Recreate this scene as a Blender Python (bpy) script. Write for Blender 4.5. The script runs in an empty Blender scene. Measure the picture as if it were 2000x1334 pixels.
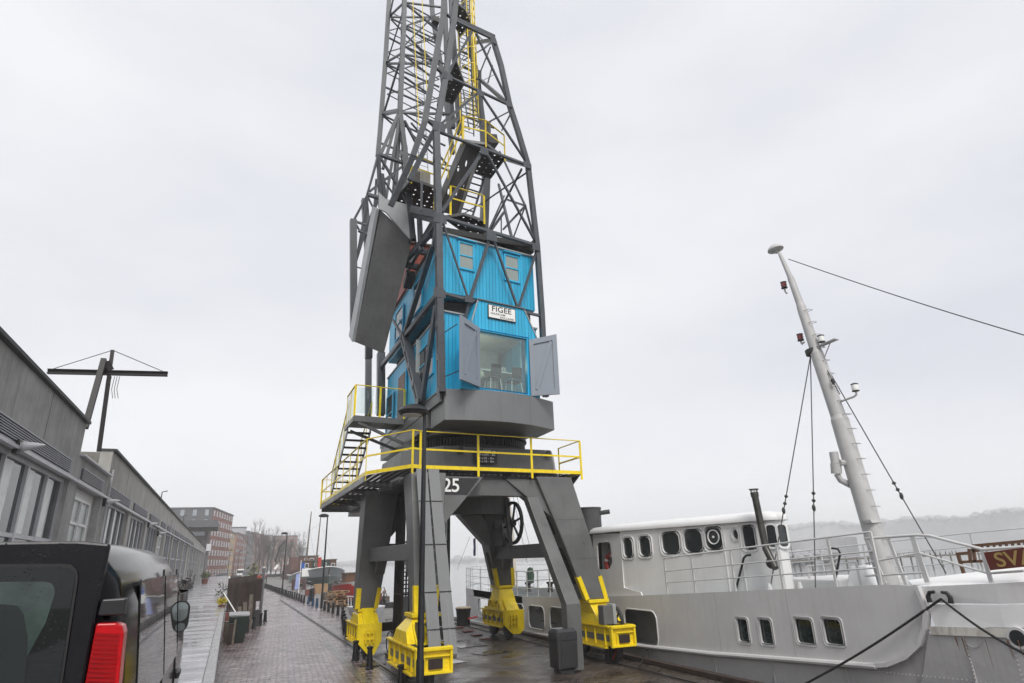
import bpy, bmesh, math, random
from mathutils import Vector, Matrix
random.seed(7)
R = math.radians
SC = bpy.context.scene
COL = SC.collection
# ------------------------------------------------------------------ camera (solved from the verticals and the quay's vanishing point)
CAMH = 2.8
FOC = 1195.0          # focal length in pixels of the 2000 px wide photograph
def _n(v): return v.normalized()
_up = _n(Vector((895 - 1000, -2700 - 667, FOC)))
_y = Vector((450 - 1000, 1108 - 667, FOC)); _y = _n(_y - _up * _y.dot(_up))
_x = _y.cross(_up)
CAM0 = Vector((0, 0, CAMH))
cam = bpy.data.cameras.new('camera'); camo = bpy.data.objects.new('camera', cam); COL.objects.link(camo)
right = Vector((_x[0], _y[0], _up[0])); down = Vector((_x[1], _y[1], _up[1])); fwd = Vector((_x[2], _y[2], _up[2]))
m = Matrix((right, -down, -fwd)).transposed().to_4x4(); m.translation = CAM0
camo.matrix_world = m
cam.sensor_width = 36; cam.lens = FOC * 36 / 2000; cam.clip_start = 0.05; cam.clip_end = 6000
SC.camera = camo
SC.render.resolution_x = 1024; SC.render.resolution_y = 683
SC.view_settings.view_transform = 'Standard'; SC.view_settings.look = 'None'; SC.view_settings.gamma = 1
SC.view_settings.exposure = 0.75
# ------------------------------------------------------------------ overcast sky
SUN_EL, SUN_AZ = 46, 190       # azimuth measured from +Y towards +X
w = bpy.data.worlds.new('World'); SC.world = w; w.use_nodes = True
nt = w.node_tree; nt.nodes.clear()
def _nd(t, **k):
    n = nt.nodes.new(t)
    for a, b in k.items(): setattr(n, a, b)
    return n
sky = _nd('ShaderNodeTexSky', sky_type='NISHITA', sun_disc=False, sun_elevation=R(SUN_EL), sun_rotation=R(SUN_AZ), air_density=1.0, dust_density=4.0)
tc = _nd('ShaderNodeTexCoord'); mp = _nd('ShaderNodeMapping'); mp.inputs['Scale'].default_value = (.8, .8, 2.2)
nz = _nd('ShaderNodeTexNoise'); nz.inputs['Scale'].default_value = 1.6; nz.inputs['Detail'].default_value = 5; nz.inputs['Roughness'].default_value = .5
rp = _nd('ShaderNodeValToRGB'); rp.color_ramp.elements[0].position = .33; rp.color_ramp.elements[1].position = .66
rp.color_ramp.elements[0].color = (.775, .79, .862, 1); rp.color_ramp.elements[1].color = (.975, .98, 1.0, 1)
sc_ = _nd('ShaderNodeVectorMath', operation='SCALE'); sc_.inputs['Scale'].default_value = 9.1
mx = _nd('ShaderNodeMix', data_type='RGBA'); mx.inputs['Factor'].default_value = .95
bg = _nd('ShaderNodeBackground'); bg.inputs['Strength'].default_value = .1
ou = _nd('ShaderNodeOutputWorld')
L = nt.links.new
L(tc.outputs['Generated'], mp.inputs[0]); L(mp.outputs[0], nz.inputs['Vector']); L(nz.outputs['Fac'], rp.inputs[0]); L(rp.outputs[0], sc_.inputs[0])
# the fog bank glows a little towards the horizon
sx_ = _nd('ShaderNodeSeparateXYZ'); L(tc.outputs['Generated'], sx_.inputs[0])
hr_ = _nd('ShaderNodeMapRange'); hr_.inputs['From Min'].default_value = 0; hr_.inputs['From Max'].default_value = .28; hr_.inputs['To Min'].default_value = 6.5; hr_.inputs['To Max'].default_value = 5.9
L(sx_.outputs['Z'], hr_.inputs['Value']); L(hr_.outputs[0], sc_.inputs['Scale'])
L(sky.outputs[0], mx.inputs['A']); L(sc_.outputs[0], mx.inputs['B']); L(mx.outputs['Result'], bg.inputs[0]); L(bg.outputs[0], ou.inputs[0])
sl = bpy.data.lights.new('sun', 'SUN'); sl.energy = 1.5; sl.angle = R(24); sl.color = (1, .97, .93)
so = bpy.data.objects.new('sun', sl); COL.objects.link(so)
_d = Vector((math.sin(R(SUN_AZ)) * math.cos(R(SUN_EL)), math.cos(R(SUN_AZ)) * math.cos(R(SUN_EL)), math.sin(R(SUN_EL))))
so.rotation_euler = _d.to_track_quat('Z', 'Y').to_euler()
try:
    SC.cycles.max_bounces = 8; SC.cycles.volume_bounces = 5; SC.cycles.diffuse_bounces = 3; SC.cycles.glossy_bounces = 3; SC.cycles.transparent_max_bounces = 12
    SC.cycles.use_denoising = True
except Exception: pass

# ------------------------------------------------------------------ survey helpers: a measured sight line met with a real plane
def ray(px, py):
    v = Vector((px - 1000, py - 667, FOC))
    return Vector((v.dot(_x), v.dot(_y), v.dot(_up)))
def gx(px, py, x): r = ray(px, py); return CAM0 + r * (x / r.x)
def gy(px, py, y): r = ray(px, py); return CAM0 + r * (y / r.y)
def gz(px, py, z): r = ray(px, py); return CAM0 + r * ((z - CAMH) / r.z)
def gp(px, py, p, n): r = ray(px, py); return CAM0 + r * ((p - CAM0).dot(n) / r.dot(n))

# ------------------------------------------------------------------ materials
MATS = {}
def mat(name, col, rough=.5, metal=0., var=.12, scale=3., bump=0., bscale=40., streak=0., streak_col=(.05, .04, .03), rvar=.0, emit=0, trans=0., alpha=1., spec=.5, coat=0.):
    if name in MATS: return MATS[name]
    m = bpy.data.materials.new(name); m.use_nodes = True; MATS[name] = m
    n = m.node_tree.nodes; l = m.node_tree.links.new; b = n['Principled BSDF']
    b.inputs['Roughness'].default_value = rough; b.inputs['Metallic'].default_value = metal
    b.inputs['Specular IOR Level'].default_value = spec; b.inputs['Coat Weight'].default_value = coat
    if coat: b.inputs['Coat Roughness'].default_value = .04
    b.inputs['Transmission Weight'].default_value = trans; b.inputs['Alpha'].default_value = alpha
    t = n.new('ShaderNodeTexCoord')
    z = n.new('ShaderNodeTexNoise'); z.inputs['Scale'].default_value = scale; z.inputs['Detail'].default_value = 6; z.inputs['Roughness'].default_value = .65
    l(t.outputs['Object'], z.inputs['Vector'])
    r = n.new('ShaderNodeValToRGB'); r.color_ramp.elements[0].position = .3; r.color_ramp.elements[1].position = .7
    c = Vector(col); lo = c * (1 - var); hi = c * (1 + var)
    r.color_ramp.elements[0].color = (*lo, 1); r.color_ramp.elements[1].color = (*[min(1, q) for q in hi], 1)
    l(z.outputs['Fac'], r.inputs[0]); out = r.outputs[0]
    if streak:
        mp = n.new('ShaderNodeMapping'); mp.inputs['Scale'].default_value = (5, 5, .35); l(t.outputs['Object'], mp.inputs[0])
        z2 = n.new('ShaderNodeTexNoise'); z2.inputs['Scale'].default_value = 1.6; z2.inputs['Detail'].default_value = 8; z2.inputs['Roughness'].default_value = .7
        l(mp.outputs[0], z2.inputs['Vector'])
        r2 = n.new('ShaderNodeValToRGB'); r2.color_ramp.elements[0].position = .52; r2.color_ramp.elements[1].position = .78
        r2.color_ramp.elements[0].color = (0, 0, 0, 1); r2.color_ramp.elements[1].color = (streak, streak, streak, 1)
        l(z2.outputs['Fac'], r2.inputs[0])
        x = n.new('ShaderNodeMix'); x.data_type = 'RGBA'; l(r2.outputs[0], x.inputs['Factor']); l(out, x.inputs['A']); x.inputs['B'].default_value = (*streak_col, 1)
        out = x.outputs['Result']
    l(out, b.inputs['Base Color'])
    if rvar:
        a = n.new('ShaderNodeMapRange'); a.inputs['From Min'].default_value = .3; a.inputs['From Max'].default_value = .7
        a.inputs['To Min'].default_value = max(.02, rough - rvar); a.inputs['To Max'].default_value = min(1, rough + rvar)
        l(z.outputs['Fac'], a.inputs['Value']); l(a.outputs[0], b.inputs['Roughness'])
    if bump:
        z3 = n.new('ShaderNodeTexNoise'); z3.inputs['Scale'].default_value = bscale; z3.inputs['Detail'].default_value = 4; l(t.outputs['Object'], z3.inputs['Vector'])
        bp = n.new('ShaderNodeBump'); bp.inputs['Strength'].default_value = bump; bp.inputs['Distance'].default_value = .02
        l(z3.outputs['Fac'], bp.inputs['Height']); l(bp.outputs[0], b.inputs['Normal'])
    if emit:
        l(out, b.inputs['Emission Color']); b.inputs['Emission Strength'].default_value = emit
    return m

def pane_mat(name, tint, base=.07, gain=.65):
    m = mat(name, (1, 1, 1), .0, var=0); n = m.node_tree.nodes; l = m.node_tree.links.new
    n.remove(n['Principled BSDF']); tr = n.new('ShaderNodeBsdfTransparent'); gs = n.new('ShaderNodeBsdfGlossy'); gs.inputs['Roughness'].default_value = .02; mix = n.new('ShaderNodeMixShader')
    lw = n.new('ShaderNodeLayerWeight'); lw.inputs['Blend'].default_value = .5; pw = n.new('ShaderNodeMath'); pw.operation = 'POWER'; pw.inputs[1].default_value = 4; l(lw.outputs['Facing'], pw.inputs[0])
    ml = n.new('ShaderNodeMath'); ml.operation = 'MULTIPLY_ADD'; ml.inputs[1].default_value = gain; ml.inputs[2].default_value = base; l(pw.outputs[0], ml.inputs[0])
    tr.inputs[0].default_value = (*tint, 1); l(ml.outputs[0], mix.inputs[0]); l(tr.outputs[0], mix.inputs[1]); l(gs.outputs[0], mix.inputs[2]); l(mix.outputs[0], n['Material Output'].inputs[0])
    return m
def brick_mat(name, c1, c2, mortar, scale, bw, bh, ms, rough_lo, rough_hi, bump, rot=0., puddle=0., big=.35, dirt=None, plane='XY'):
    m = bpy.data.materials.new(name); m.use_nodes = True; MATS[name] = m
    n = m.node_tree.nodes; l = m.node_tree.links.new; b = n['Principled BSDF']
    t = n.new('ShaderNodeTexCoord'); mp = n.new('ShaderNodeMapping'); l(t.outputs['Object'], mp.inputs[0])
    if plane == 'XZ': mp.inputs['Rotation'].default_value = (R(-90), 0, 0)
    elif plane == 'YZ':
        mp.inputs['Rotation'].default_value = (R(-90), 0, R(-90)); 
    else: mp.inputs['Rotation'].default_value = (0, 0, rot)
    # slight waviness so that courses are not ruler straight
    zz = n.new('ShaderNodeTexNoise'); zz.inputs['Scale'].default_value = .9; zz.inputs['Detail'].default_value = 2; l(mp.outputs[0], zz.inputs['Vector'])
    ad = n.new('ShaderNodeVectorMath'); ad.operation = 'MULTIPLY_ADD'; ad.inputs[1].default_value = (.12, .12, 0) if plane == 'XY' else (0, 0, 0)
    l(zz.outputs['Color'], ad.inputs[0]); l(mp.outputs[0], ad.inputs[2])
    k = n.new('ShaderNodeTexBrick'); l(ad.outputs[0], k.inputs['Vector'])
    k.inputs['Scale'].default_value = scale; k.inputs['Brick Width'].default_value = bw; k.inputs['Row Height'].default_value = bh; k.inputs['Mortar Size'].default_value = ms
    k.inputs['Color1'].default_value = (*c1, 1); k.inputs['Color2'].default_value = (*c2, 1); k.inputs['Mortar'].default_value = (*mortar, 1); k.inputs['Bias'].default_value = 0
    z = n.new('ShaderNodeTexNoise'); z.inputs['Scale'].default_value = .55; z.inputs['Detail'].default_value = 7; z.inputs['Roughness'].default_value = .65; l(t.outputs['Object'], z.inputs['Vector'])
    r = n.new('ShaderNodeValToRGB'); r.color_ramp.elements[0].position = .32; r.color_ramp.elements[1].position = .68
    r.color_ramp.elements[0].color = (1 - big, 1 - big, 1 - big, 1); r.color_ramp.elements[1].color = (1 + big, 1 + big, 1 + big, 1); l(z.outputs['Fac'], r.inputs[0])
    mu = n.new('ShaderNodeMix'); mu.data_type = 'RGBA'; mu.blend_type = 'MULTIPLY'; mu.inputs['Factor'].default_value = 1; l(k.outputs['Color'], mu.inputs['A']); l(r.outputs[0], mu.inputs['B'])
    out = mu.outputs['Result']
    if dirt:
        zd = n.new('ShaderNodeTexNoise'); zd.inputs['Scale'].default_value = .38; zd.inputs['Detail'].default_value = 8; zd.inputs['Roughness'].default_value = .7; l(t.outputs['Object'], zd.inputs['Vector'])
        rd = n.new('ShaderNodeValToRGB'); rd.color_ramp.elements[0].position = .47; rd.color_ramp.elements[1].position = .6
        rd.color_ramp.elements[0].color = (0, 0, 0, 1); rd.color_ramp.elements[1].color = (.85, .85, .85, 1); l(zd.outputs['Fac'], rd.inputs[0])
        md = n.new('ShaderNodeMix'); md.data_type = 'RGBA'; l(rd.outputs[0], md.inputs['Factor']); l(out, md.inputs['A']); md.inputs['B'].default_value = (*dirt, 1); out = md.outputs['Result']
    l(out, b.inputs['Base Color'])
    a = n.new('ShaderNodeMapRange'); a.inputs['From Min'].default_value = .38; a.inputs['From Max'].default_value = .62; a.inputs['To Min'].default_value = rough_lo; a.inputs['To Max'].default_value = rough_hi
    z4 = n.new('ShaderNodeTexNoise'); z4.inputs['Scale'].default_value = .8; z4.inputs['Detail'].default_value = 5; l(t.outputs['Object'], z4.inputs['Vector'])
    l(z4.outputs['Fac'], a.inputs['Value']); l(a.outputs[0], b.inputs['Roughness'])
    zf = n.new('ShaderNodeTexNoise'); zf.inputs['Scale'].default_value = 25; zf.inputs['Detail'].default_value = 3; l(t.outputs['Object'], zf.inputs['Vector'])
    mb = n.new('ShaderNodeMath'); mb.operation = 'MULTIPLY_ADD'; mb.inputs[1].default_value = -1.0; l(k.outputs['Fac'], mb.inputs[0]); l(zf.outputs['Fac'], mb.inputs[2])
    bp = n.new('ShaderNodeBump'); bp.inputs['Strength'].default_value = bump; bp.inputs['Distance'].default_value = .012; l(mb.outputs[0], bp.inputs['Height']); l(bp.outputs[0], b.inputs['Normal'])
    return m

def board_mat(name, col, gap, axis, depth=.5, rough=.45, var=.06, streak=0):
    """painted boards or planks: dark joints every `gap` metres along an axis, with bump"""
    m = mat(name, col, rough, var=var, scale=2.0, streak=streak)
    n = m.node_tree.nodes; l = m.node_tree.links.new; b = n['Principled BSDF']
    t = n.new('ShaderNodeTexCoord'); s = n.new('ShaderNodeSeparateXYZ'); l(t.outputs['Object'], s.inputs[0])
    d = n.new('ShaderNodeMath'); d.operation = 'DIVIDE'; d.inputs[1].default_value = gap
    if axis == 'XY':
        q = n.new('ShaderNodeMath'); q.operation = 'ADD'; l(s.outputs['X'], q.inputs[0]); l(s.outputs['Y'], q.inputs[1]); l(q.outputs[0], d.inputs[0])
    else: l(s.outputs[axis], d.inputs[0])
    f = n.new('ShaderNodeMath'); f.operation = 'FRACT'; l(d.outputs[0], f.inputs[0])
    p = n.new('ShaderNodeMath'); p.operation = 'PINGPONG'; p.inputs[1].default_value = .5; l(f.outputs[0], p.inputs[0])
    g = n.new('ShaderNodeMapRange'); g.inputs['From Min'].default_value = 0; g.inputs['From Max'].default_value = .06; l(p.outputs[0], g.inputs['Value'])
    bp = n.new('ShaderNodeBump'); bp.inputs['Strength'].default_value = 1; bp.inputs['Distance'].default_value = .012; l(g.outputs[0], bp.inputs['Height']); l(bp.outputs[0], b.inputs['Normal'])
    src = b.inputs['Base Color'].links[0].from_socket
    mu = n.new('ShaderNodeMix'); mu.data_type = 'RGBA'; l(g.outputs[0], mu.inputs['Factor']); mu.inputs['A'].default_value = (*[c * depth for c in col], 1); l(src, mu.inputs['B'])
    # every board a touch different
    fl = n.new('ShaderNodeMath'); fl.operation = 'FLOOR'; l(d.outputs[0], fl.inputs[0])
    wn = n.new('ShaderNodeTexWhiteNoise'); wn.noise_dimensions = '1D'; l(fl.outputs[0], wn.inputs['W'])
    ra = n.new('ShaderNodeMapRange'); ra.inputs['To Min'].default_value = .88; ra.inputs['To Max'].default_value = 1.08; l(wn.outputs['Value'], ra.inputs['Value'])
    vm = n.new('ShaderNodeVectorMath'); vm.operation = 'SCALE'; l(mu.outputs['Result'], vm.inputs[0]); l(ra.outputs[0], vm.inputs['Scale'])
    l(vm.outputs[0], b.inputs['Base Color'])
    return m

# ------------------------------------------------------------------ mesh building
def rootloc(o):
    v = Vector((0, 0, 0))
    while o is not None: v += o.location; o = o.parent
    return v
class MB:
    def __init__(s): s.v = []; s.f = []
    def add(s, vs, fs):
        k = len(s.v); s.v += [Vector(q) for q in vs]; s.f += [[k + i for i in q] for q in fs]; return s
    def box(s, a, b):
        x0, y0, z0 = a; x1, y1, z1 = b
        return s.add([(x0, y0, z0), (x1, y0, z0), (x1, y1, z0), (x0, y1, z0), (x0, y0, z1), (x1, y0, z1), (x1, y1, z1), (x0, y1, z1)],
                     [(0, 3, 2, 1), (4, 5, 6, 7), (0, 1, 5, 4), (1, 2, 6, 5), (2, 3, 7, 6), (3, 0, 4, 7)])
    def obox(s, c, ux, uy, uz):
        """box on centre c with half vectors"""
        c, ux, uy, uz = map(Vector, (c, ux, uy, uz)); vs = []
        for k in (-1, 1):
            for (i, j) in ((-1, -1), (1, -1), (1, 1), (-1, 1)): vs.append(c + ux * i + uy * j + uz * k)
        return s.add(vs, [(0, 3, 2, 1), (4, 5, 6, 7), (0, 1, 5, 4), (1, 2, 6, 5), (2, 3, 7, 6), (3, 0, 4, 7)])
    def bar(s, p, q, w, h=None, up=(0, 0, 1)):
        p, q = Vector(p), Vector(q); d = (q - p); L_ = d.length
        if L_ < 1e-6: return s
        d /= L_; u = Vector(up)
        if abs(d.dot(u)) > .97: u = Vector((0, 1, 0)) if abs(d.y) < .9 else Vector((1, 0, 0))
        a = d.cross(u).normalized(); b = a.cross(d)
        return s.obox((p + q) / 2, a * w / 2, d * L_ / 2, b * (h or w) / 2)
    def chan(s, p, q, w, up=(0, 0, 1), flange=.34, batten=.9):
        """laced column: two rails with batten plates between them"""
        p, q = Vector(p), Vector(q); d = (q - p).normalized(); u = Vector(up)
        if abs(d.dot(u)) > .97: u = Vector((0, 1, 0))
        a = d.cross(u).normalized(); o = a * (w * (1 - flange) / 2)
        s.bar(p - o, q - o, w * flange, w * .8, up=u); s.bar(p + o, q + o, w * flange, w * .8, up=u)
        n = max(1, int((q - p).length / batten)); b = a.cross(d)
        for i in range(n + 1):
            c = p + (q - p) * (i / n)
            s.obox(c + b * (w * .4 + .006), a * w * .48, d * w * .45, b * .006); s.obox(c - b * (w * .4 + .006), a * w * .48, d * w * .45, b * .006)
        return s
    def tube(s, pts, r, n=8, cap=True, r2=None):
        pts = [Vector(p) for p in pts]; k = len(s.v); m_ = len(pts); prev = None
        for i, p in enumerate(pts):
            d = (pts[min(i + 1, m_ - 1)] - pts[max(i - 1, 0)]).normalized()
            u = Vector((0, 0, 1)) if abs(d.z) < .95 else Vector((1, 0, 0))
            if prev is not None: u = prev
            a = d.cross(u)
            if a.length < 1e-4: a = d.cross(Vector((0, 1, .3)))
            a.normalize(); b = a.cross(d); prev = b
            rr = r if r2 is None else r + (r2 - r) * i / max(1, m_ - 1)
            for j in range(n):
                t = 2 * math.pi * j / n; s.v.append(p + a * (rr * math.cos(t)) + b * (rr * math.sin(t)))
        for i in range(m_ - 1):
            for j in range(n):
                s.f.append([k + i * n + j, k + i * n + (j + 1) % n, k + (i + 1) * n + (j + 1) % n, k + (i + 1) * n + j])
        if cap: s.f.append([k + j for j in range(n)][::-1]); s.f.append([k + (m_ - 1) * n + j for j in range(n)])
        return s
    def lathe(s, prof, c=(0, 0, 0), axis=(0, 0, 1), n=20):
        """profile of (radius, height) turned about an axis through c"""
        ax = Vector(axis).normalized(); u = Vector((1, 0, 0)) if abs(ax.x) < .9 else Vector((0, 1, 0))
        a = ax.cross(u).normalized(); b = ax.cross(a); c = Vector(c); k = len(s.v)
        for (r, h) in prof:
            for j in range(n):
                t = 2 * math.pi * j / n; s.v.append(c + ax * h + a * (r * math.cos(t)) + b * (r * math.sin(t)))
        for i in range(len(prof) - 1):
            for j in range(n):
                s.f.append([k + i * n + j, k + i * n + (j + 1) % n, k + (i + 1) * n + (j + 1) % n, k + (i + 1) * n + j])
        if prof[0] != prof[-1]: s.f.append([k + j for j in range(n)][::-1]); s.f.append([k + (len(prof) - 1) * n + j for j in range(n)])
        return s
    def loft(s, rings, closed=True, cap=True):
        k = len(s.v); n = len(rings[0])
        for r in rings: s.v += [Vector(p) for p in r]
        for i in range(len(rings) - 1):
            for j in range(n if closed else n - 1):
                s.f.append([k + i * n + j, k + i * n + (j + 1) % n, k + (i + 1) * n + (j + 1) % n, k + (i + 1) * n + j])
        if cap and closed: s.f.append([k + j for j in range(n)][::-1]); s.f.append([k + (len(rings) - 1) * n + j for j in range(n)])
        return s
    def prism(s, poly, d):
        """polygon (3D points) pushed along vector d"""
        d = Vector(d); p = [Vector(q) for q in poly]; n = len(p)
        return s.add(p + [q + d for q in p], [list(range(n))[::-1], list(range(n, 2 * n))] + [(i, (i + 1) % n, n + (i + 1) % n, n + i) for i in range(n)])
    def sphere(s, c, r, n=10, sq=(1, 1, 1)):
        prof = [(max(1e-4, math.sin(math.pi * i / n)), -math.cos(math.pi * i / n)) for i in range(n + 1)]
        k = len(s.v); s.lathe(prof, n=n * 2)
        for i in range(k, len(s.v)): q = s.v[i]; s.v[i] = Vector(c) + Vector((q.x * r * sq[0], q.y * r * sq[1], q.z * r * sq[2]))
        return s
    def build(s, name, m, parent=None, smooth=False, bevel=0., seg=2):
        me = bpy.data.meshes.new(name); o0 = rootloc(parent) if parent else Vector((0, 0, 0))
        me.from_pydata([tuple(q - o0) for q in s.v], [], [list(f) for f in s.f]); 
        bm = bmesh.new(); bm.from_mesh(me); bmesh.ops.recalc_face_normals(bm, faces=bm.faces); bm.to_mesh(me); bm.free()
        return finish(name, me, m, parent, smooth, bevel, seg)
def finish(name, me, m, parent=None, smooth=False, bevel=0., seg=2):
    o = bpy.data.objects.new(name, me); COL.objects.link(o)
    if m is not None: me.materials.append(MATS[m] if isinstance(m, str) else m)
    if smooth:
        for p in me.polygons: p.use_smooth = True
        try: me.set_sharp_from_angle(angle=R(38))
        except Exception: pass
    if bevel:
        b = o.modifiers.new('bevel', 'BEVEL'); b.width = bevel; b.segments = seg; b.limit_method = 'ANGLE'; b.angle_limit = R(35)
    if parent: o.parent = parent
    return o
def tag(o, label=None, cat=None, group=None, kind=None):
    if label: o['label'] = label
    if cat: o['category'] = cat
    if group: o['group'] = group
    if kind: o['kind'] = kind
    return o
def thing(name, loc, label, cat, group=None):
    o = bpy.data.objects.new(name, None); COL.objects.link(o); o.location = loc; o.empty_display_size = .2
    return tag(o, label, cat, group)
KIDS = {}
def children(o): return [c for c in bpy.data.objects if c.parent == o]
def dup(o, loc=None, rz=0, label=None, group=None, parent=None, kids=None):
    c = o.copy(); COL.objects.link(c)
    if parent: c.parent = parent
    if loc is not None: c.location = loc; c.rotation_euler = (0, 0, rz)
    if label: c['label'] = label
    if group: c['group'] = group
    for k in children(o): dup(k, parent=c)
    return c
def plate(name, outer, holes, fn, th, m, parent=None, nvec=None, bevel=0):
    """flat plate with holes: 2D outline + hole outlines, mapped to space by fn(a, b), thickness th along nvec"""
    cu = bpy.data.curves.new('tmp', 'CURVE'); cu.dimensions = '2D'; cu.fill_mode = 'BOTH'
    for poly in [outer] + holes:
        sp = cu.splines.new('POLY'); sp.points.add(len(poly) - 1); sp.use_cyclic_u = True
        for i, (a, b) in enumerate(poly): sp.points[i].co = (a, b, 0, 1)
    t = bpy.data.objects.new('tmp', cu); COL.objects.link(t)
    dg = bpy.context.evaluated_depsgraph_get(); dg.update()
    me0 = bpy.data.meshes.new_from_object(t.evaluated_get(dg))
    vs = [v.co.copy() for v in me0.vertices]; fs = [list(p.vertices) for p in me0.polygons]
    bpy.data.objects.remove(t); bpy.data.curves.remove(cu); bpy.data.meshes.remove(me0)
    nvec = Vector(nvec); mb = MB(); f3 = [fn(v.x, v.y) for v in vs]
    mb.add(f3, fs); mb.add([p + nvec * th for p in f3], [f[::-1] for f in fs])
    for poly in [outer] + holes:
        n = len(poly); a = [fn(*q) for q in poly]
        mb.add(a + [p + nvec * th for p in a], [(i, (i + 1) % n, n + (i + 1) % n, n + i) for i in range(n)])
    return mb.build(name, m, parent, bevel=bevel)
def rrect(a0, b0, a1, b1, r, n=5):
    out = []
    for (cx, cy, t0) in ((a1 - r, b1 - r, 0), (a0 + r, b1 - r, 90), (a0 + r, b0 + r, 180), (a1 - r, b0 + r, 270)):
        for i in range(n + 1): t = R(t0 + 90 * i / n); out.append((cx + r * math.cos(t), cy + r * math.sin(t)))
    return out
def ellipse(a, b, ra, rb, n=20): return [(a + ra * math.cos(2 * math.pi * i / n), b + rb * math.sin(2 * math.pi * i / n)) for i in range(n)]
def ring_between(mb, p1, p2, fn, d0, d1, nvec):
    """frame between outline p1 and p2 (same count), from depth d0 to d1"""
    nvec = Vector(nvec); n = len(p1)
    A = [fn(*q) + nvec * d0 for q in p1]; B = [fn(*q) + nvec * d1 for q in p1]; C = [fn(*q) + nvec * d1 for q in p2]; D = [fn(*q) + nvec * d0 for q in p2]
    mb.loft([A, B, C, D], cap=False); return mb
def text(body, name, fn, size, m, parent, nvec, th=.004, a=0, b=0, xs=1., spacing=1., align='CENTER'):
    cu = bpy.data.curves.new('tmp', 'FONT'); cu.body = body; cu.size = size; cu.align_x = align; cu.align_y = 'CENTER'; cu.space_character = spacing; cu.offset = .012 * size
    t = bpy.data.objects.new('tmp', cu); COL.objects.link(t)
    dg = bpy.context.evaluated_depsgraph_get(); dg.update()
    me0 = bpy.data.meshes.new_from_object(t.evaluated_get(dg)); nvec = Vector(nvec)
    mb = MB(); f3 = [fn(a + v.co.x * xs, b + v.co.y) for v in me0.vertices]; fs = [list(p.vertices) for p in me0.polygons]
    mb.add([p + nvec * th for p in f3], fs)
    bpy.data.objects.remove(t); bpy.data.curves.remove(cu); bpy.data.meshes.remove(me0)
    return mb.build(name, m, parent)
# ------------------------------------------------------------------ palette
mat('steel_grey', (.118, .121, .119), .38, var=.2, scale=1.1, bump=.15, bscale=40, streak=.5, streak_col=(.062, .054, .045), rvar=.12)
mat('truss_grey', (.058, .065, .074), .4, var=.22, scale=2.5, streak=.4, streak_col=(.03, .028, .026))
mat('plate_grey', (.155, .16, .163), .4, var=.07, scale=1.2, streak=.3, streak_col=(.09, .09, .09))
mat('light_grey', (.33, .345, .35), .42, var=.1, scale=1.5, streak=.25, streak_col=(.14, .14, .14))
mat('shutter_grey', (.22, .25, .29), .5, var=.04)
mat('dark_steel', (.028, .028, .028), .55, var=.25, scale=4)
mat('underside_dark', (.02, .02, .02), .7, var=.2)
mat('yellow', (.84, .63, .006), .36, var=.14, scale=2.5, streak=.5, streak_col=(.30, .18, .015), bump=.12, bscale=30, rvar=.14)
mat('black', (.012, .012, .013), .4, var=.2)
mat('bollard_black', (.008, .009, .011), .38, var=.3, scale=6, bump=.15, bscale=50)
mat('bollard_blue', (.012, .05, .12), .45, var=.2, scale=6)
mat('red_lens', (.16, .005, .01), .12, var=.2, coat=.6)
mat('red_paint', (.45, .03, .02), .45)
mat('white_paint', (.78, .78, .77), .4, var=.05, scale=1.2)
mat('sign_white', (.8, .8, .77), .4, var=.04)
mat('ship_white', (.62, .615, .61), .42, var=.07, scale=.9, streak=.4, streak_col=(.43, .40, .37), bump=.25, bscale=2.2)
mat('ship_hull', (.47, .465, .465), .4, var=.12, scale=.9, streak=.45, streak_col=(.30, .28, .26), bump=.8, bscale=2.2)
mat('super_white', (.76, .755, .745), .42, var=.05, scale=.9, streak=.35, streak_col=(.50, .47, .42), bump=.25, bscale=2.2)
mat('ship_rail', (.6, .6, .59), .45, var=.08, streak=.2, streak_col=(.35, .25, .15))
mat('deck_wet', (.16, .2, .215), .12, var=.2, scale=1.5, rvar=.08)
mat('mast_grey', (.43, .425, .415), .5, var=.1, scale=3, streak=.3, streak_col=(.25, .2, .15), bump=.15, bscale=12)
mat('rope', (.012, .012, .013), .8)
mat('rope_light', (.5, .49, .46), .8)
mat('wire', (.06, .06, .06), .5)
mat('rust_red', (.16, .05, .035), .6, var=.3, scale=3)
mat('corten', (.026, .015, .012), .75, var=.35, scale=2, streak=.5, streak_col=(.02, .012, .01))
mat('wood', (.30, .19, .10), .75, var=.35, scale=8)
mat('wood_grey', (.12, .10, .08), .8, var=.35, scale=8)
mat('wood_brown', (.10, .045, .02), .5, var=.25, scale=6)
mat('glass_dark', (.026, .031, .032), .03, var=.3, scale=.8, spec=.7)
mat('glass_green', (.10, .13, .12), .08, var=.2, scale=1.3, spec=.6)
mat('glass_frost', (.27, .31, .29), .25, var=.06, spec=.5)
mat('curtain_glass', (.018, .028, .026), .05, var=.5, scale=5, spec=.7)
mat('concrete', (.36, .355, .345), .85, var=.25, scale=1.3, streak=.85, streak_col=(.13, .127, .122), bump=.25, bscale=25)
mat('concrete_pale', (.20, .195, .17), .85, var=.25, scale=.8, streak=.7, streak_col=(.075, .07, .06), bump=.2, bscale=25)
mat('coping', (.04, .04, .042), .6)
mat('frame_metal', (.5, .5, .52), .4, var=.1)
mat('louvre', (.34, .34, .37), .45)
mat('van_paint', (.006, .006, .007), .12, var=.2, spec=.5); MATS['van_paint'].node_tree.nodes['Principled BSDF'].inputs['IOR'].default_value = 1.16
mat('van_matt', (.02, .021, .023), .45, var=.2)
mat('rubber', (.012, .012, .012), .6)
mat('foliage', (.06, .08, .03), .8, var=.4, scale=5)
mat('mimosa', (.55, .45, .02), .8, var=.3, scale=9)
mat('twig', (.10, .085, .075), .9, var=.25)
mat('soil', (.03, .022, .017), .95)
mat('pale_blue', (.30, .36, .62), .6)
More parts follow.
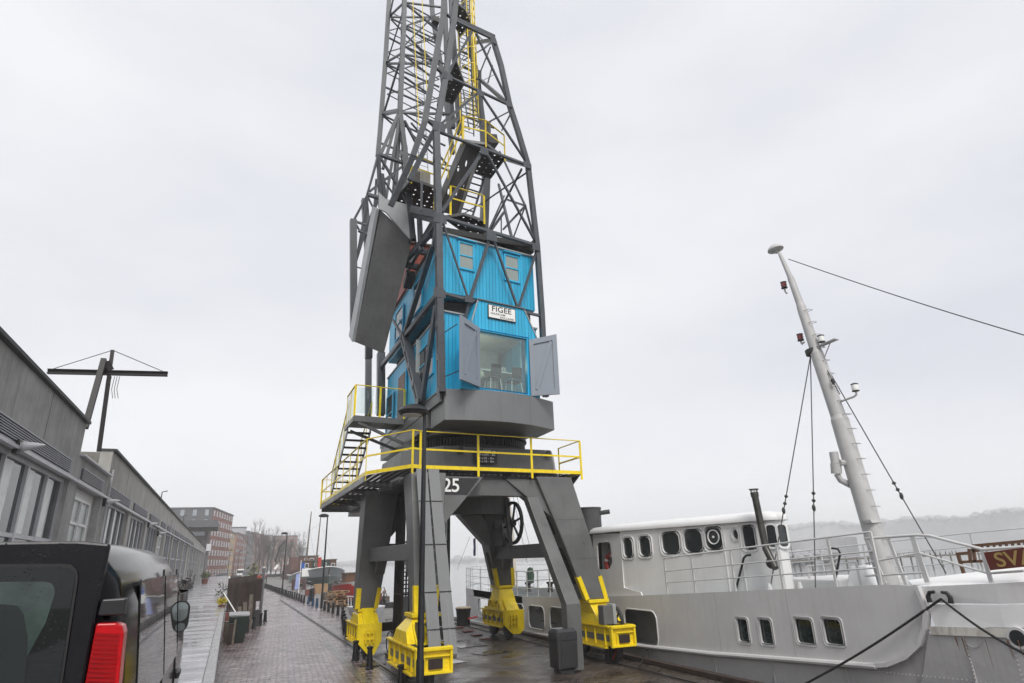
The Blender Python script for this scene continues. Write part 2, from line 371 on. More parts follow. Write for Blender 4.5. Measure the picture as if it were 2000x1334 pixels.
mat('blue', (.02, .09, .35), .5)
mat('hull_green', (.02, .045, .032), .4, var=.2)
mat('tug_grey', (.15, .17, .18), .45, var=.1)
mat('tan_wall', (.6, .4, .18), .7)
mat('brick_far', (.20, .075, .05), .8, var=.15, scale=.4)
mat('brick_far2', (.26, .10, .065), .8, var=.15, scale=.4)
mat('slate', (.085, .085, .095), .7)
mat('pale_wall', (.36, .36, .38), .7)
mat('lit_warm', (1., .62, .25), .5, emit=4.)
mat('skin_cream', (.62, .55, .45), .7)

# ------------------------------------------------------------------ ground, road, dock, water
def tiled_sheet(name, x0, x1, y0, y1, z, m, kind='structure'):
    return tag(MB().add([(x0, y0, z), (x1, y0, z), (x1, y1, z), (x0, y1, z)], [(0, 1, 2, 3)]).build(name, m), kind=kind)
mat('land', (.07, .065, .06), .7, var=.3, scale=.2)
mat('quay_stone', (.16, .15, .14), .6, var=.25, scale=1.2, rvar=.2)
QX = 10.75                                    # quay edge
g = MB().box((-1400, -60, -3), (QX, 1500, -.008)); tag(g.build('ground', 'land'), kind='structure')
brick_mat('paving', (.165, .118, .115), (.45, .365, .37), (.012, .010, .0095), 1, .30, .14, .026, .10, .30, .75, rot=R(4), big=.28)
brick_mat('apron_paving', (.055, .042, .034), (.12, .095, .08), (.012, .01, .009), 1, .3, .12, .016, .16, .55, .8, rot=R(-12), big=.4, dirt=(.05, .037, .026))
tag(MB().add([(-.06, -20, 0), (4.05, -20, 0), (4.05, 18, 0), (4.2, 24, 0), (4.9, 30.6, 0), (6.05, 38, 0), (6.0, 45, 0), (5.7, 55, 0), (5.3, 70, 0), (4.8, 95, 0), (4.6, 190, 0), (-.06, 190, 0)],
       [(0, 1, 2, 3, 4, 5, 6, 7, 8, 9, 10, 11)]).build('brick_road', 'paving'), kind='structure')
tag(MB().add([(4.05, -20, .002), (QX, -20, .002), (QX, 27.6, .002), (4.55, 27.6, .002), (4.2, 24, .002), (4.05, 18, .002)], [(0, 1, 2, 3, 4, 5)]).build('quay_apron', 'apron_paving'), kind='structure')
tag(MB().add([(4.55, 27.62, .003), (QX, 27.62, .003), (QX, 190, .003), (4.6, 190, .003), (4.8, 95, .003), (5.3, 70, .003), (5.7, 55, .003), (6.0, 45, .003), (6.05, 38, .003), (4.9, 30.6, .003)], [tuple(range(10))]).build('quay_pavement', 'quay_stone'), kind='structure')
# drainage strip of lighter setts beside the road
brick_mat('gutter_setts', (.16, .15, .145), (.22, .21, .2), (.04, .038, .035), 1, .2, .1, .014, .12, .35, .7)
tag(MB().add([(3.3, 17, .004), (3.52, 17, .004), (3.75, 27, .004), (3.52, 27, .004)], [(0, 1, 2, 3)]).build('gutter_strip', 'gutter_setts'), kind='structure')
# quay edge: coping stones and brown timber fender
tag(MB().box((QX - .32, 26.8, .004), (QX + .02, 190, .10)).build('quay_coping', 'quay_stone', bevel=.02), kind='structure')
mat('quay_timber', (.045, .03, .024), .5, var=.35, scale=6)
tag(MB().box((QX - .14, -20, .004), (QX + .06, 26.78, .13)).build('quay_fender', 'quay_timber', bevel=.015), kind='structure')
# crane rails
mat('rail_steel', (.05, .042, .038), .35, var=.3, scale=8)
for x in (4.3, 10.0):
    tag(MB().box((x - .035, -20, .006), (x + .035, 60, .035)).box((x - .12, -20, .004), (x - .07, 60, .012)).box((x + .07, -20, .004), (x + .12, 60, .012)).build('crane_rail', 'rail_steel'), 'long steel crane rail let into the paving ' + ('beside the brick road' if x < 5 else 'beside the ship'), 'rail', 'crane rails')
# water
m = mat('water', (.05, .06, .062), .06, var=.1); n = m.node_tree.nodes; l = m.node_tree.links.new
wv = n.new('ShaderNodeTexNoise'); wv.inputs['Scale'].default_value = 1.1; wv.inputs['Detail'].default_value = 4; tcw = n.new('ShaderNodeTexCoord'); l(tcw.outputs['Object'], wv.inputs['Vector'])
bw = n.new('ShaderNodeBump'); bw.inputs['Strength'].default_value = .25; bw.inputs['Distance'].default_value = .15; l(wv.outputs['Fac'], bw.inputs['Height']); l(bw.outputs[0], n['Principled BSDF'].inputs['Normal'])
tag(MB().add([(QX, -400, -1.5), (1600, -400, -1.5), (1600, 1500, -1.5), (QX, 1500, -1.5)], [(0, 1, 2, 3)]).build('water', 'water'), kind='structure')
# timber loading dock along the shed
DZ = 1.1
m = board_mat('dock_planks', (.31, .31, .33), .24, 'Y', .45, .3, .2)
n = m.node_tree.nodes; l = m.node_tree.links.new
tcd = n.new('ShaderNodeTexCoord'); mpd = n.new('ShaderNodeMapping'); mpd.inputs['Scale'].default_value = (.5, 1.6, 1); l(tcd.outputs['Object'], mpd.inputs[0])
nd_ = n.new('ShaderNodeTexNoise'); nd_.inputs['Scale'].default_value = .9; nd_.inputs['Detail'].default_value = 6; l(mpd.outputs[0], nd_.inputs['Vector'])
mr = n.new('ShaderNodeMapRange'); mr.inputs['From Min'].default_value = .4; mr.inputs['From Max'].default_value = .62; mr.inputs['To Min'].default_value = .04; mr.inputs['To Max'].default_value = .38
l(nd_.outputs['Fac'], mr.inputs['Value']); l(mr.outputs[0], n['Principled BSDF'].inputs['Roughness'])
dock = MB().box((-3.86, -20, -.005), (-.06, 150, DZ - .06)); tag(dock.build('loading_dock', 'concrete'), kind='structure')
tag(MB().box((-3.86, -20, DZ - .056), (-.22, 150, DZ)).build('dock_planking', 'dock_planks'), kind='structure')
mat('dock_edge', (.20, .20, .205), .25, var=.2, scale=3, rvar=.12)
tag(MB().box((-.216, -20, DZ - .12), (-.04, 150, DZ + .012)).build('dock_edge', 'dock_edge', bevel=.012), kind='structure')
# far shore
fs = MB()
ang = [(12 + i * 1.5) for i in range(70)]
for (dist, h0, amp, sd) in ((300, 7, 2.5, 1), (1250, 52, 6, 2)):
    random.seed(sd); top = []; bot = []
    for i in range(260):
        a = R(3 + i * .45); d = dist * (1 + .06 * math.sin(i * .13)); 
        if dist < 400 and not (36 < math.degrees(a) < 52): continue
        hh = h0 * ((.8 + .2 * math.sin(i * .07 + sd) + .12 * math.sin(i * .31)) if dist < 400 else (.90 + .05 * math.sin(a * 60))) + random.uniform(-.5, .5) * amp * .35
        if dist > 400: hh *= min(1, max(.12, (math.degrees(a) - 26) / 22))
        top.append((d * math.sin(a), d * math.cos(a), hh)); bot.append((d * math.sin(a), d * math.cos(a), -1.6))
    n_ = len(top)
    back = [(p[0] * 1.08, p[1] * 1.08, -1.6) for p in top]
    fs.loft([bot, top, back], closed=False)
tag(fs.build('hills', mat('far_wood', (.30, .30, .31), .95, var=.3, scale=.05)), kind='structure')  # wood paled: distance haze is put into its base colour
random.seed(5); fw = MB()
crest = [p for p in top if p[0] > 0]
for i in range(700):
    q = random.randrange(len(crest) - 1); t = random.random(); a_, b_ = crest[q], crest[q + 1]; r_ = random.uniform(2.5, 6.5)
    fw.sphere((a_[0] + (b_[0] - a_[0]) * t, a_[1] + (b_[1] - a_[1]) * t, a_[2] + (b_[2] - a_[2]) * t - r_ * random.uniform(.1, .8)), r_, 4, (random.uniform(.9, 2.0), 1, random.uniform(.6, 1.2)))
tag(fw.build('far_woods', 'far_wood'), kind='stuff')
# ================================================================== THE HARBOUR CRANE
CR = thing('harbour_crane', (7.0, 19.4, 0), 'tall grey portal crane with blue boarded cabin standing on four yellow bogies', 'crane')
TH = R(8); U = Vector((math.cos(TH), math.sin(TH), 0)); NN = Vector((-math.sin(TH), math.cos(TH), 0)); P0 = Vector((4.94, 16.14, 0)); ZV = Vector((0, 0, 1))
def FP(px, py, d=0): return gp(px, py, P0 + NN * d, NN)
def fr(a, z, d=0): return P0 + U * a + NN * d + ZV * z
# ---- legs: lofted tapering box sections, each with a haunch towards the girder
def leg(secs, stripe=True):
    """secs: list of (cx, cy, z, wx, wy)"""
    mb = MB(); rings = []
    for (cx, cy, z, wx, wy) in secs: rings.append([(cx - wx / 2, cy - wy / 2, z), (cx + wx / 2, cy - wy / 2, z), (cx + wx / 2, cy + wy / 2, z), (cx - wx / 2, cy + wy / 2, z)])
    mb.loft(rings); o = mb.build('portal_leg', 'steel_grey', CR, bevel=.03)
    (cx, cy, z, wx, wy), (cx2, cy2, z2, wx2, wy2) = secs[0], secs[1]
    if stripe:
        k = .62 / (z2 - z); ex, ey, ez = cx + (cx2 - cx) * k, cy + (cy2 - cy) * k, z + .62
        for sx in (-1, 1):
            s_ = MB(); w0 = .13
            a0 = (cx + sx * (wx / 2 - w0 / 2 + .004), cy - wy / 2 - .004, z + .004); a1 = (ex + sx * ((wx + (wx2 - wx) * k) / 2 - w0 / 2 + .004), ey - (wy + (wy2 - wy) * k) / 2 - .004, ez)
            s_.bar(a0, a1, w0, .02, up=(0, 1, 0)); s_.build('hazard_stripe', 'yellow', o)
            s_ = MB(); a0 = (cx + sx * (wx / 2 + .004), cy - wy / 2 + .07, z + .004); a1 = (ex + sx * ((wx + (wx2 - wx) * k) / 2 + .004), ey - (wy + (wy2 - wy) * k) / 2 + .07, ez)
            s_.bar(a0, a1, .02, .15, up=(0, 1, 0)); s_.build('hazard_stripe', 'yellow', o)
    return o
L1 = leg([(4.18, 21.9, 1.42, .70, .60), (4.36, 21.8, 3.6, .95, .85), (4.45, 21.6, 5.1, 1.1, 1.0)])
L2 = leg([(4.50, 16.05, 1.62, .56, .50), (4.60, 16.45, 3.6, .80, .70), (4.72, 16.95, 5.1, 1.0, .9)])
L3 = leg([(9.72, 23.5, 1.85, .74, .62), (9.2, 22.8, 3.6, 1.0, .85), (8.75, 22.2, 4.95, 1.2, 1.0)])
L4 = leg([(9.86, 17.0, 1.62, .74, .62), (9.28, 17.12, 3.4, .98, .85), (8.72, 17.3, 5.1, 1.2, 1.0)])
def slot(o, p, q, w_, nrm):
    mb = MB(); p, q = Vector(p), Vector(q); d = (q - p).normalized(); n_ = Vector(nrm).normalized(); a = d.cross(n_).normalized()
    pts = []
    for c, t0 in ((q, 0), (p, 180)):
        for i in range(9): t = R(t0 + 180 * i / 8); pts.append(c + a * (w_ / 2 * math.cos(t)) + d * (w_ / 2 * math.sin(t)))
    mb.prism(pts, n_ * .012); return mb.build('slot', 'underside_dark', o)
def legx(s, z, k):
    for (a, b) in zip(s, s[1:]):
        if a[2] <= z <= b[2]: t = (z - a[2]) / (b[2] - a[2]); return a[k] + (b[k] - a[k]) * t
S4 = [(9.86, 17.0, 1.62, .74, .62), (9.28, 17.12, 3.4, .98, .85), (8.72, 17.3, 5.1, 1.2, 1.0)]
S3 = [(9.72, 23.5, 1.85, .74, .62), (9.2, 22.8, 3.6, 1.0, .85), (8.75, 22.2, 4.95, 1.2, 1.0)]
for (S_, o) in ((S4, L4), (S3, L3)):
    for z0, z1 in ((2.15, 2.95), (3.55, 4.3)):
        pp = [(legx(S_, z, 0) - legx(S_, z, 3) / 2 - .006, legx(S_, z, 1) - .05, z) for z in (z0, z1)]
        slot(o, pp[0], pp[1], .26, (-1, 0, -.3))
# ---- haunches between legs and girder
def haunch(p, th): return MB().prism(p, th)
haunch([(5.18, 16.62, 5.02), (6.35, 16.62, 5.02), (5.0, 16.5, 3.55), (4.95, 16.5, 3.55)], (0, .5, 0)).build('haunch_plate', 'steel_grey', CR)
haunch([(8.3, 16.95, 5.02), (7.2, 16.95, 5.02), (8.82, 16.8, 3.75), (8.9, 16.8, 3.75)], (0, .5, 0)).build('haunch_plate', 'steel_grey', CR)
haunch([(8.3, 22.0, 4.95), (6.9, 22.0, 4.95), (8.6, 22.2, 3.3), (8.8, 22.2, 3.3)], (0, .5, 0)).build('haunch_plate', 'steel_grey', CR)
haunch([(4.95, 21.5, 5.0), (6.1, 21.5, 5.0), (4.85, 21.5, 3.6), (4.75, 21.5, 3.6)], (0, .5, 0)).build('haunch_plate', 'steel_grey', CR)
# cross beams at mid height
def xbeam(p, q, wdt, h):
    o = MB().bar(p, q, wdt, h).build('cross_beam', 'steel_grey', CR, bevel=.012); return o
xbeam((4.36, 21.5, 3.05), (4.5, 16.6, 3.05), .42, .42)
xb = xbeam((9.3, 22.7, 3.02), (9.34, 17.3, 3.02), .42, .44)
xbeam((4.7, 21.75, 3.3), (5.9, 21.9, 3.3), .2, .2)
for y in (21.1, 16.95):
    MB().prism([(4.3, y, 2.84), (4.3, y + (.35 if y < 18 else -.35), 2.84), (4.3, y, 2.45)], (.3, 0, 0)).build('haunch_plate', 'steel_grey', CR)
for y in (22.4, 17.6):
    MB().prism([(9.2, y, 2.8), (9.2, y + (.35 if y < 18 else -.35), 2.8), (9.28, y, 2.4)], (.3, 0, 0)).build('haunch_plate', 'steel_grey', CR)
# ---- girder ring under the slewing bearing
oct_ = [(4.35, 18.55), (5.35, 17.28), (9.05, 17.3), (9.6, 18.2), (9.6, 21.6), (8.7, 22.7), (5.2, 22.7), (4.35, 21.5)]
oc2 = [(x + (7 - x) * .04, y + (19.9 - y) * .04) for x, y in oct_]
gd = MB().loft([[(x, y, 5.0) for x, y in oct_], [(x, y, 6.02) for x, y in oc2]]).build('portal_girder', 'steel_grey', CR, bevel=.02)
MB().box((4.9, 17.0, 4.55), (9.2, 17.45, 4.99)).build('portal_beam', 'steel_grey', CR); MB().box((4.9, 21.6, 4.35), (9.2, 22.1, 4.99)).build('portal_beam', 'steel_grey', CR)
for ax, pz in ((5.9, 17.24), (8.8, 17.24)):
    MB().prism([(ax - .1, pz, 5.78), (ax + .1, pz, 5.78), (ax + .06, pz, 5.98), (ax - .06, pz, 5.98)], (0, .03, 0)).build('lifting_eye', 'dark_steel', gd)
# load plate with lettering
lp = MB().box((6.34, 17.2, 5.5), (7.04, 17.235, 5.92)).build('load_plate', 'black', gd, bevel=.01)
fnp = lambda a, b: Vector((6.69 + a, 17.2, 5.71 + b))
for s_, sz, a, b, sp in (('№2868', .055, -.22, .155, 1.), ('FIGEE', .095, .02, .155, 1.1), ('1957', .055, .25, .155, 1.), ('2½ t-24½ - 8m', .085, 0, .05, 1.05), ('4 t-22 - 8m', .085, 0, -.055, 1.2), ('5 t-18 - 8m', .085, 0, -.15, 1.2)):
    text(s_, 'lettering', fnp, sz, 'sign_white', lp, (0, -1, 0), .004, a, b, spacing=sp)
# number 25 on leg two's haunch
npl = MB().prism([(5.12, 16.6, 4.98), (6.22, 16.6, 4.98), (5.85, 16.565, 4.52), (5.12, 16.57, 4.52)], (0, .02, 0)).build('number_plate', 'black', CR)
text('25', 'lettering', lambda a, b: Vector((5.38 + a, 16.555, 4.75 + b)), .52, 'sign_white', npl, (0, -1, 0), .006, spacing=.95)
# ---- working platform round the girder
PZ = 5.2
pf = [(3.3, 18.15), (4.25, 16.5), (4.5, 16.62), (9.72, 16.85), (9.72, 18.4), (4.35, 18.4), (4.35, 27.9), (3.25, 27.9)]
m = mat('perforated_plate', (.028, .028, .028), .5); n = m.node_tree.nodes; l = m.node_tree.links.new
t_ = n.new('ShaderNodeTexCoord'); vo = n.new('ShaderNodeTexVoronoi'); vo.inputs['Scale'].default_value = 5.2; vo.inputs['Randomness'].default_value = 0; vo.voronoi_dimensions = '2D'; l(t_.outputs['Object'], vo.inputs['Vector'])
ma = n.new('ShaderNodeMath'); ma.operation = 'GREATER_THAN'; ma.inputs[1].default_value = .18; l(vo.outputs['Distance'], ma.inputs[0]); l(ma.outputs[0], n['Principled BSDF'].inputs['Alpha'])
wp = MB().add([(x, y, PZ) for x, y in pf], [tuple(range(8))]).build('working_platform', 'perforated_plate', CR)
for i in range(5):
    x = 5.4 + i * .95
    MB().prism([(x, 16.9, PZ - .012), (x, 17.6, PZ - .012), (x, 17.6, PZ - .35)], (.03, 0, 0)).build('bracket', 'steel_grey', wp)
MB().prism([(9.66, 16.87, PZ - .01), (9.66, 18.3, PZ - .01), (9.66, 18.3, PZ - .7)], (.03, 0, 0)).build('bracket', 'steel_grey', wp)
for y in (19.5, 21.5, 23.5, 25.5, 27.6):
    MB().prism([(3.3, y, PZ - .012), (4.6, y, PZ - .012), (4.6, y, PZ - .3), (3.3, y, PZ - .12)], (0, .04, 0)).build('bracket', 'steel_grey', wp)
MB().bar((3.3, 18.2, PZ - .1), (3.27, 27.9, PZ - .1), .06, .16).build('edge_beam', 'steel_grey', wp)
MB().box((3.3, 27.8, PZ - .3), (5.6, 27.95, PZ - .02)).build('edge_beam', 'steel_grey', wp)
MB().box((4.4, 21.9, 4.7), (5.9, 27.8, 4.9)).build('edge_beam', 'steel_grey', wp)
def handrail(path, h, name='handrail', par=None, toe=True, gap=1.5, r=.028, mid=True, mat_='yellow', skip_end=False):
    """posts, top rail, mid rail and toe board along a path"""
    mb = MB(); pts = [Vector(p) for p in path]
    for a, b in zip(pts, pts[1:]):
        n_ = max(1, round((b - a).length / gap))
        for i in range(n_ + 1):
            if i == n_ and b is not pts[-1]: continue
            p = a + (b - a) * (i / n_); d = (b - a).normalized()
            mb.obox(p + ZV * (h / 2 - .08), d * .035, d.cross(ZV).normalized() * .008, ZV * (h / 2 + .08))
        mb.bar(a + ZV * h, b + ZV * h, .05, .022)
        if mid: mb.bar(a + ZV * h * .52, b + ZV * h * .52, .02, .05)
        if toe: mb.bar(a + ZV * .06, b + ZV * .06, .012, .10)
    return mb.build(name, mat_, par)
handrail([(9.72, 18.3, PZ), (9.72, 16.85, PZ), (4.5, 16.62, PZ), (4.25, 16.5, PZ), (3.3, 18.15, PZ), (3.25, 27.9, PZ), (4.3, 27.9, PZ)], 1.05, par=wp)
# ---- slewing ring
sr = MB().lathe([(1.95, 0), (1.95, .12), (1.8, .14), (1.8, .42), (1.95, .44), (1.95, .5)], (7.0, 19.6, 6.03), n=72).build('slewing_ring', 'dark_steel', CR)
tt = MB()
for i in range(110):
    t = 2 * math.pi * i / 110; c = Vector((7 + 1.84 * math.cos(t), 19.6 + 1.84 * math.sin(t), 6.31)); d = Vector((math.cos(t), math.sin(t), 0))
    tt.obox(c, d * .05, ZV.cross(d) * .022, ZV * .12)
tt.build('gear_teeth', 'dark_steel', sr)
# ---- slewing frame and curved counterweight skirt
sf = MB().box((4.95, 17.6, 6.56), (5.3, 24.2, 7.1)).box((8.3, 17.9, 6.56), (8.65, 24.2, 7.1)).box((5.3, 21.4, 6.6), (8.3, 21.75, 7.0)).build('slewing_frame', 'steel_grey', CR)
bot = [(5.02, 17.45), (5.03, 16.13), (5.9, 15.93), (6.75, 15.9), (7.6, 16.08), (8.25, 16.32), (8.73, 16.62), (8.77, 18.0)]
bot = [bot[0], bot[1]] + [tuple(Vector((5.03, 16.13)).lerp(Vector((8.73, 16.62)), i / 14) + Vector((.13, -.99)) * .42 * math.sin(math.pi * i / 14)) for i in range(1, 14)] + [bot[-2], bot[-1]]
sk = MB().loft([[(x, y, 6.5) for x, y in bot], [(x, y, 7.4) for x, y in bot]]).build('counterweight_skirt', 'plate_grey', CR, smooth=False, bevel=.012)
for a, b in zip([0, 1], [1]): pass
for p in sk.data.polygons: p.use_smooth = len(p.vertices) == 4
sk.data.set_sharp_from_angle(angle=R(30))
MB().box((4.93, 16.25, 7.05), (5.0, 24.3, 7.4)).box((4.9, 16.3, 7.36), (5.06, 24.3, 7.40)).build('side_beam', 'steel_grey', CR)
# ---- machine house, two storeys of blue boards
bl = board_mat('blue_boards', (.024, .40, .65), .135, 'XY', .35, .38, .05)
bl_red = board_mat('red_boards', (.30, .05, .025), .16, 'XY', .4, .5, .15)
mat('blue_trim', (.024, .40, .65), .4)
YB = 24.0
def house(name, z0, z1, a0, a1, d, xl_in=.12):
    c = [fr(a0, 0, d), fr(a1, 0, d), Vector((fr(a1, 0, d).x, YB, 0)), Vector((fr(a0, 0, d).x + .05, YB, 0))]
    return MB().loft([[p + ZV * z0 for p in c], [p + ZV * z1 for p in c]]).build(name, bl, CR), c
up, cu_ = house('upper_house', 10.53, 12.5, .12, 3.5, .25)
cl_ = [fr(.12, 0, .25), fr(3.5, 0, .25), Vector((fr(3.5, 0, .25).x, YB, 0)), Vector((fr(.12, 0, .25).x + .05, YB, 0))]
lo = plate('lower_house', [(.12, 7.38), (3.5, 7.38), (3.5, 9.86), (.12, 9.86)], [[(.95, 7.5), (2.9, 7.5), (2.9, 9.4), (.95, 9.4)]], lambda a, z: fr(a, z, .25), .1, bl, CR, NN)
c_ = [cl_[0] + NN * .1, cl_[1] + NN * .1, cl_[2], cl_[3]]
for i, j in ((1, 2), (2, 3), (3, 0)):
    p, q = c_[i], c_[j]; inn = ZV.cross(q - p).normalized() * .08
    MB().prism([p + ZV * 7.38, q + ZV * 7.38, q + ZV * 9.86, p + ZV * 9.86], inn).build('wall', bl, lo)
MB().prism([p + ZV * 9.78 for p in c_], ZV * .078).build('ceiling', mat('room_wall', (.34, .37, .365), .8), lo)
MB().prism([p + ZV * 7.385 for p in c_], ZV * .07).build('floor', mat('room_floor', (.16, .11, .075), .5), lo)
for par, c, z in ((up, cu_, 12.5), (lo, cl_, 9.86)):
    e = MB(); q = [p + (p - Vector((6.7, 20, 0))).normalized() * .07 for p in c]
    e.loft([[p + ZV * (z + .002) for p in q], [p + ZV * (z + .05) for p in q]]).build('roof_sheet', 'light_grey', par)
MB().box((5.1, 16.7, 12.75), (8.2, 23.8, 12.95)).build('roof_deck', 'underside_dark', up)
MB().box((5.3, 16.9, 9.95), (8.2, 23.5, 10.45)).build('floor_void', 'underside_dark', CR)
def house_window(a0, a1, z0, z1, d, par, glass='glass_frost', mull=(.5,), hood=True):
    f = MB(); fn = lambda a, b: fr(a, b, d)
    f.box((0, 0, 0), (0, 0, 0)); f = MB()
    for (x0, y0, x1, y1) in ((a0 - .06, z0 - .06, a0, z1 + .06), (a1, z0 - .06, a1 + .06, z1 + .06), (a0, z0 - .06, a1, z0), (a0, z1, a1, z1 + .06)):
        f.prism([fr(x0, y0, d - .05), fr(x1, y0, d - .05), fr(x1, y1, d - .05), fr(x0, y1, d - .05)], NN * .046)
    for t in mull:
        zz = z0 + (z1 - z0) * t; f.prism([fr(a0, zz - .02, d - .045), fr(a1, zz - .02, d - .045), fr(a1, zz + .02, d - .045), fr(a0, zz + .02, d - .045)], NN * .04)
    o = f.build('window', 'blue_trim', par)
    MB().prism([fr(a0, z0, d - .02), fr(a1, z0, d - .02), fr(a1, z1, d - .02), fr(a0, z1, d - .02)], NN * .017).build('pane', glass, o)
    if hood: MB().prism([fr(a0 - .1, z1 + .1, d - .12), fr(a1 + .1, z1 + .1, d - .12), fr(a1 + .1, z1 + .13, d - .12), fr(a0 - .1, z1 + .13, d - .12)], NN * .118).build('drip_hood', 'blue_trim', o)
    return o
def pa(px, py, d): p = FP(px, py, d); return ((p - P0).dot(U), p.z)
for (x0, y0, x1, y1) in ((897, 473, 923, 528), (986, 498, 1012, 551)):
    a0, za = pa(x0, y0, .25); a1, zb = pa(x1, y1, .25); house_window(a0, a1, zb, za - .02, .25, up)
# windows and door along the left side
def side_window(par, y0, y1, z0, z1, x, mull=1, glass='glass_dark'):
    f = MB()
    for (a, b, c, d) in ((y0 - .06, z0 - .06, y0, z1 + .06), (y1, z0 - .06, y1 + .06, z1 + .06), (y0, z0 - .06, y1, z0), (y0, z1, y1, z1 + .06)):
        f.box((x - .05, a, b), (x - .003, c, d))
    for i in range(mull): zz = z0 + (z1 - z0) * (i + 1) / (mull + 1); f.box((x - .045, y0, zz - .02), (x - .005, y1, zz + .02))
    o = f.build('window', 'blue_trim', par); MB().box((x - .022, y0, z0), (x - .004, y1, z1)).build('pane', glass, o); return o
xl = cl_[0].x
side_window(lo, 17.2, 19.3, 8.2, 9.3, xl, 1); side_window(lo, 22.6, 23.6, 7.5, 8.9, xl, 1); side_window(up, 18.7, 19.8, 11.0, 12.1, xl, 1); side_window(up, 21.4, 22.6, 11.0, 12.1, xl, 1)
dr = MB().box((xl - .06, 20.5, 7.4), (xl - .003, 21.7, 9.3)).build('entrance_door', 'blue_trim', lo)
MB().box((xl - .075, 20.6, 7.45), (xl - .062, 21.6, 9.2)).build('door_leaf', 'wood_brown', dr)
# red painted rear cabin rising behind the blue house
rc = MB().box((4.95, 21.0, 12.55), (7.4, 24.2, 14.55)).build('rear_cabin', bl_red, CR); MB().box((4.85, 20.9, 14.552), (7.5, 24.3, 14.62)).build('roof_sheet', 'wood_grey', rc)
# ---- the bay with the big window
D = -.25
def bpoly(pts, d=D): return [fr(a, z, d) for a, z in pts]
gl = [(1.08, 7.5), (2.75, 7.5), (2.78, 9.25), (1.08, 9.25)]
def bayfn(a, z): return fr(a, z, D)
out_ = [(.5, 7.405), (3.2, 7.405), (3.2, 9.3), (2.71, 10.24), (1.09, 10.24), (.82, 9.55), (.5, 9.0)]
bay = plate('window_bay', out_, [gl], bayfn, .1, bl, CR, NN)
MB().prism(bpoly([(.5, 7.41), (.82, 9.55), (1.09, 10.24), (1.09, 10.2), (.86, 9.5), (.56, 7.41)], D + .1), NN * .4).build('bay_cheek', 'blue_trim', bay)
MB().prism(bpoly([(3.2, 7.41), (3.2, 9.3), (2.71, 10.24), (2.66, 10.2), (3.14, 9.28), (3.14, 7.41)], D + .1), NN * .4).build('bay_cheek', 'blue_trim', bay)
MB().prism(bpoly([(1.05, 10.245), (2.75, 10.245), (2.75, 10.28), (1.05, 10.28)], D - .05), NN * .6).build('bay_roof', 'steel_grey', bay)
for (a, z, b, z2) in ((1.07, 10.25, .84, 9.5), (2.73, 10.25, 3.2, 9.3)):
    MB().bar(fr(a, z, D - .01), fr(b, z2, D - .01), .035, .035, up=NN).build('bay_trim', 'light_grey', bay)
fr_ = MB(); ring_between(fr_, [(a + s * .06, z + t * .06) for (a, z), (s, t) in zip(gl, ((-1, -1), (1, -1), (1, 1), (-1, 1)))], gl, bayfn, -.03, .02, NN); wf = fr_.build('window_frame', 'blue_trim', bay)
pane_mat('clear_glass', (.84, .93, .90), .12, .6)
MB().prism(bpoly(gl, D + .03), NN * .012).build('window_pane', 'clear_glass', wf)
q0, q1 = fr(.3, 7.46, 2.6), fr(3.4, 7.46, 2.6)
MB().prism([q0, q1, q1 + ZV * 2.3, q0 + ZV * 2.3], NN * .05).build('partition', 'room_wall', lo)
# sign on the bay
sg = MB().prism([fr(1.39, 9.71, D - .05), fr(2.39, 9.71, D - .05), fr(2.39, 10.17, D - .05), fr(1.39, 10.17, D - .05)], NN * .035).build('name_sign', 'black', bay, bevel=.02)
MB().prism([fr(1.42, 9.74, D - .055), fr(2.36, 9.74, D - .055), fr(2.36, 10.14, D - .055), fr(1.42, 10.14, D - .055)], NN * .0045).build('sign_face', 'sign_white', sg)
fs_ = lambda a, b: fr(a, b, D - .056)
text('FIGEE', 'lettering', fs_, .25, 'black', sg, -NN, .003, 1.87, 10.03, xs=1.12, spacing=1.05)
text('HAARLEM', 'lettering', fs_, .092, 'black', sg, -NN, .003, 1.74, 9.875, xs=1.15, spacing=1.15)
text('HOLLAND', 'lettering', fs_, .092, 'black', sg, -NN, .003, 2.06, 9.785, xs=1.1, spacing=1.1)
# shutters thrown open
def shutter(h0, h1, f0, f1, flip):
    """hinge bottom/top, free bottom/top"""
    h0, h1, f0, f1 = map(Vector, (h0, h1, f0, f1)); nn = (f0 - h0).cross(h1 - h0).normalized()
    if nn.y > 0: nn = -nn
    def q(u, v): return (h0 * (1 - u) + f0 * u) * (1 - v) + (h1 * (1 - u) + f1 * u) * v
    o = MB().prism([q(0, 0), q(1, 0), q(1, 1), q(0, 1)], -nn * .03).build('shutter', 'shutter_grey', bay)
    fm = MB()
    for a in ((0, 0, 1, .09), (0, .91, 1, 1), (0, .09, .16, .91), (.84, .09, 1, .91)):
        fm.prism([q(a[0], a[1]), q(a[2], a[1]), q(a[2], a[3]), q(a[0], a[3])], nn * .04)
    z0, z1 = ((.16, .84) if not flip else (.84, .16))
    fm.prism([q(z0, .12) + nn * .001, q(z0 + (.1 if not flip else -.1), .09) + nn * .001, q(z1, .88) + nn * .001, q(z1 - (.1 if not flip else -.1), .91) + nn * .001], nn * .034)
    fm.build('rails', 'shutter_grey', o); return o
ha, hb = fr(1.08, 7.49, D - .02), fr(1.08, 9.32, D - .02); fa, fb = FP(899, 741, -.85), FP(896, 615, -.85)
fb = Vector((fa.x, fa.y, fb.z)); shutter(ha, hb, fa, fb, True)
ha, hb = fr(2.86, 7.42, D - .02), fr(2.86, 9.22, D - .02); fa, fb = FP(1094, 770, -.7), FP(1085, 653, -.7)
fa = Vector((fb.x + .03, fb.y, fa.z)); fb = Vector((fa.x, fa.y, fb.z)); shutter(ha, hb, fa, fb, False)
st = MB()
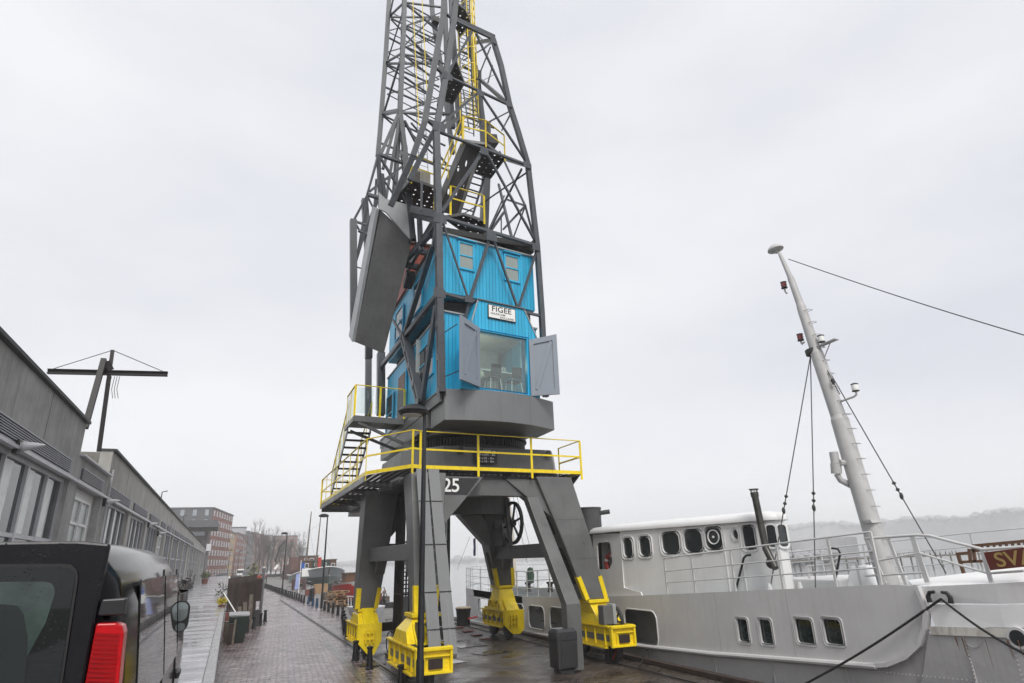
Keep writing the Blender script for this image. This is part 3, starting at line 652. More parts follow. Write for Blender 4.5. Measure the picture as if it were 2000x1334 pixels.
for (x0, y0, x1, y1) in ((862, 653, 893, 633), (866, 737, 897, 724)):
    st.tube([FP(x0, y0, .05), FP(x1, y1, -.8)], .015, 6)
st.build('shutter_stay', 'truss_grey', bay)
# ---- balcony with glass balustrade at the side door, stairs down to the platform
BX = cl_[0].x
bf = MB().add([(3.2, 20.25, 7.36), (BX - .08, 20.4, 7.36), (BX - .08, 22.0, 7.36), (3.2, 22.0, 7.36), (3.2, 20.25, 7.42), (BX - .08, 20.4, 7.42), (BX - .08, 22.0, 7.42), (3.2, 22.0, 7.42)],
             [(0, 3, 2, 1), (4, 5, 6, 7), (0, 1, 5, 4), (1, 2, 6, 5), (2, 3, 7, 6), (3, 0, 4, 7)]).build('balcony', 'steel_grey', CR)
MB().bar((3.2, 20.25, 7.3), (BX, 20.38, 7.3), .06, .16).bar((3.2, 20.25, 7.3), (3.2, 22, 7.3), .06, .16).bar((3.35, 20.3, 7.2), (5.0, 20.6, 6.6), .09, .09).bar((3.35, 21.8, 7.2), (5.0, 21.8, 6.6), .09, .09).build('balcony_frame', 'steel_grey', bf)
handrail([(3.22, 21.95, 7.42), (3.22, 20.28, 7.42), (BX - .1, 20.42, 7.42)], 1.05, par=bf, toe=False, mid=False, gap=.72)
pane_mat('balustrade_glass', (.90, .95, .945))
for i in range(3):
    x0 = 3.28 + i * .62; y0 = 20.285 + i * .045; MB().bar((x0, y0, 7.95), (x0 + .55, y0 + .04, 7.95), .012, .88).build('glass_panel', 'balustrade_glass', bf)
for i in range(2): MB().bar((3.222, 20.36 + i * .82, 7.95), (3.222, 21.1 + i * .82, 7.95), .012, .88).build('glass_panel', 'balustrade_glass', bf)
ss = MB(); S0, S1 = Vector((3.3, 22.0, 7.3)), Vector((3.3, 25.4, 5.22))
for dx in (0, .8): ss.bar(S0 + Vector((dx, 0, 0)), S1 + Vector((dx, 0, 0)), .03, .2)
stair = ss.build('stair', 'steel_grey', CR); tr_ = MB()
for i in range(10):
    t = (i + .5) / 10; p = S0.lerp(S1, t); tr_.box((p.x + .02, p.y - .13, p.z), (p.x + .78, p.y + .13, p.z + .035))
tr_.build('treads', 'dark_steel', stair)
hr = MB()
for dx in (0, .8):
    o = Vector((dx, 0, 0)); hr.bar(S0 + o + ZV * 1.05, S1 + o + ZV * 1.05, .035, .035)
    for t in (0, .25, .5, .75, 1): p = S0.lerp(S1, t) + o; hr.bar(p, p + ZV * 1.05, .03, .03)
hr.build('handrail', 'yellow', stair)
MB().prism([S0 + ZV * .2, S1 + ZV * .2, S1 + ZV * .95, S0 + ZV * .95], Vector((.01, 0, 0))).build('glass_panel', 'balustrade_glass', stair)
# ---- wheel reel and switch box on the mid cross beam
rl = MB(); cc = gx(1001, 1021, 9.3); AX = Vector((1, .08, 0)).normalized()
rl.lathe([(.66, -.05), (.76, -.05), (.76, .05), (.66, .05), (.66, -.05)], cc, AX, 40); hub = AX.cross(ZV)
for i in range(6):
    t = math.pi * 2 * i / 6 + .2; d = hub * math.cos(t) + ZV * math.sin(t); rl.bar(cc, cc + d * .68, .06, .06, up=AX)
rl.lathe([(.12, -.1), (.12, .1)], cc, AX, 16); rl.build('cable_reel', 'dark_steel', CR, smooth=True)
MB().bar(gx(974, 962, 9.2), gx(988, 1078, 9.2), .12, .12, up=(1, 0, 0)).build('reel_post', 'steel_grey', CR); MB().bar(gx(987, 962, 9.15), gx(999, 1080, 9.15), .12, .12, up=(1, 0, 0)).build('reel_post', 'steel_grey', CR)
q = gx(973, 1019, 9.1); MB().obox(q, (.22, 0, 0), (0, .2, 0), (0, 0, .26)).build('switch_box', 'steel_grey', CR, bevel=.015)
MB().box((9.05, 18.6, 3.95), (9.4, 18.95, 4.5)).box((9.2, 18.74, 3.24), (9.26, 18.8, 3.96)).build('switch_box', 'dark_steel', CR)
# ---- leaning ladder with anti climb covers on the near leg, cable duct on the ship side leg
ld = MB(); A0, A1 = Vector((4.55, 14.75, .95)), Vector((4.62, 16.35, 5.15))
sd = Vector((.24, 0, 0))
for s_ in (-1, 1): ld.bar(A0 + sd * s_, A1 + sd * s_, .05, .06)
for i in range(15): p = A0.lerp(A1, (i + .5) / 15); ld.bar(p - sd, p + sd, .025, .025)
lad = ld.build('ladder', 'plate_grey', CR)
for s_ in (-1, 1):
    c0 = A0 + sd * s_ * .78 - Vector((0, .06, .15)) + Vector((.05, 0, 0)); c1 = A1 + sd * s_ * .70 - Vector((0, .06, 0))
    cv = MB().bar(c0, c1, .30, .02, up=(0, 1, .3)).build('ladder_cover', 'plate_grey', lad, bevel=.004)
    for t in (.12, .3, .55, .8):
        p = c0.lerp(c1, t); MB().obox(p - Vector((0, .02, 0)), (.15, 0, 0), (0, .006, 0), (0, .0, .012)).build('hinge', 'dark_steel', cv)
du = MB(); _b = gz(1122, 1312, 0); dp = [_b + ZV * .05, _b + ZV * 1.62, gy(1036, 972, 16.95)]
q = []
for p, w_ in zip(dp, (.42, .42, .36)): q.append([(p.x - w_ / 2, p.y - .16, p.z), (p.x + w_ / 2, p.y - .16, p.z), (p.x + w_ / 2, p.y + .16, p.z), (p.x - w_ / 2, p.y + .16, p.z)])
du.loft(q).build('cable_duct', 'steel_grey', CR, bevel=.01)
# ---- lift cage / service column between the landward legs
cg = MB(); x0, x1, y0, y1 = 5.0, 6.5, 20.2, 21.3
for i in range(9):
    x = x0 + (x1 - x0) * i / 8
    for y in (y0, y1): cg.bar((x, y, .1), (x, y, 5.0), .05, .05)
for i in range(1, 6):
    for x in (x0, x1): y = y0 + (y1 - y0) * i / 6; cg.bar((x, y, .1), (x, y, 5.0), .04, .04)
for i in range(26):
    z = 1.9 + i * .12 if i < 12 else None
    if z: cg.bar((x0, y0 - .03, z), (x0 + .62, y0 - .03, z), .02, .035)
for z in (1.85, 3.4, 4.9): cg.bar((x0, y0, z), (x1, y0, z), .05, .05).bar((x0, y0, z), (x0, y1, z), .05, .05).bar((x1, y0, z), (x1, y1, z), .05, .05)
cage = cg.build('lift_cage', 'dark_steel', CR)
for i in range(4): MB().box((x0 + i * .2, y0 - .09, .1), (x0 + .16 + i * .2, y0 - .05, 1.8)).build('panel', 'steel_grey', cage)
MB().box((5.85, 20.1, .1), (6.0, 20.18, 5)).build('mast', 'steel_grey', cage); MB().box((4.8, 20.0, .01), (6.7, 21.5, .1)).build('base_slab', 'quay_stone', cage)
# ---- bogies
def bogie(x, y0, w_, L_, top, fy, motor=False, wheels=False, leaning=0.):
    """yellow travelling bogie: frame from y0 to y0+L_, sloped housing under the leg at y = fy"""
    mb = MB(); zb, zt = .42, 1.0
    for s_ in (-1, 1):
        mb.prism([(x + s_ * w_ / 2, y0, .55), (x + s_ * w_ / 2, y0 + .3, zb), (x + s_ * w_ / 2, y0 + L_ - .3, zb), (x + s_ * w_ / 2, y0 + L_, .55), (x + s_ * w_ / 2, y0 + L_, zt), (x + s_ * w_ / 2, y0, zt)], (-s_ * .03, 0, 0))
        mb.bar((x + s_ * (w_ / 2 + .02), y0, zt - .03), (x + s_ * (w_ / 2 + .02), y0 + L_, zt - .03), .1, .04); mb.bar((x + s_ * (w_ / 2 + .02), y0 + .2, zb + .02), (x + s_ * (w_ / 2 + .02), y0 + L_ - .2, zb + .02), .1, .04)
        for k in range(5): yy = y0 + .25 + (L_ - .5) * k / 4; mb.box((x + s_ * w_ / 2 - (.0 if s_ > 0 else .05), yy - .012, .5), (x + s_ * w_ / 2 + (.05 if s_ > 0 else .0), yy + .012, zt - .05))
        for k in range(int(L_ / .16)): mb.sphere((x + s_ * (w_ / 2 + .004), y0 + .1 + k * .16, .88), .016, 3); mb.sphere((x + s_ * (w_ / 2 + .004), y0 + .1 + k * .16, .55), .016, 3)
    fm = mb.build('bogie', 'yellow', CR)
    MB().box((x - w_ / 2 - .006, y0 + .02, .6), (x + w_ / 2 + .006, y0 + L_ - .02, .76)).build('grey_band', 'steel_grey', fm)
    hs = MB(); a = w_ / 2 + .02
    hs.loft([[(x - a, fy - .75, zt), (x + a, fy - .75, zt), (x + a, fy + .75, zt), (x - a, fy + .75, zt)], [(x - a * .95, fy - .5, zt + .25), (x + a * .95, fy - .5, zt + .25), (x + a * .95, fy + .5, zt + .25), (x - a * .95, fy + .5, zt + .25)],
             [(x - a * .75 + leaning, fy - .32, top - .1), (x + a * .75 + leaning, fy - .32, top - .1), (x + a * .75 + leaning, fy + .32, top - .1), (x - a * .75 + leaning, fy + .32, top - .1)],
             [(x - a * .9 + leaning, fy - .4, top - .09), (x + a * .9 + leaning, fy - .4, top - .09), (x + a * .9 + leaning, fy + .4, top - .09), (x - a * .9 + leaning, fy + .4, top - .09)],
             [(x - a * .9 + leaning, fy - .4, top), (x + a * .9 + leaning, fy - .4, top), (x + a * .9 + leaning, fy + .4, top), (x - a * .9 + leaning, fy + .4, top)]])
    hs.build('housing', 'yellow', fm, bevel=.012)
    gb = MB().prism([(x - a * .55, fy - .9, zt - .02), (x - a * .55, fy - .35, zt + .48), (x - a * .55, fy - .28, zt + .48), (x - a * .55, fy - .28, zt - .02)], (a * 1.1, 0, 0)).build('gear_cover', 'yellow', fm, bevel=.015)
    for yy in (y0 + .42, y0 + L_ - .42):
        MB().lathe([(.36, -.1), (.4, -.08), (.4, -.05), (.34, -.04), (.34, .06), (.1, .07), (.1, .1)], (x, yy, .39), (1, 0, 0), 28).build('wheel', 'dark_steel', fm, smooth=True)
    return fm
def end_plate(fm, x, y, w_, kind):
    if kind == 'hex':
        h = w_ / 2 + .07
        o = MB().prism([(x - h, y, 1.02), (x + h, y, 1.02), (x + h, y, .5), (x + .16, y, .12), (x - .02, y, .12), (x - h, y, .5)] if x < 6 else [(x - h, y, 1.02), (x + h, y, 1.02), (x + h, y, .36), (x + h * .6, y, .2), (x - h * .1, y, .2), (x - h, y, .55)], (0, -.035, 0)).build('end_plate', 'yellow', fm, bevel=.008)
        cl = MB()
        for dx in (-.12, .0, .12): cl.box((x + dx - .025, y - .12, .45), (x + dx + .025, y - .036, .85))
        cl.box((x - .17, y - .10, .55), (x + .17, y - .05, .6)).box((x - .17, y - .10, .72), (x + .17, y - .05, .77))
        cl.build('rail_clamp', 'yellow', o, bevel=.012)
    else:
        h = w_ / 2 + .04
        o = MB().box((x - h, y - .04, .48), (x + h, y, 1.0)).box((x - h, y - .14, .93), (x + h, y - .041, .99)).box((x - h, y - .12, .46), (x + h, y - .041, .52)).box((x - h, y - .12, .521), (x - h + .06, y - .041, .929)).box((x + h - .06, y - .12, .521), (x + h, y - .041, .929)).box((x - h * .55, y - .09, .521), (x - h * .48, y - .041, .80)).box((x - h * .55, y - .1, .80), (x + h - .06, y - .041, .83))
        o = o.build('end_plate', 'yellow', fm, bevel=.008)
        MB().box((x - .12, y - .09, .56), (x + .2, y - .041, .76)).build('name_plate', 'rust_red' if False else 'corten', o)
    bo = MB()
    for s_ in (-1, 1):
        for z in (.58, .68, .78, .88): bo.sphere((x + s_ * (w_ / 2 + (.03 if kind == 'hex' else -.08)), y - .04 - (0 if kind == 'hex' else .0), z), .018, 4)
    bo.build('bolts', 'yellow', o, smooth=True)
b1 = bogie(4.2, 21.1, .62, 2.3, 1.42, 22.0); end_plate(b1, 4.2, 21.1, .62, 'hex')
b2 = bogie(4.34, 14.62, .78, 2.7, 1.62, 16.05, leaning=.15); end_plate(b2, 4.34, 14.62, .78, 'box')
b3 = bogie(9.75, 22.6, .7, 2.3, 1.85, 23.6); end_plate(b3, 9.75, 22.6, .7, 'hex')
b4 = bogie(10.0, 15.75, .7, 2.6, 1.62, 17.0, leaning=-.12); end_plate(b4, 10.0, 15.75, .7, 'box')
MB().box((9.6, 15.95, 1.0), (9.92, 16.25, 1.5)).build('motor_box', 'steel_grey', b4, bevel=.02); MB().box((9.925, 16.0, 1.0), (10.05, 16.3, 1.52)).build('motor_box', 'light_grey', b4, bevel=.01)
def spoked(c, r, par, m_='yellow', ax=(1, 0, 0)):
    g_ = MB(); g_.lathe([(r * .84, -.03), (r, -.04), (r, .04), (r * .84, .03), (r * .84, -.03)], c, ax, 28); c = Vector(c); ax = Vector(ax).normalized(); h_ = ax.cross(ZV).normalized()
    for i in range(8): t = math.pi * i / 4; g_.bar(c, c + (h_ * math.cos(t) + ZV * math.sin(t)) * r * .9, .04, .04, up=ax)
    g_.lathe([(r * .22, -.05), (r * .22, .05)], c, ax, 12); return g_.build('gear_wheel', m_, par, smooth=True)
spoked((10.14, 16.25, 1.05), .4, b4, 'dark_steel'); 
for yy in (23.15, 23.8): spoked((9.36, yy, 1.05), .31, b3)
MB().box((9.27, 22.75, 1.0), (9.30, 24.3, 1.1)).build('guard_bar', 'yellow', b3)
spoked((4.45, 15.35, 1.15), .33, b2, 'dark_steel'); MB().box((4.15, 15.2, 1.0), (4.3, 15.5, 1.45)).build('motor_box', 'dark_steel', b2)
MB().box((9.84, 16.2, .05), (9.92, 16.45, .42)).build('rail_sweeper', 'black', b4); MB().tube([(9.86, 16.1, .12), (9.9, 15.95, .3), (9.94, 15.9, .6)], .014, 6).build('cable', 'red_paint', b4)

# weld seams and bolt rows that break up the plain plates
def seam(par, p, q, n_, w_=.012, name='weld_seam', m_='steel_grey'):
    return MB().bar(p, q, w_, .006, up=n_).build(name, m_, par)
for (S_, o) in ((S4, L4), (S3, L3), ([(4.50, 16.05, 1.62, .56, .50), (4.60, 16.45, 3.6, .80, .70), (4.72, 16.95, 5.1, 1.0, .9)], L2), ([(4.18, 21.9, 1.42, .70, .60), (4.36, 21.8, 3.6, .95, .85), (4.45, 21.6, 5.1, 1.1, 1.0)], L1)):
    for z in (2.75, 3.85):
        cx, cy, wx, wy = (legx(S_, z, k) for k in (0, 1, 3, 4)); seam(o, (cx - wx / 2 - .004, cy - wy / 2 - .004, z), (cx + wx / 2 + .004, cy - wy / 2 - .004, z), (0, -1, 0))
for i in (3, 7, 11):
    x, y = bot[i]; MB().bar((x, y - .004, 6.52), (x, y - .004, 7.38), .012, .006, up=(0, -1, 0)).build('weld_seam', 'plate_grey', sk)
bo_ = MB()
for i in range(26): x = 5.45 + i * .14; bo_.sphere((x, 17.285, 5.12), .016, 3); bo_.sphere((x, 17.335, 5.95), .016, 3)
bo_.build('bolts', 'steel_grey', gd)
# ================================================================== lattice tower, jib, counterweight
XL = 4.85
def LP(px, py, x=XL): return gx(px, py, x)
def truss(name, mat_, lst, par=CR):
    """lst: (p, q, width) world points; one frame of braces"""
    mb = MB()
    for (p, q, w_) in lst: mb.bar(p, q, w_ * .54, w_ * .46, up=(.3, -1, .2))
    return mb.build(name, mat_, par)
def F(*s, d=0): return [(FP(a, b, d), FP(c, e, d), w_) for (a, b, c, e, w_) in s]
def column(par, pts, w_, up=(0, 1, 0), laced=True, m_='truss_grey'):
    mb = MB()
    for a, b in zip(pts, pts[1:]): (mb.chan if laced else mb.bar)(a, b, w_, up=up)
    return mb.build('column', m_, par)
# front frame: two columns, girts, zigzag bracing
FLp = [(862, 766), (858, 570), (856, 430), (852, 252), (870, 150), (886, 40), (893, -30)]
FRp = [(1066, 775), (1058, 612), (1049, 480), (1031, 322), (1012, 258), (995, 205), (979, 130), (963, 77)]
front = truss('front_frame', 'truss_grey', F(
    (884, 38, 964, 77, .15), (872, 148, 996, 206, .16), (856, 257, 1031, 323, .17), (862, 424, 1048, 480, .20), (862, 572, 934, 591, .17), (1022, 609, 1060, 618, .15),
    (922, 62, 873, 145, .15), (930, 66, 992, 198, .14), (935, 180, 857, 246, .15), (940, 184, 1029, 318, .14), (943, 296, 863, 413, .19), (950, 298, 1047, 474, .14),
    (956, 466, 918, 583, .17), (964, 468, 1010, 599, .13), (863, 428, 914, 582, .10), (1046, 496, 1013, 600, .13), (918, 586, 907, 626, .15)))
colm = MB()
for _a, _b in zip(FLp, FLp[1:]): colm.chan(FP(*_a), FP(*_b), .235, up=(1, 0, 0))
column(front, [FP(*p) for p in FRp], .16, laced=False)
MB().bar(FP(884, 36, .35), FP(966, 74, .35), .12, .2).build('top_girt', 'truss_grey', front)
for (x, y, s_) in ((857, 248, .34), (859, 426, .34), (858, 572, .3), (873, 148, .3), (938, 60, .2), (938, 182, .22), (946, 296, .24), (960, 462, .3), (916, 584, .22), (1030, 322, .25), (1047, 482, .25), (994, 203, .22), (964, 80, .2)):
    c = FP(x, y, -.125); MB().prism([c - U * s_ * .6 - ZV * s_ * .5, c + U * s_ * .7 - ZV * s_ * .45, c + U * s_ * .7 + ZV * s_ * .35, c + U * s_ * .2 + ZV * s_ * .6, c - U * s_ * .6 + ZV * s_ * .5], NN * .016).build('gusset_plate', 'truss_grey', front)
for (x0, y0, x1, y1) in ((862, 755, 858, 570), (858, 570, 856, 430), (856, 430, 852, 252), (852, 252, 870, 150), (870, 150, 886, 40)):
    a, b = FP(x0, y0, -.14), FP(x1, y1, -.14); k = int((b - a).length / .28)
    for i in range(k):
        for s_ in (-.085, .085): colm.sphere(a.lerp(b, (i + .5) / k) + U * s_ + NN * .02, .016, 3)
colm.build('column', 'truss_grey', front)
# second frame 0.75 m behind the front one: the inner laced strut that leans to the left
inner = column(CR, [FP(869, -30, .75), FP(866, 30, .75), FP(848, 130, .75), FP(829, 240, .75), FP(806, 306, .9), FP(763, 402, 1.6)], .19, up=(1, 0, 0), laced=False)
for (p, q, w_) in F((828, 228, 850, 248, .16), (867, 24, 888, 40, .15), (846, 128, 872, 150, .14), (846, 258, 800, 352, .22), d=.75):
    MB().bar(p, q, w_ * .7, w_ * .6, up=(.3, -1, .2)).build('link_bar', 'truss_grey', inner)
# left side frame (plane of the left columns, running away along the quay)
left = truss('side_frame', 'truss_grey', [(LP(a, b), LP(c, d), w_) for (a, b, c, d, w_) in (
    (855, 430, 796, 527, .24), (845, 482, 790, 655, .3), (856, 574, 744, 717, .3), (852, 596, 824, 784, .26), (786, 657, 767, 624, .16), (858, 566, 826, 620, .10), (853, 430, 846, 482, .18))])
column(left, [LP(789, 655), LP(822, 786)], .3, up=(1, 0, 0)); column(left, [LP(744, 690), LP(744, 810)], .3, laced=False, up=(1, 0, 0)); column(left, [LP(720, 640), LP(719, 812)], .26, laced=False, up=(1, 0, 0))
MB().bar(LP(855, 418), LP(796, 520), .1, .22).bar(LP(802, 533), LP(795, 560), .3, .3).build('gusset_plate', 'dark_steel', left)
# deck beams: along the side at roof level, and under the cabin
dk = MB().bar(FP(806, 409, 2.0), FP(860, 420, .1), .2, .24).bar(FP(808, 420, 2.2), FP(860, 433, .3), .16, .2)
for d in (1.2, 2.4, 3.6): dk.bar(fr(.0, 12.95, d), fr(3.6, 12.95, d), .14, .2)
dk.bar(fr(.1, 12.98, .05), fr(.1, 12.98, 4), .14, .2).bar(fr(3.5, 12.98, .05), fr(3.5, 12.98, 4), .14, .2).build('deck_beam', 'truss_grey', CR)
# rear frame of the tower, 4 m behind
DB = 4.0
_rl = [
    (1019, 330, 947, 467, .13), (985, 382, 945, 470, .10), (976, 296, 1026, 402, .13), (974, 360, 1000, 466, .17), (988, 389, 1026, 402, .13), (1026, 402, 983, 448, .15), (1026, 402, 1046, 478, .11), (1026, 402, 1002, 466, .09),
    (984, 415, 952, 460, .2), (979, 424, 979, 458, .08), (1033, 334, 946, 394, .10), (946, 394, 884, 430, .08), (952, 240, 1000, 215, .08), (980, 255, 1002, 214, .11), (938, 156, 988, 198, .15), (953, 162, 962, 128, .1),
    (903, 128, 928, 143, .15), (900, 120, 930, 68, .05), (964, 80, 948, 92, .14), (950, 92, 905, 118, .10), (958, 92, 918, 190, .08), (965, 146, 942, 158, .04), (902, 40, 945, 80, .07), (888, 95, 925, 112, .11), (932, 250, 968, 230, .06), (900, 224, 965, 250, .13)]
def _frx(y):
    for (x0, y0), (x1, y1) in zip(FRp[::-1], FRp[::-1][1:]):
        if y0 <= y <= y1: return x0 + (x1 - x0) * (y - y0) / (y1 - y0)
    return 963 if y < 77 else 1060
def _rd(x, y):      # braces that meet the right column end on the front frame, the rest on the rear frame
    if x > _frx(y) - 16: return .1
    if x > 985 and y > 350: return 1.6
    return DB
rear = truss('rear_frame', 'truss_grey', [(FP(a, b, _rd(a, b)), FP(c, d, _rd(c, d)), w_) for (a, b, c, d, w_) in _rl])
column(rear, [FP(902, -30, DB), FP(918, 85, DB), FP(931, 150, DB), FP(944, 250, DB)], .24, up=(1, 0, 0)); column(rear, [FP(880, -30, DB), FP(884, 60, DB), FP(894, 200, DB), FP(898, 262, DB)], .2, laced=False)
column(rear, [FP(950, 240, DB), FP(950, 330, DB), FP(944, 470, DB)], .3, laced=False); column(rear, [FP(932, 150, DB), FP(942, 240, DB), FP(946, 340, DB)], .2, laced=False)
MB().bar(FP(930, 140, DB), FP(930, 158, DB), .4, .3).build('gusset_plate', 'dark_steel', rear); MB().bar(FP(956, 268, DB), FP(960, 285, DB), .5, .5).build('gusset_plate', 'dark_steel', rear)
for (p, q) in ((FP(964, 78, .1), FP(918, 85, DB)), (FP(996, 206, .1), FP(938, 156, DB)), (FP(1031, 324, .1), FP(984, 310, DB)), (FP(886, 40, .1), FP(884, 60, DB)), (FP(856, 255, .1), FP(896, 230, DB))):
    MB().bar(p, q, .13, .13).build('tie_beam', 'truss_grey', rear)
# jib: box lattice standing at the back of the tower
JF, JBk = 22.0, 24.0
def J(px, py, far=0): return gy(px, py, JBk if far else JF)
jb = []
def jt(far, *s):
    for (a, b, c, d, w_) in s: jb.append((J(a, b, far), J(c, d, far), w_))
jt(0, (781, 220, 880, 223, .17), (786, 106, 860, 118, .15), (792, 5, 868, 15, .15), (793, 8, 858, 62, .17), (795, 8, 862, 44, .11), (791, 88, 848, 30, .12), (790, 90, 875, 128, .12), (790, 108, 842, 150, .15), (793, 110, 850, 135, .12), (790, 55, 855, 86, .14),
   (790, 66, 840, 112, .12), (790, 150, 833, 180, .13), (788, 160, 838, 186, .12), (790, 222, 850, 265, .12), (788, 218, 875, 246, .12), (790, 236, 813, 280, .2), (803, 240, 876, 325, .14), (800, 258, 845, 300, .12))
jt(1, (762, 33, 846, 34, .16), (755, 124, 852, 124, .17), (764, 36, 858, 80, .14), (764, 38, 860, 140, .13), (756, 126, 858, 170, .15), (756, 128, 820, 172, .13), (760, 74, 862, 128, .15), (752, 170, 870, 222, .15), (750, 226, 870, 285, .14), (750, 228, 790, 262, .13),
   (745, 280, 905, 345, .15), (752, 300, 910, 330, .1))
for (a, b, c, d, w_) in ((763, 30, 788, 6, .17), (754, 122, 785, 104, .17), (748, 222, 780, 216, .3), (748, 226, 784, 110, .15), (757, 118, 788, 20, .12), (762, 26, 772, -20, .12)):
    jb.append((J(a, b, 1), J(c, d, 0), w_))
for (xa, xb, ya, yb, k) in ((791, 868, 10, 215, 5), (756, 858, 20, 225, 5)):
    far = 1 if xa < 780 else 0
    for i in range(k):
        y0, y1 = ya + (yb - ya) * i / k, ya + (yb - ya) * (i + 1) / k
        jb.append((J(xa, y0, far), J(xb, y1 + 12, far), .08)); jb.append((J(xa, y1, far), J(xb, y0 + 12, far), .08))
jib = truss('jib', 'truss_grey', jb)
column(jib, [J(738, 305, 1), J(742, 260, 1), J(752, 130, 1), J(760, 0, 1), J(762, -40, 1)], .2, laced=False, up=(1, 0, 0)); column(jib, [J(800, 380), J(790, 290), J(781, 220), J(788, 60), J(791, -40)], .24, up=(1, 0, 0))
column(jib, [J(840, -40, 1), J(845, 30, 1), J(858, 110, 1), J(872, 205, 1), J(884, 300, 1)], .2, laced=False, up=(1, 0, 0)); column(jib, [J(868, -20), J(872, 100), J(885, 250)], .2, laced=False, up=(1, 0, 0))
MB().bar(J(845, 40), J(857, 46), .4, .3).build('gusset_plate', 'dark_steel', jib); MB().bar(J(852, 70), J(855, 80), .3, .2).build('gusset_plate', 'dark_steel', jib)
# strut bundle at the jib foot
for (a, b, c, d, w_, y) in ((777, 225, 742, 305, .25, 21.0), (775, 232, 748, 330, .24, 22.5), (778, 235, 767, 390, .2, 22.8), (782, 235, 772, 395, .2, 22.4), (779, 236, 752, 400, .2, 22), (800, 350, 770, 405, .3, 21.4)):
    MB().bar(gy(a, b, y), gy(c, d, y), w_ * .55, w_ * .55).build('jib_strut', 'truss_grey', jib)
# lever frame that carries the counterweight, and the left outrigger truss
CWD = 2.35
lev = truss('lever_frame', 'truss_grey', F((738, 301, 796, 321, .22), (741, 305, 799, 400, .15), (722, 374, 786, 325, .14), (739, 303, 743, 405, .22), (718, 380, 742, 387, .22), (740, 302, 717, 380, .12), (745, 340, 752, 398, .26), (765, 345, 740, 355, .15), (770, 382, 745, 345, .1), d=CWD))
column(lev, [FP(789, 300, CWD), FP(795, 360, CWD), FP(805, 468, CWD)], .26, up=(1, 0, 0))
outr = [(gy(a, b, 22), gy(c, d, 22), w_) for (a, b, c, d, w_) in ((690, 432, 718, 380, .16), (718, 378, 738, 303, .14), (692, 432, 738, 446, .16), (694, 436, 724, 488, .12), (718, 384, 700, 490, .16), (718, 384, 736, 420, .12), (706, 470, 742, 380, .22), (692, 520, 715, 527, .08), (700, 450, 728, 462, .2), (735, 350, 724, 520, .15), (690, 525, 716, 440, .2))]
o_ = truss('outrigger_frame', 'truss_grey', outr); column(o_, [gy(690, 430, 22), gy(691, 655, 22)], .25, laced=False, up=(1, 0, 0)); column(o_, [gy(712, 390, 22.4), gy(722, 540, 22.4), gy(720, 700, 22.4)], .25, laced=False, up=(1, 0, 0))
# the counterweight box itself
tl, tr2 = FP(744, 411, CWD), FP(806, 466, CWD); bl2, br2 = gy(693, 668, 20.4), gy(750, 691, 20.55)
tup_l, tup_r = FP(743, 386, CWD + .02), FP(803, 402, CWD + .02)
thk = Vector((-.12, .75, .62)) * .55
cw = MB().loft([[tl, tr2, tr2 + thk, tl + thk], [bl2, br2, br2 + thk, bl2 + thk]]).build('counterweight', mat('cw_dark', (.125, .125, .122), .5, var=.2, scale=1.2, streak=.5, streak_col=(.05, .048, .045), bump=.15, bscale=8), CR, bevel=.015)
MB().prism([bl2 - U * .1, tl - U * .17, tl - U * .17 + thk, bl2 - U * .1 + thk], U * .1).build('lit_side_face', 'light_grey', cw)  # left face of the box, its brighter light put into a paler grey
MB().prism([FP(740, 375, CWD - .1), FP(753, 388, CWD - .1), FP(803, 401, CWD - .1), FP(808, 466, CWD - .1), FP(800, 466, CWD - .1), FP(754, 414, CWD - .1), FP(741, 408, CWD - .1)], NN * .06).build('hanger_plate', 'light_grey', cw)
# ---- landings and stairs inside the tower
m = mat('landing_plate', (.02, .017, .016), .6); n = m.node_tree.nodes; l = m.node_tree.links.new
t_ = n.new('ShaderNodeTexCoord'); vo = n.new('ShaderNodeTexVoronoi'); vo.inputs['Scale'].default_value = 3.6; vo.inputs['Randomness'].default_value = .1; vo.voronoi_dimensions = '2D'; l(t_.outputs['Object'], vo.inputs['Vector'])
ma = n.new('ShaderNodeMath'); ma.operation = 'GREATER_THAN'; ma.inputs[1].default_value = .12; l(vo.outputs['Distance'], ma.inputs[0]); l(ma.outputs[0], n['Principled BSDF'].inputs['Alpha'])
def landing(px, z, rail=None, h=1.0, edge=True):
    pts = [gz(x, y, z) for x, y in px]
    o = MB().add(pts, [tuple(range(len(pts)))]).build('landing', 'landing_plate', CR); e = MB()
    for a, b in zip(pts, pts[1:] + pts[:1]): e.bar(a, b, .04, .1)
    e.build('edge_beam', 'steel_grey', o)
    if rail: handrail([gz(x, y, z) for x, y in rail], h, par=o, toe=False, gap=1.2)
    return o
landing([(903, 274), (949, 281), (986, 309), (958, 347), (925, 336)], 16.8, [(890, 300), (905, 272), (949, 280), (986, 308)])
landing([(804, 350), (862, 370), (864, 416), (806, 405), (768, 402), (775, 380)], 15.0, [(803, 350), (848, 366)])
landing([(866, 424), (905, 418), (948, 432), (942, 468), (900, 448)], 14.1, [(880, 412), (946, 430)])
landing([(890, 4), (908, 18), (918, 40), (900, 70), (882, 40)], 24.6); landing([(891, 118), (907, 162), (884, 202), (868, 195), (876, 150)], 20.6, [(876, 150), (868, 190)])
sp_ = [gz(905, 281, 16.75), gz(934, 297, 16.75), gz(893, 421, 14.3), gz(850, 412, 14.3)]
si = MB().add(sp_, [(0, 1, 2, 3)]).build('inner_stair', 'landing_plate', CR); e = MB()
e.bar(sp_[0], sp_[3], .04, .22).bar(sp_[1], sp_[2], .04, .22); e.build('stringer', 'steel_grey', si)
handrail([sp_[0] + Vector((-.05, 0, .1)), sp_[3] + Vector((-.05, 0, .1))], 1.0, par=si, toe=False, gap=1.2)
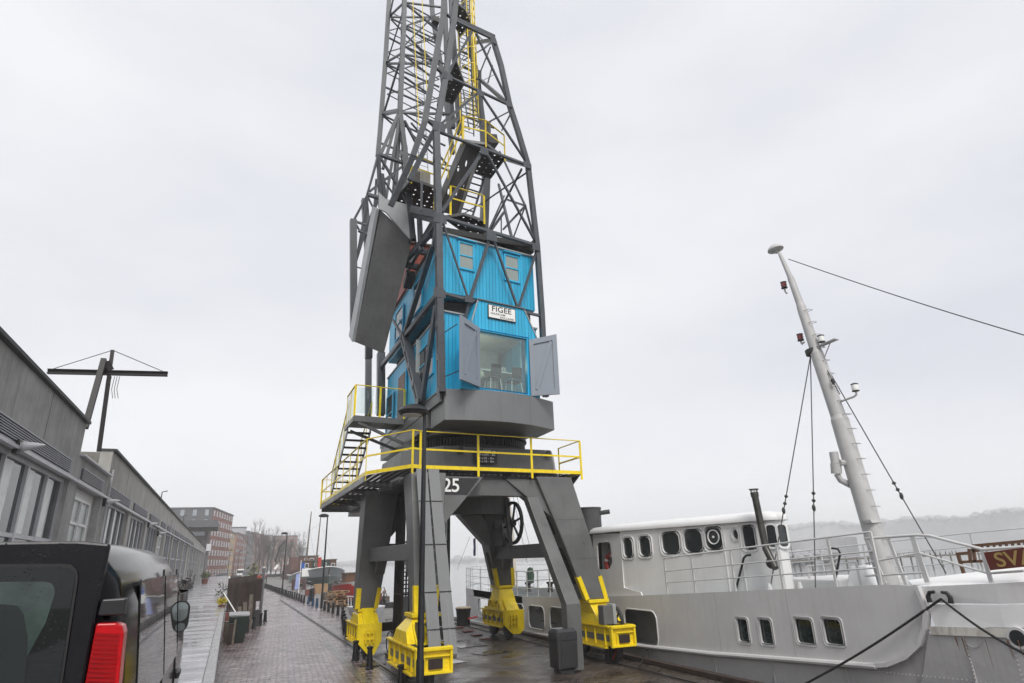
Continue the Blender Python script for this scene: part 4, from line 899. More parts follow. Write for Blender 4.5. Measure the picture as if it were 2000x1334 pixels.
def ladder(p, q, w_, side, n_, cage=0, name='ladder', m_='truss_grey', r=.02):
    p, q, side = Vector(p), Vector(q), Vector(side).normalized(); mb = MB()
    for s_ in (-.5, .5): mb.bar(p + side * w_ * s_, q + side * w_ * s_, r * 2, r * 2)
    for i in range(n_): c = p.lerp(q, (i + .5) / n_); mb.bar(c - side * w_ / 2, c + side * w_ / 2, r * 1.2, r * 1.2)
    o = mb.build(name, m_, CR)
    if cage:
        cb = MB(); d = (q - p).normalized(); out = side.cross(d).normalized(); out = out if out.y < 0 else -out; hoops = []
        for i in range(cage):
            c = p.lerp(q, (i + .5) / cage); pt = [c + side * (w_ * .6 * math.cos(t)) + out * (.75 * math.sin(t)) for t in [math.pi * j / 10 for j in range(11)]]
            cb.tube(pt, .022, 5); hoops.append(pt)
        for j in (0, 3, 5, 7, 10): cb.tube([h[j] for h in hoops], .022 if j != 5 else .04, 5)
        cb.build('safety_cage', 'yellow', o)
    return o
ladder(FP(914, 262, 3.2), FP(905, -20, 3.2), .55, U, 34, cage=9); ladder(FP(928, 258, 1.2), FP(916, 180, 1.2), .5, U, 8)
ladder(FP(902, 428, 2.2), FP(929, 340, 2.2), .75, U, 7, r=.035)
ladder(J(828, 345), J(812, 15), .42, U, 44, r=.012); la = MB()
for (a, b, c, d) in ((806, -5, 818, 245), (824, -5, 837, 235)): la.tube([gy(a, b, 21.4), gy(c, d, 21.4)], .018, 5)
la.build('guide_rail', 'yellow', CR)
# machinery cabinet on the landing
ac = MB().obox(gz(822, 356, 15.05) + Vector((.0, .3, .28)), U * .36, NN * .2, ZV * .27).build('cabinet', mat('cabinet_cream', (.5, .48, .43), .5, streak=.4), CR, bevel=.02)
c = gz(822, 356, 15.05) + Vector((.0, .3, .28))
lv = MB()
for i in range(9): q = c - U * (.33 - i * .035) - NN * .204; lv.obox(q, U * .009, NN * .004, ZV * .2)
lv.build('louvres', 'dark_steel', ac)
dt = MB()
dt.tube([FP(824, 355, .6), FP(823, 412, .6)], .04, 6).tube([FP(819, 420, 2), FP(822, 490, 2)], .1, 8).tube([FP(818, 425, 1.5), FP(820, 438, 1.5)], .03, 6); dt.build('down_pipe', 'truss_grey', CR)
# roof clutter: winch housings under the girt
MB().obox(fr(2.8, 12.75, 1.5), U * .5, NN * .5, ZV * .2).build('winch_housing', 'light_grey', CR, bevel=.03)
MB().obox(fr(3.2, 12.8, .5), U * .35, NN * .3, ZV * .12).build('winch_housing', 'dark_steel', CR, bevel=.03)
# warm lamp and dining things in the glazed bay
lm = thing('ceiling_lamp', fr(1.75, 9.1, 1.4), 'small warm lamp hanging in the glazed room of the crane', 'lamp')
MB().tube([fr(1.75, 9.78, 1.4), fr(1.75, 9.14, 1.4)], .006, 5).build('cord', 'black', lm); MB().sphere(fr(1.75, 9.08, 1.4), .035, 5).build('bulb', 'lit_warm', lm)
pl_ = bpy.data.lights.new('bulb_light', 'POINT'); pl_.energy = 26; pl_.color = (1, .82, .62); pl_.shadow_soft_size = .06; po = bpy.data.objects.new('bulb_light', pl_); COL.objects.link(po); po.parent = lm
po.location = (0, 0, -.08)
tb = thing('dining_table', fr(1.95, 7.46, .55), 'pale dining table seen through the big window of the crane cabin', 'table')
MB().prism([fr(1.2, 8.2, .2), fr(2.62, 8.2, .2), fr(2.62, 8.2, .95), fr(1.2, 8.2, .95)], ZV * .035).build('table_top', 'white_paint', tb)
for a, d in ((1.28, .27), (2.54, .27), (2.54, .88), (1.28, .88)): MB().tube([fr(a, 7.46, d), fr(a, 8.2, d)], .025, 6).build('leg', 'white_paint', tb)
dcr = thing('table_decoration', fr(2.3, 8.235, .5), 'white wooden stick trestle ornament standing on the pale table', 'ornament'); dm = MB()
for i in range(4): a = 2.12 + i * .07; dm.bar(fr(a, 8.235, .45), fr(a + .1, 8.5, .5), .014, .014, up=NN).bar(fr(a + .2, 8.235, .55), fr(a + .1, 8.5, .5), .014, .014, up=NN)
dm.build('sticks', 'white_paint', dcr)
bw_ = MB().lathe([(.02, 0), (.12, .01), (.17, .07), (.15, .07), (.1, .03)], fr(1.8, 8.236, .45), n=16).build('bowl', 'skin_cream', None, smooth=True); tag(bw_, 'shallow cream bowl on the table in the crane cabin', 'bowl')
def chair(a, d, lab, grp=None):
    c = thing('dining_chair', fr(a, 7.46, d), lab, 'chair'); MB().prism([fr(a - .2, 7.88, d - .2), fr(a + .2, 7.88, d - .2), fr(a + .2, 7.88, d + .2), fr(a - .2, 7.88, d + .2)], ZV * .04).build('seat', 'dark_steel', c, bevel=.01)
    MB().prism([fr(a - .19, 7.95, d - .2), fr(a + .19, 7.95, d - .2), fr(a + .17, 8.3, d - .24), fr(a - .17, 8.3, d - .24)], NN * .03).build('backrest', 'dark_steel', c, bevel=.01)
    for i, j in ((-1, -1), (1, -1), (1, 1), (-1, 1)): MB().tube([fr(a + i * .2, 7.46, d + j * .2), fr(a + i * .16, 7.88, d + j * .16)], .014, 6).build('leg', 'white_paint', c)
chair(2.45, .05, 'dark chair by the right end of the table in the crane cabin'); chair(1.7, .02, 'dark chair by the middle of the table in the crane cabin')

tag(MB().lathe([(.05, 0), (.11, .08), (.12, .2), (.07, .3), (.09, .34)], fr(1.35, 8.236, .6), n=14).build('vase', 'skin_cream', None, smooth=True), 'cream vase at the left end of the table in the crane cabin', 'vase')
tag(MB().sphere(fr(1.25, 8.0, .1), .17, 6, (1.2, .6, .9)).build('cream_cushion', 'skin_cream', None, smooth=True), 'cream cushion behind the left edge of the big cabin window', 'cushion')
tag(MB().prism([fr(2.1, 8.45, 2.54), fr(2.9, 8.45, 2.54), fr(2.9, 9.0, 2.54), fr(2.1, 9.0, 2.54)], NN * .03).build('wall_picture', 'dark_steel'), 'dark framed picture on the back wall of the crane cabin', 'picture')
# ================================================================== THE WHITE SHIP
SX = 11.2
SH = thing('moored_ship', (14, 20, -1.5), 'old white passenger ship with rounded windows moored along the quay', 'ship')
def zr(y): return .74 + (y - 9) * (-.062) if y < 13 else max(-.02, .46 - (y - 13.4) * .043)    # rubbing strake height
def zd(y): # deck edge
    return 2.17 - (y - 8) * .06 if y < 17 else (1.63 - (y - 17) * .04 if y < 25 else 1.31 + (y - 25) * .018)
def hx(y):   # port side x of hull
    if y < 10: return SX + .012 * (10 - y) ** 2 * .9
    if y > 31: return SX + .085 * (y - 31) ** 2
    return SX
CXS = 14.1
ys = [-2.5, -1, 0, 1, 2, 3, 4, 5, 6, 7, 8, 9, 11, 13, 16, 19, 22, 25, 28, 31, 32.5, 34, 35, 36, 36.6]
rings = []
for y in ys:
    x = min(hx(y), CXS - .05); zt = min(zr(y), .9) if y > 9 else (1.15 + (9 - y) * .06)
    b = .35 if y < 4 else .8
    rings.append([(x, y, zt), (x + .04, y, zt - .4), (x + .12 + (.25 if y < 9 else 0), y, -1.2), (CXS, y, -2.0), (2 * CXS - x - .12, y, -1.2), (2 * CXS - x, y, zt)])
mb = MB(); mb.loft(rings, closed=True); hull = mb.build('hull', 'ship_hull', SH, smooth=True)
# upper side plating, with the rounded openings of the side gallery and four square windows
sideh = []
ops = [(17.4, 15.75, 1.27, .34), (20.4, 18.9, 1.17, .36), (22.5, 21.0, 1.06, .22), (24.4, 22.95, 1.02, .2), (26.3, 24.85, 1.02, .18), (28.3, 26.8, 1.02, .2), (30.2, 28.8, 1.05, .24)]
for (a, b, t, bt) in ops: sideh.append(rrect(b, bt, a, t, .24))
wins = []
for (x0, y0, x1, y1) in ((1437, 1206, 1467, 1257), (1480, 1207, 1514, 1261), (1550, 1206, 1595, 1261), (1604, 1206, 1652, 1263)):
    p, q = gx(x0, y0, SX), gx(x1, y1, SX); wins.append((q.y, min(p.z, q.z + .6), p.y, q.z)); 
win_out = [rrect(a, d, c, b, .07) for (a, b, c, d) in wins]
outl = [(y, zr(y) + .0) for y in [8.9 + i * .9 for i in range(25)]]
bow_curve = [(8.75, .78), (8.35, .95), (8.05, 1.18), (7.88, 1.45), (7.78, 1.75), (7.85, 2.13)]
top = [(y, zd(y)) for y in [8.4 + i * .9 for i in range(26)]]
outer = outl + top[::-1] + bow_curve[::-1]
sp = plate('side_plating', outer, sideh + win_out, lambda a, b: Vector((SX, a, b)), .035, 'ship_white', SH, (1, 0, 0))
for i, (a, b, c, d) in enumerate(wins):
    f = MB(); ring_between(f, rrect(a - .03, d - .03, c + .03, b + .03, .09), rrect(a + .02, d + .02, c - .02, b - .02, .06), lambda u, v: Vector((SX, u, v)), -.02, .03, (1, 0, 0)); f = f.build('window', 'ship_white', SH, smooth=True)
    MB().prism([Vector((SX + .05, u, v)) for u, v in rrect(a, d, c, b, .07)], (.01, 0, 0)).build('pane', 'curtain_glass', f)
rims = MB()
for h in sideh: rims.tube([Vector((SX - .005, u, v)) for u, v in h + h[:1]], .022, 6, cap=False)
rims.build('opening_rim', 'ship_white', SH)
# gallery behind the openings
MB().box((12.15, 15.3, -.3), (12.2, 31, 1.6)).box((SX + .05, 15.3, -.3), (12.15, 15.35, 1.45)).build('gallery_wall', mat('gallery_grey', (.42, .42, .42), .5, streak=.2, streak_col=(.25, .24, .22)), SH)
MB().box((SX + .04, 15.35, -.25), (12.15, 31, .05)).build('gallery_deck', 'deck_wet', SH)
for y, z in ((16.9, 1.0), (19.2, .95), (21.6, .9), (23.4, .85), (25.5, .8), (27.6, .8), (29.6, .8)):
    o = MB().lathe([(.17, -.03), (.2, -.02), (.2, .0)], (12.13, y, z), (1, 0, 0), 20).build('porthole', 'ship_white', SH, smooth=True); MB().lathe([(.15, -.035), (.15, -.03)], (12.13, y, z), (1, 0, 0), 20).build('pane', 'glass_dark', o)
MB().box((11.6, 18.95, -.2), (12.1, 19.0, 1.3)).bar((11.5, 18.4, -.2), (11.9, 19.0, 1.4), .05, .08).bar((12.0, 18.4, -.2), (12.1, 19.0, 1.4), .05, .08).build('gangway_steps', 'black', SH)
gb_ = MB()
for y0, y1, z in ((20.9, 22.6, .35), (23.0, 24.4, .4), (26, 28, .45)): gb_.tube([(11.7, y0, z), (11.75, y1, z + .02)], .025, 6)
gb_.build('gallery_bar', 'black', SH)
# rubbing strake
rs = MB(); rs.tube([Vector((SX - .03, y, zr(y) - .02)) for y in [9 + i * .75 for i in range(31)]], .055, 8); rs.build('rubbing_strake', 'ship_white', SH, smooth=True)
rs = MB(); bc = [(9.1, .72)] + bow_curve
for (a, b), (c, d) in zip(bc, bc[1:]): rs.bar((SX - .01, a, b), (SX - .01, c, d), .07, .12, up=(1, 0, 0))
rs.build('shoulder_strake', 'ship_white', SH)
# decks
dm = MB(); dpts = [(y, zd(y)) for y in [7.8 + i * .8 for i in range(36)]]
dm.loft([[Vector((min(max(hx(y), SX) + .03, CXS - .2), y, z - .03)) for y, z in dpts], [Vector((max(2 * CXS - hx(y), CXS + .2), y, z - .03)) for y, z in dpts]], closed=False); dm.build('deck', 'deck_wet', SH)
es = [(hx(y), y, zd(y)) for y in [25 + i * .6 for i in range(20)]]
e_ = MB(); e_.loft([[Vector((min(x, CXS - .1), y, z)) for x, y, z in es], [Vector((min(x, CXS - .1), y, z - .3)) for x, y, z in es], [Vector((min(x, CXS - .1) + .06, y, zr(y) if y < 31 else -.02 )) for x, y, z in es if True] if False else [Vector((min(x, CXS - .1) + .03, y, z - .32)) for x, y, z in es]], closed=False).build('stern_band', 'ship_white', SH)
sw = MB(); se = [(hx(y), y, zd(y)) for y in [30.3 + i * .5 for i in range(13)]]
sw.loft([[Vector((min(x, CXS - .1) + .02, y, z)) for x, y, z in se], [Vector((min(x, CXS - .1) + .02, y, -.05)) for x, y, z in se]], closed=False).build('stern_plating', 'ship_white', SH)
# foredeck step, raised white breakwater and hull strips towards the bow
MB().loft([[(SX + .02, 8.0, 2.1), (SX + .06, 6.6, 2.2), (SX + .2, 5, 2.32), (SX + .6, 3, 2.5)], [(SX + .02, 7.85, 1.86), (SX + .04, 6.6, 1.9), (SX + .2, 5, 2.0), (SX + .6, 3, 2.1)]], closed=False).build('foredeck_bulwark', 'ship_white', SH)
MB().loft([[(SX + .03, 7.95, 2.12), (SX + .06, 6.6, 2.2), (SX + .2, 5, 2.32), (SX + .6, 3, 2.5)], [(SX + .55, 8.4, 2.2), (SX + .6, 6.6, 2.42), (SX + .7, 5, 2.6), (SX + 1.1, 3, 2.8)], [(16.8, 8.4, 2.2), (16.8, 6.6, 2.42), (16.7, 5, 2.6), (16.3, 3, 2.8)]], closed=False).build('turtle_deck', 'white_paint', SH)
MB().loft([[(SX + .02, 7.78, 1.84), (SX + .02, 6.6, 1.88), (SX + .14, 5, 1.98), (SX + .5, 3, 2.1)], [(SX - .02, 7.7, 1.5), (SX + .0, 6.6, 1.56), (SX + .12, 5, 1.66), (SX + .5, 3, 1.8)]], closed=False).build('forward_strip', 'white_paint', SH)
MB().loft([[(SX - .03, 7.8, 1.49), (SX - .01, 6.6, 1.55), (SX + .11, 5, 1.65), (SX + .48, 3, 1.8)], [(SX - .05, 7.8, 1.36), (SX - .03, 6.6, 1.42), (SX + .1, 5, 1.5), (SX + .46, 3, 1.6)]], closed=False).build('rust_strake', mat('rusty_white', (.52, .5, .46), .6, streak=.9, streak_col=(.12, .06, .03), scale=4), SH)
MB().loft([[(SX - .02, 7.85, 1.38), (SX - .0, 6.6, 1.44), (SX + .11, 5, 1.5), (SX + .48, 3, 1.6)], [(SX + .03, 8.2, .6), (SX + .02, 6.6, .7), (SX + .16, 5, .8), (SX + .6, 3, .9)], [(SX + .1, 9.6, -.6), (SX + .2, 6.6, -.6), (SX + .5, 5, -.6), (SX + .9, 3, -.6)]], closed=False).build('forward_plating', 'ship_hull', SH)
rvt = MB()
for i in range(16):
    rvt.sphere((SX - .02, 7.25, .55 + i * .055), .014, 3); rvt.sphere((SX - .0, 6.55, .45 + i * .065), .014, 3)
for i in range(40): rvt.sphere((SX + .0, 9.2 - i * .075, .74 - .0 + i * .004 - .12), .012, 3)
for i in range(14): rvt.sphere((SX - .01, 6.75 - i * .06, 1.36), .014, 3)
rvt.build('rivets', 'ship_hull', SH)
c = gx(1990, 1246, SX + .0); o = MB().lathe([(.12, -.03), (.155, -.03), (.155, .02)], c, (1, 0, 0), 24).build('porthole', 'ship_white', SH, smooth=True); MB().lathe([(.115, -.035), (.115, .01)], c, (1, 0, 0), 20).build('pane', 'glass_dark', o)
c = gx(1898, 1247, SX - .02); MB().tube([c + Vector((0, .13 * math.cos(t), .13 * math.sin(t))) for t in [math.pi * 2 * i / 20 for i in range(21)]], .006, 5, cap=False).build('plate_ring', 'ship_hull', SH)
# fairlead horns
for s_ in (-1, 1):
    c = gx(1835, 1170, SX - .06); pts = [c + Vector((0, -s_ * .18, -.06)), c + Vector((0, -s_ * .19, .03)), c + Vector((0, -s_ * .15, .1)), c + Vector((0, -s_ * .06, .11))]
    MB().tube(pts, .045, 8, r2=.025).build('fairlead', 'black', SH, smooth=True)
for y in (10.9, 13.2, 15.4): MB().box((SX - .004, y - .006, zr(y) + .06), (SX - .0005, y + .006, zd(y) - .02)).build('plate_seam', 'mast_grey', SH)
for y, z0, z1 in ((9.7, .2, .66), (11.6, 0, .52), (13.5, 0, .4), (6.1, .7, 1.4), (7.25, .65, 1.4)): MB().box((hx(y) - .006 if y > 8 else SX - .012, y - .008, z0), (hx(y) + .02, y + .008, z1)).build('plate_seam', 'mast_grey', SH)
mat('rust_run', (.22, .13, .08), .8, var=.4, scale=20)
ru = MB(); random.seed(77)
for (y, z, n_) in ((7.2, 1.36, 5), (6.4, 1.4, 6), (6.0, 1.25, 4)):
    for i in range(n_):
        yy = y + random.uniform(-.3, .3); l_ = random.uniform(.1, .45); w_ = random.uniform(.004, .012); ru.add([(SX - .045, yy - w_, z), (SX - .045, yy + w_, z), (SX - .02, yy + w_ * .3, z - l_), (SX - .02, yy - w_ * .3, z - l_)], [(0, 1, 2, 3)])
ru.build('rust_streaks', 'rust_run', SH)
# ---- wheelhouse
WX = 11.95; WN = Vector((1, .19, 0)); WP0 = Vector((11.3, 17.3, 0)); WZ0, WZ1 = 1.5, 3.52
def wside(y): return 11.3 + (17.3 - y) * .19
def WPt(px, py): return gp(px, py, WP0, WN)
WNn = WN.normalized()
pl0 = [(WX, 17.2), (WX, 12.9), (WX + .12, 12.4), (WX + .45, 11.95), (WX + 1.0, 11.7), (16.2, 11.7), (16.2, 19.0), (11.6, 19.0), (11.6, 17.2)]
wins_w = []
def wall_hole(px, py, w_, h_):
    p = gx(px, py, WX); return p.y, p.z
whs = []
for (px, py, hw, hh) in ((1227, 1070, .23, .30), (1260, 1067, .26, .30), (1310, 1060, .36, .32), (1354, 1056, .35, .32), (1394, 1051, .31, .31), (1463, 1049, .21, .31)):
    p = WPt(px, py); whs.append((p.y, p.z, hw, hh))
holes = [rrect(y - a, z - b, y + a, z + b, min(a, b) * .55) for (y, z, a, b) in whs]
pc = WPt(1437, 1044); holes.append(ellipse(pc.y, pc.z, .1, .13))
wh = plate('wheelhouse', [(12.5, WZ0), (17.4, 1.45), (17.4, WZ1), (12.5, WZ1)], holes, lambda a, b: Vector((wside(a), a, b)), .04, 'super_white', SH, (1, 0, 0))
mb = MB()
fp = [(wside(12.5), 12.5), (12.27, 12.25), (12.40, 12.02), (12.62, 12.0), (12.85, 12.18), (13.3, 12.9), (14.9, 14.7), (15.4, 16), (15.4, 19.3)]
mb.loft([[(x, y, WZ0) for x, y in fp], [(x, y, WZ1) for x, y in fp], [(x + .04, y + .04, WZ1) for x, y in fp], [(x + .04, y + .04, WZ0) for x, y in fp]], closed=False); mb.build('front_wall', 'super_white', wh, smooth=True)
MB().box((SX + .15, 19.2, 1.3), (15.35, 19.28, WZ1 - .01)).build('rear_wall', 'super_white', wh)
rp = [(SX + .02, 19.4), (SX + .02, 17.45), (wside(12.6) - .1, 12.6), (12.2, 12.15), (12.36, 11.92), (12.64, 11.88), (12.92, 12.08), (13.4, 12.8), (15.0, 14.6), (15.5, 16), (15.5, 19.4)]; _rp = [ (15.5, 11.64), (16.3, 12.5), (16.3, 19.5)]
cx_, cy_ = 14.1, 15.6
def sc2(k, z): return [(cx_ + (x - cx_) * k, cy_ + (y - cy_) * k, z) for x, y in rp]
MB().loft([sc2(1, WZ1 + .002), sc2(1.0, WZ1 + .05), sc2(.99, WZ1 + .12), sc2(.95, WZ1 + .19), sc2(.8, WZ1 + .26)]).build('roof', 'super_white', wh, smooth=True)
def wframe(y, z, a, b, par, shape='r'):
    r_ = min(a, b) * .55
    f = MB(); o1, o2 = (rrect(y - a - .045, z - b - .045, y + a + .045, z + b + .045, r_ + .03), rrect(y - a + .03, z - b + .03, y + a - .03, z + b - .03, r_)) if shape == 'r' else (ellipse(y, z, a + .04, b + .04), ellipse(y, z, a - .01, b - .01))
    ring_between(f, o1, o2, lambda u, v: Vector((wside(u), u, v)), -.03, .03, WNn)
    n_ = len(o1)
    for i in range(0, n_, 2): u, v = (o1[i][0] + o2[i][0]) / 2, (o1[i][1] + o2[i][1]) / 2; f.sphere((wside(u) - .03, u, v), .011, 3)
    f = f.build('window', 'super_white', par, smooth=True); MB().prism([Vector((wside(u) + .03, u, v)) for u, v in (rrect(y - a, z - b, y + a, z + b, r_) if shape == 'r' else ellipse(y, z, a, b))], (.01, 0, 0)).build('pane', 'glass_dark', f); return f
fr_w = [wframe(*q, wh) for q in whs]
y, z = whs[4][0], whs[4][1] + .03
MB().lathe([(.165, -.045), (.19, -.05), (.19, -.02), (.165, -.02), (.165, -.045)], (wside(y) + .02, y, z), WNn, 28).lathe([(.03, -.05), (.03, -.02)], (wside(y) + .02, y, z), WNn, 12).build('clear_view_screen', 'super_white', fr_w[4], smooth=True)
dw = MB(); y0, y1 = WPt(1418, 1100).y, WPt(1452, 1100).y
for q in ((y1, 1.75, y1 + .03, 3.4), (y0 - .03, 1.75, y0, 3.4), (y1, 3.4, y0, 3.43)): dw.prism([Vector((wside(u), u, v)) for u, v in ((q[0], q[1]), (q[2], q[1]), (q[2], q[3]), (q[0], q[3]))], -WNn * .018)
dw = dw.build('door', 'super_white', wh); wframe(pc.y, pc.z, .1, .13, dw, 'e')
# two windows in the rounded front
for (x, y, nx, ny) in ((12.33, 12.13, -.87, -.5), (12.52, 11.99, -.35, -.93)):
    tv = Vector((ny, -nx, 0)); nv = Vector((nx, ny, 0)).normalized(); tv = nv.cross(ZV); c = Vector((x, y, whs[5][1])) - nv * .01; fn = lambda u, v, c=c, tv=tv: c + tv * u + ZV * v
    f = MB(); ring_between(f, rrect(-.16, -.31, .16, .31, .12), rrect(-.11, -.26, .11, .26, .08), fn, .0, .05, nv); f = f.build('window', 'super_white', wh); MB().prism([fn(u, v) + nv * .02 for u, v in rrect(-.12, -.27, .12, .27, .08)], nv * .012).build('pane', 'glass_dark', f)
# bridge wing: hull side carried up to the wheelhouse, with a cut-out holding a lifebuoy
lw = [gx(*p, SX + .06) for p in ((1150, 1160), (1240, 1166), (1240, 1162), (1208, 1040), (1155, 1040))]
wing = plate('bridge_wing', [(19.9, 1.3), (16.4, 1.6), (16.5, 1.75), (17.38, 1.85), (17.38, 3.46), (19.1, 3.5), (19.1, 2.35), (19.5, 2.2)], [[(18.0, 3.15), (17.95, 2.6), (18.15, 2.38), (18.85, 2.38), (18.85, 3.15), (18.75, 3.22), (18.12, 3.22)]], lambda a, b: Vector((SX + .05 + max(0, (b - 1.6)) * .02, a, b)), .04, 'super_white', SH, (1, 0, 0))
MB().box((11.94, 17.42, 1.4), (12.0, 19.19, 3.5)).build('wing_return', 'super_white', wing)
mb = MB().box((WX - .03, 18.0, 2.65), (WX - .004, 18.6, 3.2)).build('window', 'super_white', wing); MB().box((WX - .036, 18.07, 2.72), (WX - .031, 18.53, 3.13)).build('pane', 'curtain_glass', mb)
lb = thing('lifebuoy', (SX + .4, 18.45, 2.5), 'faded red lifebuoy hanging in the cut-out of the ship bridge wing', 'lifebuoy'); q = MB()
pts = [Vector((SX + .3, 18.4 + .27 * math.cos(t), 2.55 + .27 * math.sin(t))) for t in [math.pi * 2 * i / 24 for i in range(25)]]; q.tube(pts, .075, 8, cap=False); q.build('ring', 'red_paint', lb, smooth=True)
q = MB()
for t in (.5, 2.1, 3.6, 5.2): c = Vector((SX + .3, 18.4 + .27 * math.cos(t), 2.55 + .27 * math.sin(t))); tv = Vector((0, -math.sin(t), math.cos(t))); q.tube([c - tv * .04, c + tv * .04], .082, 10)
q.build('band', 'white_paint', lb, smooth=True)
# funnel
fq = gy(1150, 1045, 19.6); ft = gy(1147, 995, 19.6)
fu = MB().lathe([(.44, -1.8), (.46, fq.z - ft.z + .85 - .85), (.48, .85), (.5, .87), (.5, .92), (.44, .92), (.42, .7)], (fq.x, 19.6, fq.z), n=36).build('funnel', mat('funnel_grey', (.045, .045, .047), .5, var=.25), SH, smooth=True)
MB().tube([(fq.x + .3, 19.3, fq.z + .72), (fq.x + .62, 19.1, fq.z + .76)], .08, 10).build('steam_horn', 'dark_steel', fu, smooth=True)
# exhaust pipe in front of the wheelhouse
e0, e1, e2 = gx(1473, 962, 12.02), gx(1496, 1072, 12.02), gx(1515, 1110, 11.95)
ex = MB().tube([e2, e1, e1.lerp(e0, .2), e0], .085, 14).tube([e1.lerp(e0, .45), e1.lerp(e0, .47)], .1, 14).tube([e1.lerp(e0, .92), e0], .1, 14).tube([e0 + ZV * .06, e0 + ZV * .09], .12, 14).build('exhaust_pipe', mat('stainless', (.06, .058, .052), .3, metal=.5, var=.35), SH, smooth=True)
q = MB()
for i in range(6): t = i * math.pi / 3; q.tube([e0 + Vector((.08 * math.cos(t), .08 * math.sin(t), 0)), e0 + Vector((.08 * math.cos(t), .08 * math.sin(t), .07))], .012, 4)
q.build('cowl', 'dark_steel', ex); MB().sphere(e2 + Vector((.05, .15, .12)), .14, 6).build('valve', 'dark_steel', ex)
# ---- railings
def rails(path, hs=(.35, .68, 1.0), r=.017, post_gap=1.3, lean=0., name='railing', m_='ship_rail', flat=False):
    mb = MB(); pts = [Vector(p) for p in path]
    for h in hs: mb.tube([p + ZV * h for p in pts], r if h != hs[-1] else r * 1.25, 6)
    for a, b in zip(pts, pts[1:]):
        n_ = max(1, round((b - a).length / post_gap))
        for i in range(n_ + (b is pts[-1])): p = a.lerp(b, i / n_); mb.bar(p, p + ZV * hs[-1] + Vector((0, lean, 0)), .035, .05)
    return mb.build(name, m_, SH, smooth=False)
pt = [Vector((SX + .06, y, zd(y))) for y in (15.2, 14, 12.5, 11, 9.6, 8.6)]
rails(pt, (.3, .6, .95))
# bow part of the rail with the sloping end
q = MB(); T = [gx(*p, SX + .1) for p in ((1690, 1052), (1790, 1045), (1815, 1046), (1860, 1058), (1920, 1073), (2000, 1068))]; q.tube(T, .025, 8)
M_ = [gx(*p, SX + .1) for p in ((1690, 1100), (1795, 1080), (1930, 1120), (2000, 1115))]; q.tube(M_, .019, 8); B_ = [gx(*p, SX + .1) for p in ((1690, 1125), (1805, 1118))]; q.tube(B_, .022, 6)
for (a, b, c, d) in ((1782, 1048, 1812, 1138), (1690, 1050, 1730, 1140), (1735, 1052, 1770, 1142), (1918, 1074, 1940, 1150)): q.bar(gx(a, b, SX + .1), gx(c, d, SX + .1), .09 if a == 1782 else .06, .03, up=(1, 0, 0))
q.build('railing', 'ship_rail', SH)
# starboard rails seen across the deck, stern rails
rails([Vector((16.6, y, zd(max(8, y)))) for y in (16, 13, 10, 7, 4)], (.35, .7, 1.02)); rails([Vector((13.2, y, zd(y) - .02)) for y in (12, 10.6)], (.5,), m_='ship_rail')
sr_ = [Vector((hx(y) + .05, y, zd(y))) for y in (26.6, 28.5, 30, 31.5, 33, 34.2, 35.2)] + [Vector((14.1, 36.2, 1.5))]
rails(sr_, (.3, .6, .95), post_gap=1.1); rails([Vector((16.9, y, 1.4)) for y in (22, 25, 28, 31)] + [Vector((16, 34, 1.45)), Vector((14.2, 36.2, 1.5))], (.35, .7, 1.0))
rails([Vector((SX + .06, y, zd(y))) for y in (20.6, 22.5, 24.6, 26.6)], (.3, .6, .95), post_gap=1.1)
# deck things: hatch, ventilator stick, hatch cover aft, stern deckhouse
MB().box((13.0, 11.0, 1.7), (15.4, 13.0, 2.12)).build('hatch', 'ship_white', SH, bevel=.03); MB().loft([[(13.2, 10.4, 1.85), (14.3, 10.4, 1.85), (14.3, 11.1, 1.85), (13.2, 11.1, 1.85)], [(13.5, 10.6, 2.4), (14.1, 10.6, 2.4), (14.1, 11.0, 2.4), (13.5, 11.0, 2.4)]]).build('skylight', 'white_paint', SH, bevel=.02)
MB().loft([[(12.6, 22.5, 1.3), (15.5, 22.5, 1.3), (15.5, 27, 1.3), (12.6, 27, 1.3)], [(13.2, 23, 1.95), (15.0, 23, 1.95), (15.0, 26.4, 1.95), (13.2, 26.4, 1.95)]]).build('hatch_cover', 'white_paint', SH, bevel=.03)
MB().box((12.4, 27.5, 1.27), (16.0, 33, 1.42)).build('after_hatch', 'white_paint', SH, bevel=.03); MB().box((12.9, 28, 1.425), (15.5, 32.5, 1.5)).build('hatch_tarpaulin', 'deck_wet', SH)
for (px0, py0, px1, py1) in ((1448, 1160, 1462, 1085), (1640, 1095, 1647, 1020)):
    pass
hk = MB(); b0 = gx(1437, 1152, 12.0); b1_ = gx(1451, 1098, 12.0); hk.tube([b0, b1_, b1_ + Vector((0, -.05, .1)), b1_ + Vector((0, -.16, .16)), b1_ + Vector((0, -.3, .17))], .028, 8); hk.build('vent_pipe', 'black', SH, smooth=True); hk = MB(); b0 = gx(1632, 1130, 12.2); b1_ = gx(1641, 1080, 12.2); hk.tube([b0, b1_, b1_ + Vector((0, .04, .08)), b1_ + Vector((0, .14, .1)), b1_ + Vector((0, .22, .1))], .024, 8)
hk.build('vent_pipe', 'black', SH, smooth=True)
for (px, py) in ((1562, 1148), (1503, 1150)):
    c = gx(px, py, SX + .3); MB().lathe([(.09, -.12), (.06, .02), (.04, .12)], c, n=10).build('stay_foot', 'ship_white', SH)
# green pile (covered gear) and anchor winch aft
MB().lathe([(.02, 0), (.17, .05), (.2, .45), (.13, .75), (.02, .8)], gx(1036, 1128, 14.2) - ZV * .3, n=12).build('covered_gear', mat('green_cloth', (.03, .06, .04), .9), SH, smooth=True)
for (px, py) in ((992, 1140), (1032, 1150), (1075, 1150)): MB().lathe([(.14, 0), (.1, .06), (.1, .28), (.15, .32), (.15, .38)], gx(px, py, SX + .35) - ZV * .12, n=14).build('bitt', 'dark_steel', SH, smooth=True)
